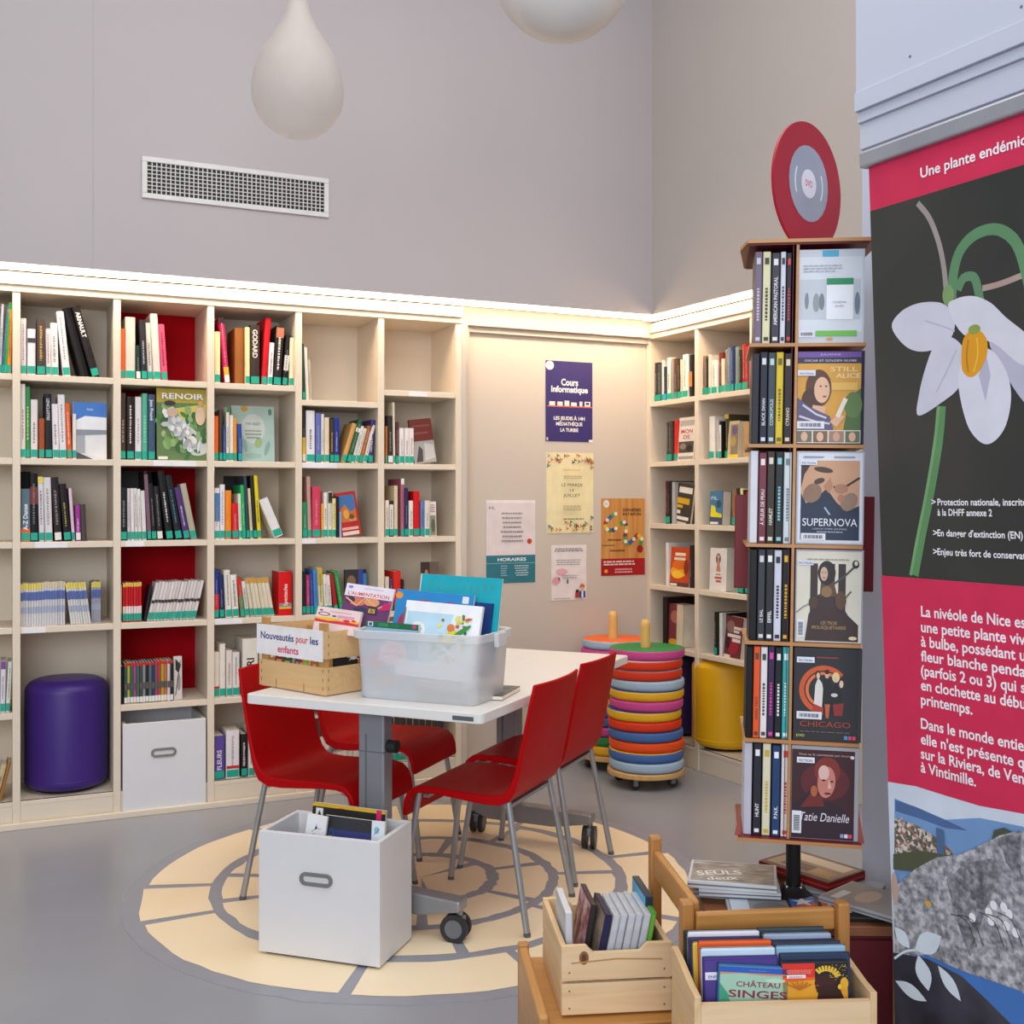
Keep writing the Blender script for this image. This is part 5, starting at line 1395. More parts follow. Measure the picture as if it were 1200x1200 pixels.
TXC = 0.599
TWM = T(TXC, 2.375, CZ) @ RZ(math.radians(-10.0))
tw = thing('disc_tower', 'tall revolving film disc tower with dark red panels and wooden edges', 'display stand', TWM)
MB().lathe([(0.052, 0.0), (0.052, 0.005), (0.03, 0.022), (0.02, 0.036), (0, 0.036)], 36).build('base_disc', mat('#1a1718', 0.35), tw, True)
MB().tube((0, 0, 0.02), (0, 0, 0.17), 0.0155, n=24).build('pole', mat('#121113', 0.3), tw, True)
MB().box(-0.016, -0.0163, 0.022, 0.016, -0.012, 0.036).build('pole_label', '#d8d4d0', tw)
FTW = Frame(TWM @ RY(math.radians(0.95)) @ T(0, -0.115, -CZ))     # front face of the tower; z is height above the floor
LN = FTW.M.copy()
TRED = mat('#6a0f1c', 0.45, var=0.05)
TIERS = [1.974, 1.768, 1.563, 1.360, 1.161, 0.962, 0.765]
hw = 0.1145
loc = TWM.inverted() @ LN                                           # parts hang on the tower root


def tpart(name, mb, m, bevel=0.0):
    o = mb.build(name, m, tw, bevel=bevel)
    o.matrix_basis = loc
    return o


BT = 0.007
TD = 0.23
for i, z in enumerate(TIERS):
    if i == 0:
        tpart('top_board', MB().prismz([(-0.122, -0.012), (0.122, -0.012), (0.135, 0.06), (0.122, TD + 0.012), (-0.122, TD + 0.012), (-0.135, 0.06)], z, z + BT), [EDGE])
        tpart('top_panel', MB().box(-0.118, -0.004, z - 0.003, 0.118, TD + 0.004, z), TRED)
    elif i == 6:
        tpart('bottom_board', MB().box(-0.122, -0.012, z - BT, 0.122, TD + 0.012, z), EDGE)
        tpart('bottom_panel', MB().box(-0.121, -0.011, z, 0.121, TD + 0.011, z + 0.001), TRED)
    else:
        tpart('shelf', MB().box(-hw, -0.003, z - BT / 2, hw, TD + 0.003, z + BT / 2), EDGE)
tpart('core_panel', MB().box(-0.1, 0.149, TIERS[6], 0.1, 0.153, TIERS[0]).box(-0.0305, 0.002, TIERS[6], -0.0295, 0.15, TIERS[0]), TRED)
xd = FTW.hit(930, 600)[0]
tpart('divider', MB().box(xd - 0.0028, -0.002, TIERS[6], xd + 0.0028, 0.15, TIERS[0]), EDGE)
x0, z0 = FTW.hit(862, 689, 0.236)
x1, z1 = FTW.hit(1022, 582, 0.236)
mb = MB().box(x0 - 0.004, 0.236, z0, x1 + 0.006, 0.242, z1)
tpart('side_placard', mb, mat('#7c0a18', 0.4, var=0.03), 0.002)
for s_ in (-1, 1):
    MB().box(0, 0, 0, 0.003, 0.03, 0.11)
tpart('bottom_flange', MB().prism([(-0.128, TIERS[6]), (-0.1165, TIERS[6]), (-0.1165, TIERS[6] + 0.055)], 0.002, 0.006).prism([(0.1165, TIERS[6] + 0.062), (0.1165, TIERS[6]), (0.128, TIERS[6])], 0.002, 0.006), mat('#9a4a44', 0.4))
# round sign on top
ds = math.radians(55)
sgn_M = loc @ T(FTW.hit(945, 283, 0.10)[0], 0.10, TIERS[0] + BT) @ RZ(ds)
R_ = 0.136
o = MB().tube((0, -0.003, R_ - 0.004), (0, 0.003, R_ - 0.004), R_, n=64).build('round_sign', mat('#a80f26', 0.4, var=0.03), tw, True)
o.matrix_basis = sgn_M
o['label'] = 'round red sign with a grey disc'
a_ = art(o, [('e', 0, R_ + 0.004, 0.079, 0.0795, '#9da0ad'), ('e', 0, R_ + 0.004, 0.030, 0.030, '#e2dde4'), ('t', 0, R_ - 0.002, 0.019, 'DVD', '#c83a4a', {'w': 0.028, 'b': 0.01}),
             ('s', [(-0.055 * math.cos(t), R_ + 0.004 + 0.055 * math.sin(t)) for t in [-0.5 + 0.1 * k for k in range(11)]], 0.005, '#e2dde4'), ('s', [(0.055 * math.cos(t), R_ + 0.004 + 0.055 * math.sin(t)) for t in [-0.5 + 0.1 * k for k in range(11)]], 0.005, '#e2dde4')], -0.0036, 'sign_print')

CLR = mat('#c3c4c9', 0.42, spec=0.22)
TIERN = ['top', 'second', 'third', 'fourth', 'fifth', 'lowest']


def disc_case(M, W, h, th, c, shapes, label, group, face='front', cat='film case'):
    """plastic case: shell with rounded hinge side, printed sleeve under film"""
    b = MB().box(0, 0, 0, W, th, h).build('film_case', mat(c, 0.42, spec=0.22), None, bevel=0.0012, seg=1)
    b.matrix_basis = M
    MB().box(0.001, th * 0.46, -0.0003, W + 0.0003, th * 0.54, h + 0.0003).build('lid_seam', '#0f0f10' if lum(c) < 110 else '#8a8b90', b)
    if shapes:
        art(b, shapes, -0.0006, 'sleeve_print', sx=W, sz=h)
    return tag(b, label, cat, group)


SP = [
    [('#75647a', '', '#c8c0cc'), ('#d9d4ac', '', '#3a3428'), ('#3a3742', 'AMERICAN PASTORAL', '#e0dce4'), ('#cfd2dc', '', '#2a2a3a'), ('#241a2a', '', '#c83a3a')],
    [('#23232f', None, ''), ('#1f2030', 'BLACK SWAN', '#d4d4dc'), ('#3a464e', 'COSMOPOLIS', '#b8ccd0'), ('#d9bc2a', '', '#6a5a1a'), ('#241d24', 'CYRANO', '#d8c8a8')],
    [('#d5d5dc', None, ''), ('#733441', 'À FLEUR DE PEAU', '#e6d8d8'), ('#3a332c', 'HAMLET', '#dcd4c0'), ('#20282c', '', '#8ac0c8'), ('#c9d2d6', '', '#6a7478')],
    [('#141317', None, ''), ('#3a3b42', 'LE BAL', '#d0d0d4'), ('#2e2e33', 'EIFFEL', '#e8e8e8'), ('#cfcfdd', '', '#23232c'), ('#1d1b1c', '', '#d8a82a')],
    [('#121114', None, ''), ('#e0562a', 'ANNA TESTE', '#5a3a1a'), ('#e0dcdc', '', '#3a3a44'), ('#3a2a4a', '', '#d83aa0'), ('#232229', '', '#e0dce0'), ('#3aa6a4', '', '#dceeee')],
    [('#b9b6c2', None, ''), ('#2c2a33', 'HUNT', '#e8e4e8'), ('#d9d2b4', '', '#c8a43a'), ('#27406a', 'P.N.K.', '#e6e8ee'), ('#e4dedc', '', '#c83a3a')],
]
SPW = [(884, 928), (881, 928), (879, 928), (878, 926), (874, 925), (871, 926)]


def person(x, z, s, skin, hair, top, hr=1.0):
    return [('p', [(x - 0.26 * s, z - 0.62 * s), (x - 0.2 * s, z - 0.28 * s), (x - 0.07 * s, z - 0.2 * s), (x + 0.07 * s, z - 0.2 * s), (x + 0.2 * s, z - 0.28 * s), (x + 0.27 * s, z - 0.62 * s)], top),
            ('e', x, z - 0.02 * s, 0.15 * s * hr, 0.19 * s * hr, hair), ('r', x - 0.04 * s, z - 0.24 * s, x + 0.04 * s, z - 0.1 * s, skin), ('e', x, z - 0.03 * s, 0.1 * s, 0.14 * s, skin),
            ('e', x - 0.04 * s, z - 0.01 * s, 0.016 * s, 0.01 * s, '#2a1e1c'), ('e', x + 0.04 * s, z - 0.01 * s, 0.016 * s, 0.01 * s, '#2a1e1c'), ('e', x, z - 0.10 * s, 0.03 * s, 0.011 * s, '#8a3a38')]


BARC = [('r', 0.0, 0.0, 1, 1, '#dcdbe2')] + [('r', 0.1 + 0.05 * k, 0.25, 0.1 + 0.05 * k + (0.03 if k % 3 else 0.018), 0.75, '#3a3a44') for k in range(16)]


def sub(shapes, x0, z0, x1, z1):
    out = []
    for s_ in shapes:
        out.append(('r', x0 + (x1 - x0) * s_[1], z0 + (z1 - z0) * s_[2], x0 + (x1 - x0) * s_[3], z0 + (z1 - z0) * s_[4], s_[5]))
    return out


FICT = [('r', 0.04, 0.84, 0.30, 0.90, '#d6dae2'), ('t', 0.17, 0.852, 0.032, 'FICTION', '#4a4a86', {'w': 0.2, 'b': 0.02})]
cov = []
cov.append(('#b7b9bf', [('r', 0, 0, 1, 1, '#c2c6cf'), ('r', 0.03, 0.12, 0.97, 0.92, '#d0d4dc'), ('r', 0.05, 0.25, 0.95, 0.68, '#bcc2ca'), ('r', 0.38, 0.92, 0.62, 0.99, '#4aa2c4'), ('e', 0.16, 0.45, 0.03, 0.09, '#7a828a'), ('e', 0.3, 0.43, 0.05, 0.1, '#8a9298'), ('e', 0.38, 0.44, 0.04, 0.09, '#727a82'), ('e', 0.9, 0.42, 0.04, 0.12, '#6a7a8a'),
             ('r', 0.45, 0.25, 0.84, 0.62, '#e8e8ee'), ('r', 0.45, 0.62, 0.84, 0.69, '#1f8a5a'), ('t', 0.64, 0.42, 0.035, 'CINÉMA', '#6a6a74', {'w': 0.2}), ('t', 0.64, 0.38, 0.03, 'DVD', '#4a4a54', {'w': 0.12}), ('r', 0.3, 0.07, 0.9, 0.13, '#6ab44a'), ('e', 0.5, 0.04, 0.05, 0.014, '#d88a2a')] + sub(BARC, 0.05, 0.06, 0.28, 0.13) + bars(0.1, 0.7, 0.82, 3, 0.01, 0.03, '#a4aab4', 3),
            'pale grey back cover with a green topped label, top front of the disc tower'))
cov.append(('#2c2638', [('r', 0.02, 0.01, 0.95, 0.99, '#d39a3a'), ('r', 0.02, 0.93, 0.95, 0.99, '#6f4a9a'), ('r', 0.02, 0.865, 0.95, 0.93, '#2f2a44'), ('t', 0.5, 0.885, 0.03, 'OSCAR ET GOLDEN GLOBE', '#d8d0e0', {'w': 0.76}), ('t', 0.5, 0.952, 0.025, 'JULIANNE', '#c8b8dc', {'w': 0.3}), ('t', 0.7, 0.78, 0.07, 'STILL', '#e8c890', {'w': 0.4, 'b': 0.015}), ('t', 0.76, 0.71, 0.07, 'ALICE', '#ead2a4', {'w': 0.36, 'b': 0.015}),
             ('p', [(0.7, 0.15), (0.78, 0.5), (0.95, 0.6), (0.95, 0.15)], '#4f6a3a'), ('e', 0.84, 0.42, 0.13, 0.14, '#5d7a44'), ('r', 0.5, 0.58, 0.9, 0.66, '#e2b45c')]
            + [('e', 0.33, 0.6, 0.19, 0.2, '#5a3326'), ('e', 0.22, 0.46, 0.14, 0.14, '#4a2a20'), ('e', 0.38, 0.58, 0.115, 0.14, '#dcae90'), ('e', 0.36, 0.62, 0.018, 0.008, '#2a1e1c'), ('e', 0.44, 0.62, 0.018, 0.008, '#2a1e1c'), ('e', 0.42, 0.51, 0.03, 0.01, '#9a4a44'), ('p', [(0.25, 0.42), (0.45, 0.4), (0.42, 0.3), (0.22, 0.3)], '#d8a688'), ('p', [(0.02, 0.5), (0.2, 0.4), (0.5, 0.3), (0.56, 0.15), (0.02, 0.15)], '#5a5272'), ('s', [(0.05, 0.3), (0.3, 0.24), (0.5, 0.22)], 0.004, '#c8c0cc'), ('s', [(0.1, 0.42), (0.3, 0.32), (0.45, 0.28)], 0.004, '#c8c0cc'), ('p', [(0.5, 0.24), (0.62, 0.32), (0.72, 0.3), (0.6, 0.18)], '#dcae90'), ('p', [(0.58, 0.3), (0.7, 0.5), (0.76, 0.48), (0.64, 0.28)], '#e8dccc'), ('r', 0.02, 0.01, 0.95, 0.15, '#dcd6cc')]
            + [('r', 0.02, 0.02, 0.24, 0.14, '#6a6a5a'), ('e', 0.13, 0.08, 0.05, 0.05, '#d8a88c'), ('r', 0.26, 0.02, 0.47, 0.14, '#7a5a44'), ('e', 0.36, 0.08, 0.05, 0.05, '#d8b090'), ('r', 0.49, 0.02, 0.71, 0.14, '#9a7a6a'), ('e', 0.6, 0.08, 0.05, 0.05, '#c89a80'), ('r', 0.73, 0.02, 0.94, 0.14, '#5a6a4a'), ('e', 0.83, 0.08, 0.05, 0.05, '#d0a488')]
            + sub(BARC, 0.02, 0.165, 0.42, 0.245) + [('r', 0.02, 0.73, 0.28, 0.79, '#d8d6de'), ('t', 0.15, 0.742, 0.03, 'FICTION', '#5a4a86', {'w': 0.2, 'b': 0.02})], 'film case with a brown haired woman on orange, second tier front of the disc tower'))
cov.append(('#b9bcc6', [('r', 0.03, 0.02, 0.97, 0.98, '#d9dce6'), ('r', 0.07, 0.05, 0.93, 0.90, '#1d2a3e'), ('p', [(0.07, 0.55), (0.07, 0.9), (0.93, 0.9), (0.93, 0.42), (0.75, 0.36), (0.6, 0.45), (0.45, 0.6), (0.3, 0.5), (0.15, 0.44)], '#c89878'), ('p', [(0.07, 0.9), (0.07, 0.6), (0.12, 0.75), (0.25, 0.9)], '#3a2a24'), ('e', 0.24, 0.55, 0.14, 0.10, '#8a6a56', 0.3), ('e', 0.34, 0.68, 0.08, 0.03, '#4a342a', 0.2), ('e', 0.4, 0.80, 0.14, 0.03, '#4a342a', -0.1), ('p', [(0.40, 0.62), (0.5, 0.72), (0.54, 0.62), (0.48, 0.55)], '#b07e62'),
             ('s', [(0.55, 0.62), (0.68, 0.60), (0.93, 0.72)], 0.004, '#2a2220'), ('e', 0.66, 0.6, 0.1, 0.05, '#a87a60'), ('e', 0.78, 0.46, 0.13, 0.09, '#8f7462', 0.4), ('e', 0.66, 0.50, 0.05, 0.04, '#a8745c'), ('p', [(0.07, 0.05), (0.07, 0.4), (0.3, 0.42), (0.5, 0.5), (0.7, 0.36), (0.93, 0.36), (0.93, 0.05)], '#1f2d45'), ('s', [(0.42, 0.40), (0.5, 0.32)], 0.003, '#9ab8d8'), ('t', 0.5, 0.20, 0.115, 'SUPERNOVA', '#e2e4ea', {'w': 0.8}), ('t', 0.5, 0.16, 0.022, "L'AMOUR COMME UNE ÉTOILE", '#b8c0cc', {'w': 0.5})]
            + bars(0.3, 0.7, 0.13, 1, 0.012, 0.02, '#9aa4b4', 3, align='c') + sub(BARC, 0.08, 0.045, 0.44, 0.12) + [('r', 0.06, 0.85, 0.30, 0.905, '#d6dae2'), ('t', 0.18, 0.86, 0.03, 'FICTION', '#6a4a86', {'w': 0.2, 'b': 0.02}), ('r', 0.1, 0.93, 0.4, 0.945, '#8a90a0'), ('r', 0.55, 0.93, 0.85, 0.945, '#8a90a0')], 'film case with two faces close together on dark blue, third tier front'))
cov.append(('#a8a6b0', [('r', 0.02, 0.01, 0.97, 0.98, '#d6d0c0'), ('r', 0.22, 0.34, 0.74, 0.85, '#3a2c2c'), ('r', 0.33, 0.34, 0.38, 0.85, '#d6d0c0'), ('r', 0.58, 0.34, 0.63, 0.85, '#d6d0c0'), ('p', [(0.15, 0.02), (0.2, 0.3), (0.34, 0.52), (0.6, 0.52), (0.78, 0.3), (0.93, 0.2), (0.93, 0.02)], '#3c2a2a'), ('p', [(0.36, 0.5), (0.38, 0.68), (0.46, 0.76), (0.56, 0.68), (0.62, 0.5)], '#5e4632'), ('e', 0.46, 0.75, 0.13, 0.13, '#2c2226'), ('e', 0.42, 0.74, 0.055, 0.075, '#c8a48e'), ('e', 0.40, 0.755, 0.01, 0.006, '#2a1e1c'), ('e', 0.44, 0.755, 0.01, 0.006, '#2a1e1c'), ('e', 0.42, 0.70, 0.016, 0.006, '#8a3a38'),
             ('s', [(0.56, 0.63), (0.72, 0.72), (0.86, 0.82)], 0.004, '#4a4648'), ('s', [(0.02, 0.32), (0.12, 0.38), (0.22, 0.42)], 0.003, '#8a8280'), ('s', [(0.66, 0.42), (0.75, 0.5), (0.82, 0.56)], 0.003, '#5a5048'), ('e', 0.88, 0.85, 0.05, 0.045, '#2a2628'), ('e', 0.885, 0.86, 0.025, 0.025, '#d6d0c0'), ('e', 0.27, 0.43, 0.07, 0.07, '#4a3628'), ('e', 0.67, 0.46, 0.08, 0.1, '#5a4232'), ('e', 0.46, 0.55, 0.08, 0.06, '#8a6a46'),
             ('t', 0.5, 0.2, 0.05, 'LES TROIS', '#a8895a', {'w': 0.24, 'b': 0.01}), ('t', 0.5, 0.15, 0.05, 'MOUSQUETAIRES', '#a8895a', {'w': 0.5, 'b': 0.01}), ('e', 0.85, 0.06, 0.06, 0.02, '#d8c8a0'), ('r', 0.03, 0.06, 0.14, 0.25, '#dcdbe2')] + [('r', 0.05, 0.08 + 0.012 * k, 0.12, 0.08 + 0.012 * k + 0.007, '#4a4a54') for k in range(12)] + [('r', 0.03, 0.83, 0.26, 0.88, '#d0d2da'), ('t', 0.145, 0.842, 0.03, 'FICTION', '#5a5a96', {'w': 0.2, 'b': 0.02})] + bars(0.15, 0.8, 0.89, 1, 0.012, 0.02, '#9a927e', 3, align='c'),
            'film case with dark cloaked figures on cream, fourth tier front'))
ring = [(0.45 + 0.33 * math.cos(t), 0.55 + 0.235 * math.sin(t)) for t in [0.7 + 0.16 * k for k in range(26)]]
ring2 = [(0.45 + 0.25 * math.cos(t), 0.55 + 0.178 * math.sin(t)) for t in [0.7 + 0.16 * k for k in range(26)]]
cov.append(('#3a3b42', [('r', 0.02, 0.02, 0.95, 0.98, '#27272c'), ('s', ring, 0.010, '#c8532a'), ('s', ring2, 0.006, '#d8703a'), ('p', [(0.3, 0.35), (0.32, 0.6), (0.36, 0.68), (0.42, 0.62), (0.47, 0.42), (0.45, 0.33)], '#d8d0cc'), ('e', 0.355, 0.71, 0.04, 0.045, '#2a1e1e'), ('e', 0.36, 0.70, 0.026, 0.034, '#d8b49a'), ('p', [(0.42, 0.3), (0.44, 0.66), (0.55, 0.66), (0.6, 0.3)], '#1d1b1f'), ('e', 0.49, 0.72, 0.033, 0.045, '#d0a88e'), ('e', 0.49, 0.745, 0.036, 0.025, '#2a2020'), ('e', 0.62, 0.69, 0.055, 0.055, '#dcc88a'), ('e', 0.61, 0.67, 0.028, 0.036, '#dcb89e'), ('p', [(0.55, 0.3), (0.57, 0.55), (0.62, 0.63), (0.7, 0.52), (0.72, 0.3)], '#1f1c1f'), ('e', 0.7, 0.62, 0.03, 0.04, '#dcc0a8'), ('e', 0.6, 0.5, 0.05, 0.02, '#c8c0c0'),
             ('p', [(0.28, 0.28), (0.3, 0.4), (0.44, 0.36), (0.44, 0.28)], '#a83a30'), ('p', [(0.48, 0.25), (0.46, 0.4), (0.54, 0.4), (0.52, 0.25)], '#b85a3a'), ('p', [(0.6, 0.28), (0.58, 0.4), (0.74, 0.42), (0.72, 0.28)], '#8a2a28'), ('t', 0.47, 0.155, 0.085, 'CHICAGO', '#a83e2a', {'w': 0.74}), ('r', 0.33, 0.89, 0.65, 0.905, '#8a3a3a'), ('t', 0.11, 0.045, 0.035, 'DVD', '#b8c04a', {'w': 0.12, 'b': 0.02}), ('r', 0.75, 0.03, 0.80, 0.07, '#4a8ab8'), ('r', 0.81, 0.03, 0.86, 0.07, '#b8487a'), ('r', 0.87, 0.03, 0.92, 0.07, '#c83a4a')]
            + sub(BARC, 0.05, 0.235, 0.42, 0.315) + FICT + bars(0.08, 0.85, 0.1, 1, 0.01, 0.02, '#6a5a58', 4, align='c'), 'dark film case with three figures in a red ring, fifth tier front'))
cov.append(('#a2a0a6', [('r', 0.01, 0.01, 0.93, 0.96, '#3a1720'), ('e', 0.5, 0.62, 0.36, 0.2, '#5a1e22'), ('p', [(0.01, 0.35), (0.15, 0.42), (0.3, 0.55), (0.5, 0.42), (0.75, 0.36), (0.93, 0.2), (0.93, 0.01), (0.01, 0.01)], '#2c1626'), ('p', [(0.14, 0.34), (0.3, 0.5), (0.46, 0.46), (0.5, 0.36)], '#6a241c'), ('e', 0.53, 0.74, 0.19, 0.15, '#7a2a22'), ('e', 0.52, 0.62, 0.13, 0.17, '#c0786a', -0.2), ('e', 0.48, 0.72, 0.08, 0.08, '#d8b0a8', -0.4), ('e', 0.48, 0.64, 0.03, 0.01, '#3a1a18'), ('e', 0.6, 0.63, 0.022, 0.01, '#3a1a18'), ('p', [(0.55, 0.66), (0.60, 0.56), (0.54, 0.55)], '#d8a898'), ('e', 0.54, 0.5, 0.05, 0.012, '#6a1a1c'), ('e', 0.34, 0.52, 0.05, 0.06, '#a85a3a'),
             ('t', 0.5, 0.20, 0.13, 'Tatie Danielle', '#ddd4dc', {'w': 0.72, 'sh': 0.25}), ('t', 0.5, 0.9, 0.034, 'Vous ne la connaissez pas encore', '#c8a8a4', {'w': 0.78, 'sh': 0.2})] + [('r', 0.02, 0.06, 0.16, 0.3, '#dcdbe2')] + [('r', 0.045, 0.09 + 0.014 * k, 0.135, 0.09 + 0.014 * k + 0.008, '#3a3a44') for k in range(12)] + [('r', 0.08, 0.82, 0.34, 0.88, '#dcdce4'), ('t', 0.21, 0.832, 0.036, 'FICTION', '#3a3a76', {'w': 0.2, 'b': 0.02}), ('r', 0.73, 0.04, 0.78, 0.08, '#8a8ab8'), ('r', 0.79, 0.04, 0.84, 0.08, '#d8d0d8'), ('r', 0.85, 0.04, 0.9, 0.08, '#d83a6a'), ('e', 0.89, 0.9, 0.03, 0.018, '#d8d0d8')],
            'dark red film case with an older woman, lowest tier front of the disc tower'))
GF = 'film cases facing out on the disc tower'
for i in range(6):
    zb = TIERS[i + 1] + (BT / 2 if i < 5 else 0.001)
    gs = 'film case spines on the disc tower, %s tier' % TIERN[i]
    a, b_ = SPW[i]
    zm = zb + 0.1
    py = HZ + (CAMZ - zm) * FPX / 2.26
    n = len(SP[i])
    xa, xb = FTW.hit(a, py)[0], FTW.hit(b_, py)[0]
    wds = [1.0] * n
    if i == 0:
        wds = [1.0, 1.05, 1.15, 0.7, 0.7]
    tot = sum(wds)
    cur = xa
    rs = random.Random(i)
    for k, (c, t, tc) in enumerate(SP[i]):
        wd = (xb - xa) * wds[k] / tot
        th = min(wd * 0.88, 0.0155)
        h = 0.186 + rs.uniform(-0.001, 0.003)
        sh_ = [('r', 0.03, 0.01, 0.97, 0.99, c)]
        if t:
            L_ = min(text_geo(t, 0.015)[2] * th * 0.55, h * 0.62)
            sh_.append(('t', 0.5 + 0.22, 0.24, 0, '', tc))
            sh_.pop()
        M = FTW.M @ T(cur + (wd - th) * 0.5, 0.006 + rs.uniform(-0.003, 0.003), zb + 0.0006)
        bx = MB().box(0, 0, 0, th, 0.135, h).build('film_case', mat(c, 0.42, spec=0.22), None, bevel=0.0012, seg=1)
        bx.matrix_basis = M
        MB().box(-0.0003, 0.008, 0.0, th + 0.0003, 0.1353, h + 0.0003).build('case_shell', '#16151a' if lum(c) < 150 else '#c9cad0', bx)
        s2 = []
        if t:
            sz = th * 0.66
            s2.append(('t', th * 0.5 + sz * 0.36, h * 0.2, sz, t, tc, {'a': 'l', 'rot': math.pi / 2, 'w': min(L_ * 1.15, h * 0.6), 'b': 0.015}))
        elif t == '':
            z = h * 0.25
            while z < h * 0.6:
                l = h * rs.uniform(0.012, 0.03)
                s2.append(('r', th * 0.33, z, th * 0.66, z + l, tc))
                z += l + h * 0.012
        if t is not None:
            s2 += [('r', th * 0.2, h * 0.03, th * 0.8, h * 0.07, tc), ('r', th * 0.22, h * 0.86, th * 0.78, h * 0.93, tc)]
        if s2:
            art(bx, s2, -0.0006, 'spine_print')
        tag(bx, '%s film case, %s spine from left on the %s tier of the disc tower' % (cname(c), ORD[k], TIERN[i]), 'film case', gs)
        cur += wd
    x0 = FTW.hit(933 - (1 if i > 2 else 0) - (2 if i > 3 else 0) - (3 if i > 4 else 0), py)[0]
    c, shp, lab = cov[i]
    disc_case(FTW.M @ T(x0, 0.004, zb + 0.0006), 0.1335, 0.189, 0.014, c, shp, lab, GF)

# ------------------------------------------------------------------ loose cases lying on the low cabinet
FCB = Frame(CABM)
GL = 'cases lying on the low cabinet'


def flat_case(cx, cy, z, wd, dp, th, rot, c, shapes, label, edge=None):
    M = T(cx, cy, z) @ RZ(rot) @ T(-wd / 2, -dp / 2, th) @ RX(-math.pi / 2)
    b = MB().box(0, 0, 0, wd, th, dp).build('film_case', mat(c, 0.42, spec=0.22), None, bevel=0.001, seg=1)
    b.matrix_basis = M
    MB().box(-0.0003, th * 0.4, -0.0003, wd + 0.0003, th * 0.6, dp + 0.0003).build('lid_seam', edge or '#6a6b70', b)
    art(b, shapes, -0.0006, 'sleeve_print', sx=wd, sz=dp)
    return tag(b, label, 'film case', GL)


z = CZ + 0.0008
GP = noise_mat('grey_photo', [(0.35, '#5a5653'), (0.6, '#97928c'), (0.75, '#c2bdb6')], 24, (1, 1, 3), 0.3)
flat_case(0.490, 2.44, z, 0.17, 0.135, 0.015, -0.25, '#b4b6bc', [('r', 0.02, 0.02, 0.98, 0.98, '#9a9ca4'), ('r', 0.1, 0.0, 0.35, 0.3, '#c8d8e4')], 'grey case under the lettered case, left of the tower pole')
flat_case(0.488, 2.405, z + 0.0158, 0.17, 0.12, 0.014, -0.15, '#c2c5cc', [('r', 0, 0, 1, 1, '#b8bcc6')], 'pale case in the middle of the left pile on the cabinet')
flat_case(0.478, 2.415, z + 0.0306, 0.185, 0.14, 0.016, -0.22, '#c6c7cb', [('r', 0.03, 0.04, 0.97, 0.96, GP), ('t', 0.36, 0.35, 0.26, 'SEULS', '#e0dcd8', {'w': 0.52, 'b': 0.02, 'rot': 0.25}), ('t', 0.4, 0.12, 0.2, 'deux', '#e0dcd8', {'w': 0.36, 'b': 0.02, 'rot': 0.25})], 'photo case with white lettering on top of the pile left of the tower pole')
flat_case(0.672, 2.505, z + 0.012, 0.19, 0.133, 0.020, -0.92, '#6a1c1c', [('r', 0.0, 0.0, 1, 1, '#5a3028'), ('r', 0.05, 0.12, 0.97, 0.95, '#8f7a66'), ('r', 0.1, 0.6, 0.9, 0.9, '#c8b49a'), ('r', 0.2, 0.2, 0.6, 0.5, '#6a5040'), ('r', 0.62, 0.2, 0.9, 0.45, '#b48a5a')], 'dark red box with a tan cover behind the tower pole', '#a82a24')
flat_case(0.722, 2.43, z, 0.15, 0.13, 0.0115, -0.55, '#a4a6ac', [('r', 0.02, 0.03, 0.98, 0.97, '#9c9ea6'), ('e', 0.4, 0.6, 0.2, 0.1, '#b8bac2'), ('s', [(0.2, 0.4), (0.5, 0.5), (0.8, 0.42)], 0.003, '#6a6c74')], 'grey printed case right of the tower pole')
stars = [('r', 0, 0, 1, 1, '#1f1d22')]
for k in range(3):
    x = 0.02 + k * 0.33
    stars += [('r', x, 0.04, x + 0.28, 0.96, ['#3a6ab8', '#d86a4a', '#4a72b0'][k]), ('p', [(x, 0.3), (x + 0.28, 0.55), (x + 0.28, 0.2), (x, 0.04)], ['#d8502e', '#3a62a8', '#d8502e'][k]), ('p', [(x + 0.14, 0.9), (x + 0.17, 0.7), (x + 0.26, 0.7), (x + 0.19, 0.58), (x + 0.22, 0.4), (x + 0.14, 0.5), (x + 0.06, 0.4), (x + 0.09, 0.58), (x + 0.02, 0.7), (x + 0.11, 0.7)], '#e4dcd8'), ('p', [(x, 0.04), (x + 0.1, 0.3), (x + 0.28, 0.1), (x + 0.28, 0.04)], '#e0d4cc')]
flat_case(0.668, 2.305, z + 0.0005, 0.19, 0.095, 0.015, -0.10, '#1d1b20', stars, 'flat boxed set with blue and red star panels before the tower pole', '#3a383e')
flat_case(0.520, 2.30, z, 0.15, 0.10, 0.012, -0.1, '#a9adb4', [('r', 0.03, 0.03, 0.97, 0.97, '#8a8c92'), ('r', 0.05, 0.05, 0.3, 0.95, '#c0ccd8'), ('e', 0.6, 0.5, 0.25, 0.3, '#7a7674')], 'clear grey case at the left front of the cabinet top')
flat_case(0.752, 2.30, z + 0.0165, 0.135, 0.19, 0.012, 0.75, '#a2a4aa', [('r', 0.03, 0.03, 0.97, 0.97, '#8b8480'), ('e', 0.5, 0.6, 0.3, 0.12, '#b49a88'), ('r', 0.1, 0.8, 0.5, 0.9, '#c8c8cc'), ('s', [(0.4, 0.2), (0.6, 0.24), (0.9, 0.22)], 0.004, '#d8d4d4')], 'clear grey case overhanging the right front corner of the cabinet')

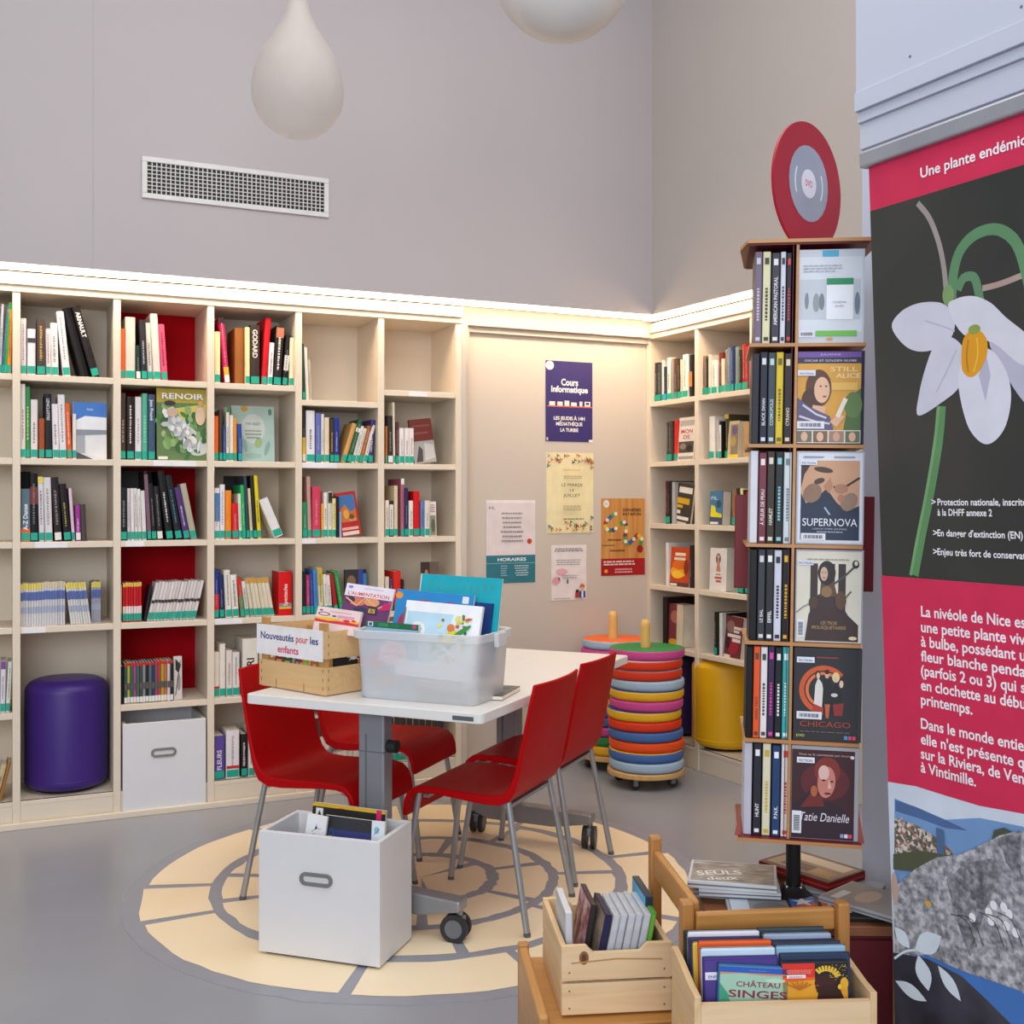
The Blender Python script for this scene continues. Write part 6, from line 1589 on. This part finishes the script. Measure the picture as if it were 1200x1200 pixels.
# ------------------------------------------------------------------ beech book trolley holding the two crates
RKM = T(0.1025, 2.30, 0) @ RZ(math.radians(6.2))
FK = Frame(RKM)
BEECH = wood_mat('beech', '#b07a3c', '#c48d4c', 'x', 0.4)
BEECHZ = wood_mat('beech_post', '#a87038', '#bd8446', 'z', 0.4)
BEECHY = wood_mat('beech_rail', '#b07a3c', '#c48d4c', 'y', 0.4)
rk = thing('book_trolley', 'beech wood stepped stand holding the two crates of film cases', 'stand', RKM)
TZ1 = 0.386
tray = MB().box(-0.03, -0.035, TZ1 - 0.02, 0.235, 0.315, TZ1 - 0.001)
tray.build('tray_board', BEECH, rk, bevel=0.003)
MB().box(-0.055, -0.055, 0.05, -0.033, 0.30, TZ1 + 0.03).build('side_panel', BEECHY, rk, bevel=0.006)
MB().box(-0.055, 0.30, 0.0, -0.030, 0.325, TZ1 + 0.035).build('corner_post', BEECHZ, rk, bevel=0.005)
MB().box(-0.05, -0.06, TZ1 - 0.16, 0.235, -0.038, TZ1 - 0.004).build('front_panel', BEECH, rk, bevel=0.004)
for x, y, zt in ((0.214, -0.150, 0.668), (0.236, 0.205, 0.688)):
    MB().box(x, y, 0.0, x + 0.026, y + 0.03, zt).build('corner_post', BEECHZ, rk, bevel=0.005)
MB().box(0.241, -0.118, 0.600, 0.259, 0.203, 0.660).build('side_rail', BEECHY, rk, bevel=0.006)
MB().box(0.241, -0.118, 0.43, 0.259, 0.203, 0.49).build('side_rail', BEECHY, rk, bevel=0.006)
# back frame of the right hand tray
x1_ = 0.52
MB().box(x1_, -0.178, 0.0, x1_ + 0.024, -0.150, 0.664).build('corner_post', BEECHZ, rk, bevel=0.004)
for z0, z1 in ((0.607, 0.649), (0.553, 0.588)):
    n0 = 0.241
    MB().box(n0, -0.160, z0, x1_, -0.142, z1, M=None).build('back_rail', BEECH, rk, bevel=0.004)
TZ2 = 0.437
MB().box(0.205, -0.42, TZ2 - 0.02, 0.56, -0.165, TZ2 - 0.001).build('tray_board', BEECH, rk, bevel=0.003)
for x in (0.212, 0.53):
    MB().box(x, -0.415, 0.0, x + 0.026, -0.385, TZ2 - 0.02).build('leg', BEECHZ, rk, bevel=0.004)

PINE = wood_mat('pine_front', '#d6b184', '#e8cca4', 'x', 0.6, 3.5)
PINEY = wood_mat('pine_side', '#d2ac7c', '#e3c498', 'y', 0.6, 3.5)


def crate(M, W, D, H, label, notch_front):
    v = thing('wooden_crate', label, 'crate', M)
    t = 0.012
    mid = H * 0.49
    for y in (0.0, D - t):
        MB().box(0, y, 0.004, W, y + t, mid - 0.003).build('lower_board', PINE, v, bevel=0.001, seg=1)
        zt, zn, a, b_ = H, H - 0.016, W * 0.29, W * 0.71
        poly = [(0, mid + 0.003), (W, mid + 0.003), (W, zt), (b_ + 0.016, zt), (b_, zn), (a, zn), (a - 0.016, zt), (0, zt)] if notch_front else [(0, mid + 0.003), (W, mid + 0.003), (W, zt - 0.012), (0, zt - 0.012)]
        MB().prism(poly, y, y + t).build('upper_board', PINE, v)
    for x in (-0.0005 if notch_front else 0.0, W - t):
        mb = MB()
        if notch_front:
            mb.box(x, t, 0.0, x + t, D - t, H - 0.002)
        else:
            d2 = D
            vs = [(0, 0, 0.0), (0, D, 0.0), (0, D, H + 0.012), (0, D - 0.05, H + 0.012), (0, 0.05, H + 0.003), (0, 0, H + 0.003)]
            n = len(vs)
            xo = x - t if x < W / 2 else x + t
            mb.add([(xo, b_, c_) for a, b_, c_ in vs] + [(xo + t, b_, c_) for a, b_, c_ in vs], [tuple(range(n - 1, -1, -1)), tuple(range(n, 2 * n))] + [(i, (i + 1) % n, (i + 1) % n + n, i + n) for i in range(n)])
        mb.build('end_board', PINEY, v, bevel=0.001, seg=1)
    MB().box(t, t, 0.002, W - t, D - t, 0.01).build('bottom', PINE, v)
    mb = MB()
    for x in (0.016, W - 0.016):
        for z in (0.018, mid - 0.018, mid + 0.02):
            mb.tube((x, -0.0008, z), (x, 0.001, z), 0.0018, n=8)
    mb.build('nails', '#5a4a3a', v)
    if notch_front:
        o = art(v, [('e', W * 0.2, H * 0.83, 0.010, 0.014, '#8a5a34'), ('e', W * 0.2, H * 0.83, 0.005, 0.008, '#5a3a22'), ('s', [(0.02, H * 0.76), (W * 0.5, H * 0.8), (W - 0.02, H * 0.77)], 0.003, '#b98a5c')], -0.0006, 'wood_knot')
    return v


C1M = FK.M @ T(0, 0, TZ1)
F1 = Frame(C1M)
crate(C1M, 0.232, 0.290, 0.146, 'small pine crate with a notched end, full of clear film cases', True)
G1 = 'film cases in the small pine crate'


def up_case(F, xb, yb, zb, th, rl, c, spine, label, group, W=0.135, h=0.19, tilt=0.0, side=None, clear=False):
    """case on end, narrow spine towards the viewer"""
    b = MB().box(0, 0, 0, th, W, h).build('film_case', CLEARC if clear else mat(c, 0.42, spec=0.22), None, bevel=0.0012, seg=1)
    b.matrix_basis = F.M @ T(xb, yb, zb) @ RY(rl) @ RX(tilt)
    if clear:
        MB().box(0.002, 0.003, 0.003, th - 0.002, W - 0.003, h - 0.004).build('sleeve', spine, b)
    else:
        MB().box(0.0015, -0.0005, 0.004, th - 0.0015, 0.001, h - 0.004).build('spine_print', spine, b)
        MB().box(-0.0005, 0.004, 0.004, 0.0005, W - 0.004, h - 0.004).build('cover_print', side or spine, b)
    return tag(b, label, 'film case', group)


CLEARC = clear_mat('clear_case', '#e2e5ea', 0.62, 0.12)
zz = 0.011
PHO = noise_mat('brown_photo', [(0.3, '#5a4a44'), (0.5, '#8a7a6a'), (0.7, '#b8a890')], 22, (1, 1, 1), 0.3)
PHR = noise_mat('pink_photo', [(0.35, '#3a2a30'), (0.5, '#b06a7a'), (0.68, '#d8d0d4')], 30, (1, 1, 1), 0.3)
PHW = noise_mat('pale_sleeve', [(0.35, '#aeb4c0'), (0.55, '#d2d6dc'), (0.7, '#e6e8ec')], 26, (1, 1, 2), 0.3)
up_case(F1, 0.018, 0.05, zz, 0.015, -0.02, '#cfd2d6', '#dde2e8', 'clear case at the left end of the small pine crate', G1, tilt=0.05, clear=True)
up_case(F1, 0.046, 0.09, zz, 0.0125, 0.17, '#3a2c30', '#2a2226', 'dark case with a pink and white cover in the small pine crate', G1, side=PHR)
up_case(F1, 0.061, 0.032, zz, 0.014, 0.20, '#2a2440', '#1f1a48', 'dark violet case with a brown photo cover in the small pine crate', G1, side=PHO)
for k in range(5):
    up_case(F1, 0.078 + 0.0165 * k, 0.03 + 0.004 * (k % 2), zz, 0.0148, 0.20, '#c8ccd4', PHW, '%s milky clear case behind the dark violet case in the small crate' % ORD[k], G1, clear=True)
up_case(F1, 0.162, 0.034, zz, 0.011, 0.19, '#4a9a3a', '#6aa83a', 'green spined thin case near the right of the small pine crate', G1, side=PHO)
up_case(F1, 0.190, 0.075, zz, 0.016, 0.02, '#2a3a4a', '#1f2c3c', 'blue topped case at the right end of the small pine crate', G1, h=0.205, side='#5aa8cc')

C2M = T(0.329, 1.938, TZ2) @ RZ(math.radians(3.2))
F2 = Frame(C2M)
crate(C2M, 0.300, 0.200, 0.150, 'long pine crate in the foreground, full of film cases in two columns', False)
G2 = 'film cases in the long pine crate'


def row_case(x, y, c, shapes, label, h=0.188, W=0.136, tl=0.10, ro=0.0, th=0.0145, zb=0.011, up=False):
    b = MB().box(0, 0, 0, W, th, h).build('film_case', mat(c, 0.42, spec=0.22), None, bevel=0.003, seg=2)
    b.matrix_basis = F2.M @ T(x, y, zb) @ RX(-tl) @ RY(ro)
    MB().box(-0.0003, th * 0.42, -0.0003, W + 0.0003, th * 0.56, h + 0.0003).build('lid_seam', '#16151a', b)
    if shapes:
        art(b, shapes, -0.0006, 'sleeve_print', sx=W, sz=h * (0.40 if up else 1), oz=h * (0.59 if up else 0))
    return tag(b, label, 'film case', G2)


monk = [('r', 0.02, 0.01, 0.98, 0.99, '#9cc4ae'), ('r', 0.02, 0.84, 0.98, 0.985, '#2458b4'), ('p', [(0.02, 0.80), (0.3, 0.835), (0.7, 0.80), (0.98, 0.83), (0.98, 0.85), (0.02, 0.85)], '#c88a5a'), ('t', 0.55, 0.90, 0.03, 'Studio Animé', '#8aaae0', {'w': 0.24}),
        ('p', [(0.02, 0.01), (0.02, 0.6), (0.14, 0.35), (0.2, 0.01)], '#3f9a7a'), ('e', 0.8, 0.70, 0.14, 0.05, '#b8d4c0'), ('t', 0.56, 0.53, 0.17, 'CHÂTEAU', '#8a2a4a', {'w': 0.62, 'b': 0.012}), ('t', 0.56, 0.28, 0.24, 'SINGES', '#8a1f3e', {'w': 0.82, 'b': 0.015}), ('s', [(0.1, 0.1), (0.3, 0.16), (0.6, 0.12), (0.9, 0.17)], 0.003, '#d8e4d0')]
queen = [('r', 0.02, 0.01, 0.98, 0.985, '#e0a028'), ('r', 0.02, 0.62, 0.5, 0.985, '#d8301f'), ('p', [(0.02, 0.55), (0.5, 0.6), (0.5, 0.66), (0.02, 0.66)], '#e0601f'), ('r', 0.5, 0.4, 0.98, 0.985, '#241c1c'), ('e', 0.66, 0.52, 0.17, 0.19, '#3c1c14'), ('p', [(0.5, 0.45), (0.56, 0.6), (0.7, 0.3), (0.52, 0.3)], '#3c1c14'), ('p', [(0.56, 0.45), (0.85, 0.45), (0.95, 0.01), (0.5, 0.01)], '#35180f'), ('e', 0.93, 0.5, 0.06, 0.14, '#e0a828'), ('e', 0.53, 0.47, 0.025, 0.012, '#c83a3a')]
for k in range(9):
    a = 0.35 + 0.24 * k
    queen.append(('s', [(0.66 + 0.14 * math.cos(a), 0.6 + 0.2 * math.sin(a)), (0.66 + 0.23 * math.cos(a), 0.6 + 0.33 * math.sin(a))], 0.004, '#e6bc3a'))
rq = random.Random(4)
for k in range(50):
    queen.append(('e', rq.uniform(0.7, 0.96), rq.uniform(0.62, 0.97), 0.009, 0.006, '#d8b84a'))
for k in range(6):
    queen.append(('s', [(0.25, 0.4), (0.25 + 0.2 * math.cos(0.5 + k * 0.42), 0.46 + 0.14 * math.sin(0.5 + k * 0.42))], 0.002, '#b8641a'))
queen += [('e', 0.84, 0.46, 0.03, 0.06, '#e8b83a'), ('r', 0.06, 0.68, 0.34, 0.76, '#e8dce4'), ('t', 0.2, 0.695, 0.045, 'ENFANT', '#a83a6a', {'w': 0.2, 'b': 0.02})] + bars(0.06, 0.46, 0.86, 3, 0.012, 0.03, '#f0a898', 8)
xL, xR = 0.016, 0.152
row_case(xL + 0.012, 0.020, '#3a6a9a', monk, 'green and blue animated film case with dark red title, front of the left column', 0.183, 0.128, 0.11, 0.07, up=True)
row_case(xL, 0.036, '#43307e', [('r', 0.02, 0.02, 0.98, 0.98, '#4a3a86'), ('r', 0.02, 0.80, 0.4, 0.87, '#dcdce6'), ('t', 0.18, 0.815, 0.035, 'ENFANT', '#5a4a96', {'w': 0.24, 'b': 0.02}), ('e', 0.12, 0.45, 0.15, 0.1, '#8a6ac0'), ('e', 0.2, 0.3, 0.1, 0.1, '#6a5aa8')], 'violet film case behind the green and blue one', 0.187)
for k, (c, dx, hh, nm) in enumerate((('#c3d8e8', 0.0, 0.196, 'pale blue'), ('#26262e', 0.004, 0.188, 'black'), ('#e2602a', 0.003, 0.196, 'orange'), ('#d8b84a', -0.004, 0.188, 'yellow edged'), ('#332c5a', -0.008, 0.190, 'dark violet'), ('#d8dae6', -0.006, 0.195, 'white'), ('#24322e', -0.010, 0.191, 'dark green'))):
    row_case(xL + dx, 0.0525 + 0.0162 * k, c, [('r', 0.02, 0.02, 0.98, 0.98, c)], '%s film case, %s back in the left column of the long crate' % (nm, ORD[k + 2]), hh, 0.136, 0.10)
row_case(xR, 0.020, '#272a3a', queen, 'orange and black film case with a patterned headdress, front of the right column', 0.183, 0.122, 0.11, 0.0, up=True)
for k, (c, dx, hh, nm) in enumerate((('#2c3a56', 0.004, 0.190, 'navy'), ('#8fb4d0', 0.002, 0.197, 'light blue'), ('#232c44', 0.006, 0.189, 'dark navy'), ('#3a4058', 0.004, 0.192, 'slate'), ('#2c3348', 0.0, 0.189, 'dark slate'), ('#9aaac4', -0.003, 0.195, 'pale slate'), ('#2f3a46', -0.004, 0.190, 'blackish blue'), ('#3a4a52', -0.006, 0.194, 'grey blue'))):
    row_case(xR + dx, 0.0365 + 0.0158 * k, c, [('r', 0.02, 0.02, 0.98, 0.98, c)], '%s film case, %s back in the right column of the long crate' % (nm, ORD[k + 1]), hh, 0.128, 0.10)

# ------------------------------------------------------------------ banners
tl = 0.045
nx_, ny_ = -0.8815, -0.4722
bx0, by0 = 0.6556, 2.05
BNM = T(bx0 - nx_ * 2.1 * math.sin(tl), by0 - ny_ * 2.1 * math.sin(tl), 0) @ RZ(AR) @ RX(tl)
FN = Frame(BNM)
bn = thing('roll_up_banner', 'tall red roll-up banner about a rare white flower, at the right edge', 'banner', BNM)
BW = 0.85
ztop = FN.hit(1023, 194)[1]
zbot = 0.06
RED = '#cc2850'
MB().box(0, -0.0008, zbot, BW, 0.0008, ztop + 0.01).build('banner_sheet', mat('#d8d4d6', 0.45), bn)
mb = MB()
mb.prism([(-0.012, ztop - 0.002), (BW + 0.01, ztop - 0.002), (BW + 0.01, ztop + 0.028), (-0.012, ztop + 0.028)], -0.014, 0.010)
mb.build('top_rail', mat('#a9abb2', 0.35, 0.5), bn, bevel=0.004)
MB().box(-0.02, -0.05, 0.0, BW + 0.02, 0.05, 0.07).build('base_cassette', mat('#a9abb2', 0.35, 0.5), bn, bevel=0.008)
MB().tube((BW / 2, 0.02, 0.05), (BW / 2, 0.02, ztop + 0.01), 0.008, n=12).build('support_pole', '#8a8c92', bn)


def q(px, py):
    return FN.hit(px, py)


def Q(*pts):
    return smooth([q(*p) for p in pts], False, 4)


def QL(pts):
    return [q(*p) for p in pts]


zh = q(1026, 246)[1]
zr = q(1043, 675)[1]
zl = q(1050, 918)[1]
PHD = noise_mat('banner_dark', [(0.3, '#272a28'), (0.55, '#343531'), (0.8, '#4a403b')], 2.2, (1, 1, 1), 0.45, 2.0)
S_ = [('r', 0, zh, BW, ztop, RED), ('r', 0, zr, BW, zh, PHD)]
x_, z_ = q(1065, 300)
S_ += [('e', 0.62, z_ - 0.2, 0.2, 0.3, '#3a3c34')]
S_ += [('s', Q((1076, 238), (1090, 256), (1101, 285), (1107, 315), (1110, 348)), 0.010, '#9a8f8e'), ('s', Q((1152, 338), (1175, 332), (1210, 318)), 0.010, '#a89088'),
       ('s', Q((1116, 350), (1118, 322), (1124, 298), (1136, 281), (1152, 271), (1170, 269), (1186, 278), (1196, 294), (1204, 322), (1210, 350)), 0.019, '#5a8760'), ('s', Q((1123, 340), (1130, 326), (1142, 325), (1147, 340), (1150, 356)), 0.016, '#5a8460'),
       ('e', *q(1112, 346), 0.012, 0.018, '#7a9a62')]
S_ += [('s', Q((1104, 476), (1100, 520), (1090, 580), (1080, 630), (1072, 674)), 0.020, '#5c8a5a'), ('s', Q((1101, 476), (1096, 520), (1086, 580), (1076, 630), (1068, 674)), 0.006, '#74a06e')]
PT, PT2 = '#c9c8d6', '#b4b3c6'
S_ += [('c', QL([(1160, 400), (1185, 398), (1215, 420), (1245, 450), (1245, 490), (1220, 486), (1200, 470), (1180, 440)]), PT2),
       ('c', QL([(1046, 383), (1056, 366), (1075, 356), (1098, 354), (1112, 360), (1120, 375), (1116, 395), (1100, 408), (1078, 412), (1060, 404)]), PT),
       ('c', QL([(1112, 360), (1122, 350), (1142, 347), (1162, 355), (1180, 372), (1205, 392), (1235, 420), (1200, 428), (1165, 402), (1130, 392)]), '#d0cfdb'),
       ('c', QL([(1098, 402), (1118, 396), (1134, 418), (1126, 452), (1104, 472), (1077, 487), (1078, 462), (1086, 430)]), PT),
       ('c', QL([(1124, 448), (1132, 418), (1158, 408), (1178, 430), (1186, 462), (1180, 498), (1165, 518), (1150, 518), (1134, 496)]), '#d2d1de'),
       ('p', QL([(1156, 412), (1162, 440), (1156, 470), (1148, 440)]), '#b0afc4'), ('s', Q((1085, 376), (1105, 382), (1120, 388)), 0.0025, PT2), ('s', Q((1098, 460), (1112, 432), (1122, 410)), 0.0025, PT2),
       ('c', QL([(1130, 398), (1138, 388), (1150, 388), (1158, 400), (1157, 418), (1148, 436), (1138, 442), (1129, 434), (1128, 415)]), '#d9961e'), ('s', Q((1136, 398), (1134, 418), (1136, 436)), 0.003, '#b8741a'), ('s', Q((1146, 396), (1147, 416), (1142, 436)), 0.003, '#e8b440'), ('e', *q(1143, 386), 0.012, 0.008, '#8a9a4a')]
WT = '#eeeaf0'


def line(px, py, s, size, full, wpx):
    """a printed line starting at (px, py); wpx: width in the picture of the part s"""
    x0_, z0_ = q(px, py)
    x1_, _ = q(px + wpx, py)
    w1 = text_geo(s, 0.018)[2]
    k = (x1_ - x0_) / w1
    return ('t', x0_, z0_, size, full, WT, {'a': 'l', 'w': text_geo(full, 0.018)[2] * k, 'b': 0.018})


S_ += [line(1080, 209, 'Une plante endémiq', 0.0255, 'Une plante endémique', 126)]
S_ += [line(1100, 592, 'Protection nationale, inscrit', 0.0165, 'Protection nationale, inscrite', 100), line(1100, 604, 'à la DHFF annexe 2', 0.0165, 'à la DHFF annexe 2', 64), line(1100, 628, "En danger d'extinction (EN)", 0.0165, "En danger d'extinction (EN)", 100), line(1100, 650, 'Enjeu très fort de conserva', 0.0165, 'Enjeu très fort de conservation', 100),
       line(1093, 592, '>', 0.017, '>', 5), line(1095, 628, '>', 0.017, '>', 5), line(1095, 650, '>', 0.017, '>', 5)]
S_ += [('r', 0, zl - 0.05, BW, zr, RED)]
for k, (py, s, full, wpx) in enumerate(((722, 'La nivéole de Nice es', 'La nivéole de Nice est', 122), (740, 'une petite plante viv', 'une petite plante vivace', 122), (757, 'à bulbe, possédant u', 'à bulbe, possédant une', 122), (774, 'fleur blanche penda', 'fleur blanche pendante', 122), (791, '(parfois 2 ou 3) qui s', '(parfois 2 ou 3) qui s', 122), (808, 'en clochette au débu', 'en clochette au début du', 122), (825, 'printemps.', 'printemps.', 60),
                                      (853, 'Dans le monde entie', 'Dans le monde entier,', 120), (871, "elle n'est présente q", "elle n'est présente que", 120), (888, 'sur la Riviera, de Ven', 'sur la Riviera, de Vence', 120), (904, 'à Vintimille.', 'à Vintimille.', 64))):
    S_.append(line(1081, py, s, 0.0268, full, wpx))
ROCK = noise_mat('banner_rock', [(0.32, '#64646a'), (0.5, '#98979e'), (0.66, '#c2c0c4')], 85, (1, 1, 1), 0.5, 12)
ROCK2 = noise_mat('banner_rock_dark', [(0.35, '#4e4e54'), (0.52, '#7a787f'), (0.66, '#a09ea4')], 80, (1, 1, 1), 0.5, 12)
DRK = noise_mat('banner_dark_rock', [(0.35, '#22222c'), (0.55, '#363642'), (0.75, '#4a4a54')], 9, (1, 1, 1), 0.5, 6)
S_ += [('p', [(0, zbot + 0.02), (0, zl)] + QL([(1075, 921), (1110, 932), (1150, 944), (1200, 953)]) + [(0.6, zl + 0.01), (BW, zl + 0.03), (BW, zbot + 0.02)], '#c9d2e0'),
       ('p', QL([(1050, 935), (1080, 948), (1110, 960), (1150, 958), (1200, 968)]) + [(BW, zl - 0.08), (BW, zl - 0.3)] + QL([(1200, 1100), (1050, 1050)]), '#6f93c2'),
       ('p', QL([(1051, 937), (1075, 945), (1100, 956), (1122, 966), (1136, 973), (1110, 970), (1080, 959), (1051, 950)]), '#4a6694'),
       ('p', QL([(1050, 958), (1075, 966), (1095, 978), (1110, 990), (1120, 1000), (1090, 1012), (1068, 1020), (1050, 1016)]), noise_mat('town', [(0.0, '#5f5850'), (0.35, '#b8a498'), (0.5, '#d4c8c0'), (0.65, '#96705f'), (0.8, '#4d533f')], 160, kind='voronoi'))]
rz_ = random.Random(9)
for k in range(70):
    px, py = rz_.uniform(1051, 1108), rz_.uniform(950, 1010)
    if py > 950 + (px - 1050) * 0.65:
        x_, z_ = q(px, py)
        S_.append(('r', x_, z_, x_ + 0.006, z_ + 0.004, rz_.choice(['#b8a498', '#d0c4bc', '#9a7468', '#c0b0a4', '#6a6258'])))
S_ += [('p', QL([(1050, 1000), (1080, 996), (1110, 1000), (1125, 1004), (1100, 1012), (1070, 1020), (1050, 1018)]), '#4d533f'), ('r', *q(1101, 998), q(1109, 972)[0], q(1109, 972)[1], '#4a6488'),
       ('p', QL([(1165, 985), (1168, 972), (1180, 969), (1190, 974), (1195, 980), (1180, 990)]), '#4a4e40'),
       ('p', [(0, zbot + 0.02)] + QL([(1050, 1040), (1075, 1018), (1100, 1004), (1130, 1000), (1160, 986), (1175, 978), (1200, 972)]) + [(0.6, zl - 0.05), (BW, zl - 0.1), (BW, zbot + 0.02)], ROCK),
       ('p', QL([(1112, 1030), (1135, 1010), (1165, 1005), (1178, 1020), (1160, 1060), (1140, 1120), (1125, 1080)]), ROCK2), ('p', QL([(1175, 980), (1200, 975), (1200, 1030), (1182, 1010)]), ROCK2), ('p', QL([(1170, 1112), (1185, 1108), (1200, 1125), (1200, 1160), (1165, 1140)]), ROCK),
       ('e', *q(1052, 1040), 0.008, 0.03, '#b89a90'), ('e', *q(1091, 1058), 0.008, 0.005, '#c8a03a')]
for px, py in ((1162, 1068), (1168, 1060), (1186, 1070), (1183, 1084), (1194, 1092), (1143, 1074), (1165, 1078), (1180, 1062)):
    S_.append(('e', *q(px, py), 0.007, 0.008, '#e4e4ea'))
for px in (1118, 1126, 1150, 1160, 1172):
    S_.append(('s', Q((px, 1065 + (px % 7)), (px + 18, 1078), (px + 30, 1108)), 0.0016, '#3a4236'))
S_ += [('p', [(0, zbot + 0.02)] + QL([(1050, 1120), (1090, 1118), (1130, 1136), (1165, 1148), (1200, 1160)]) + [(0.6, zbot + 0.45), (BW, zbot + 0.4), (BW, zbot + 0.02)], '#3f6fb4'), ('p', [(0, zbot + 0.02)] + QL([(1050, 1115), (1090, 1122), (1130, 1142), (1160, 1170), (1190, 1200)]) + [(0.4, zbot + 0.02)], DRK)]
LGO = '#ced8e2'


def leaf(a, b, wd):
    A_, B_ = Vector(q(*a)), Vector(q(*b))
    d = B_ - A_
    n = Vector((-d.y, d.x)).normalized() * wd
    pts = [A_ + d * t + n * math.sin(math.pi * t) for t in [i / 8 for i in range(9)]] + [A_ + d * t - n * math.sin(math.pi * t) for t in [i / 8 for i in range(7, 0, -1)]]
    return ('p', [tuple(p) for p in pts], LGO)


S_ += [leaf((1052, 1085), (1070, 1110), 0.014), leaf((1076, 1112), (1107, 1096), 0.019), leaf((1080, 1118), (1092, 1160), 0.018), leaf((1103, 1130), (1130, 1172), 0.013), leaf((1053, 1148), (1090, 1172), 0.013), ('s', Q((1052, 1122), (1064, 1114), (1076, 1112)), 0.004, LGO)]
art(bn, S_, -0.0014, 'banner_print', dy=0.00006)

# second banner on the wall behind
x0, z0 = FW.hit(1036, 737, -0.03)
z1 = FW.hit(1036, 500, -0.03)[1]
b = MB().box(0, 0, 0, 0.42, 0.002, z1 - z0).build('wall_hanging', mat('#a8183c', 0.5), None)
b.matrix_basis = FW.M @ T(x0, -0.006, z0)
art(b, [('r', 0, 0, 0.42, 0.16, noise_mat('pink_pattern', [(0.4, '#b8345a'), (0.6, '#d8a0b0')], 60))], -0.0006, 'pattern_band')
tag(b, 'dark pink hanging on the white wall, mostly behind the red banner', 'wall hanging')

# ------------------------------------------------------------------ parents get their parts' final transforms
bpy.context.view_layer.update()
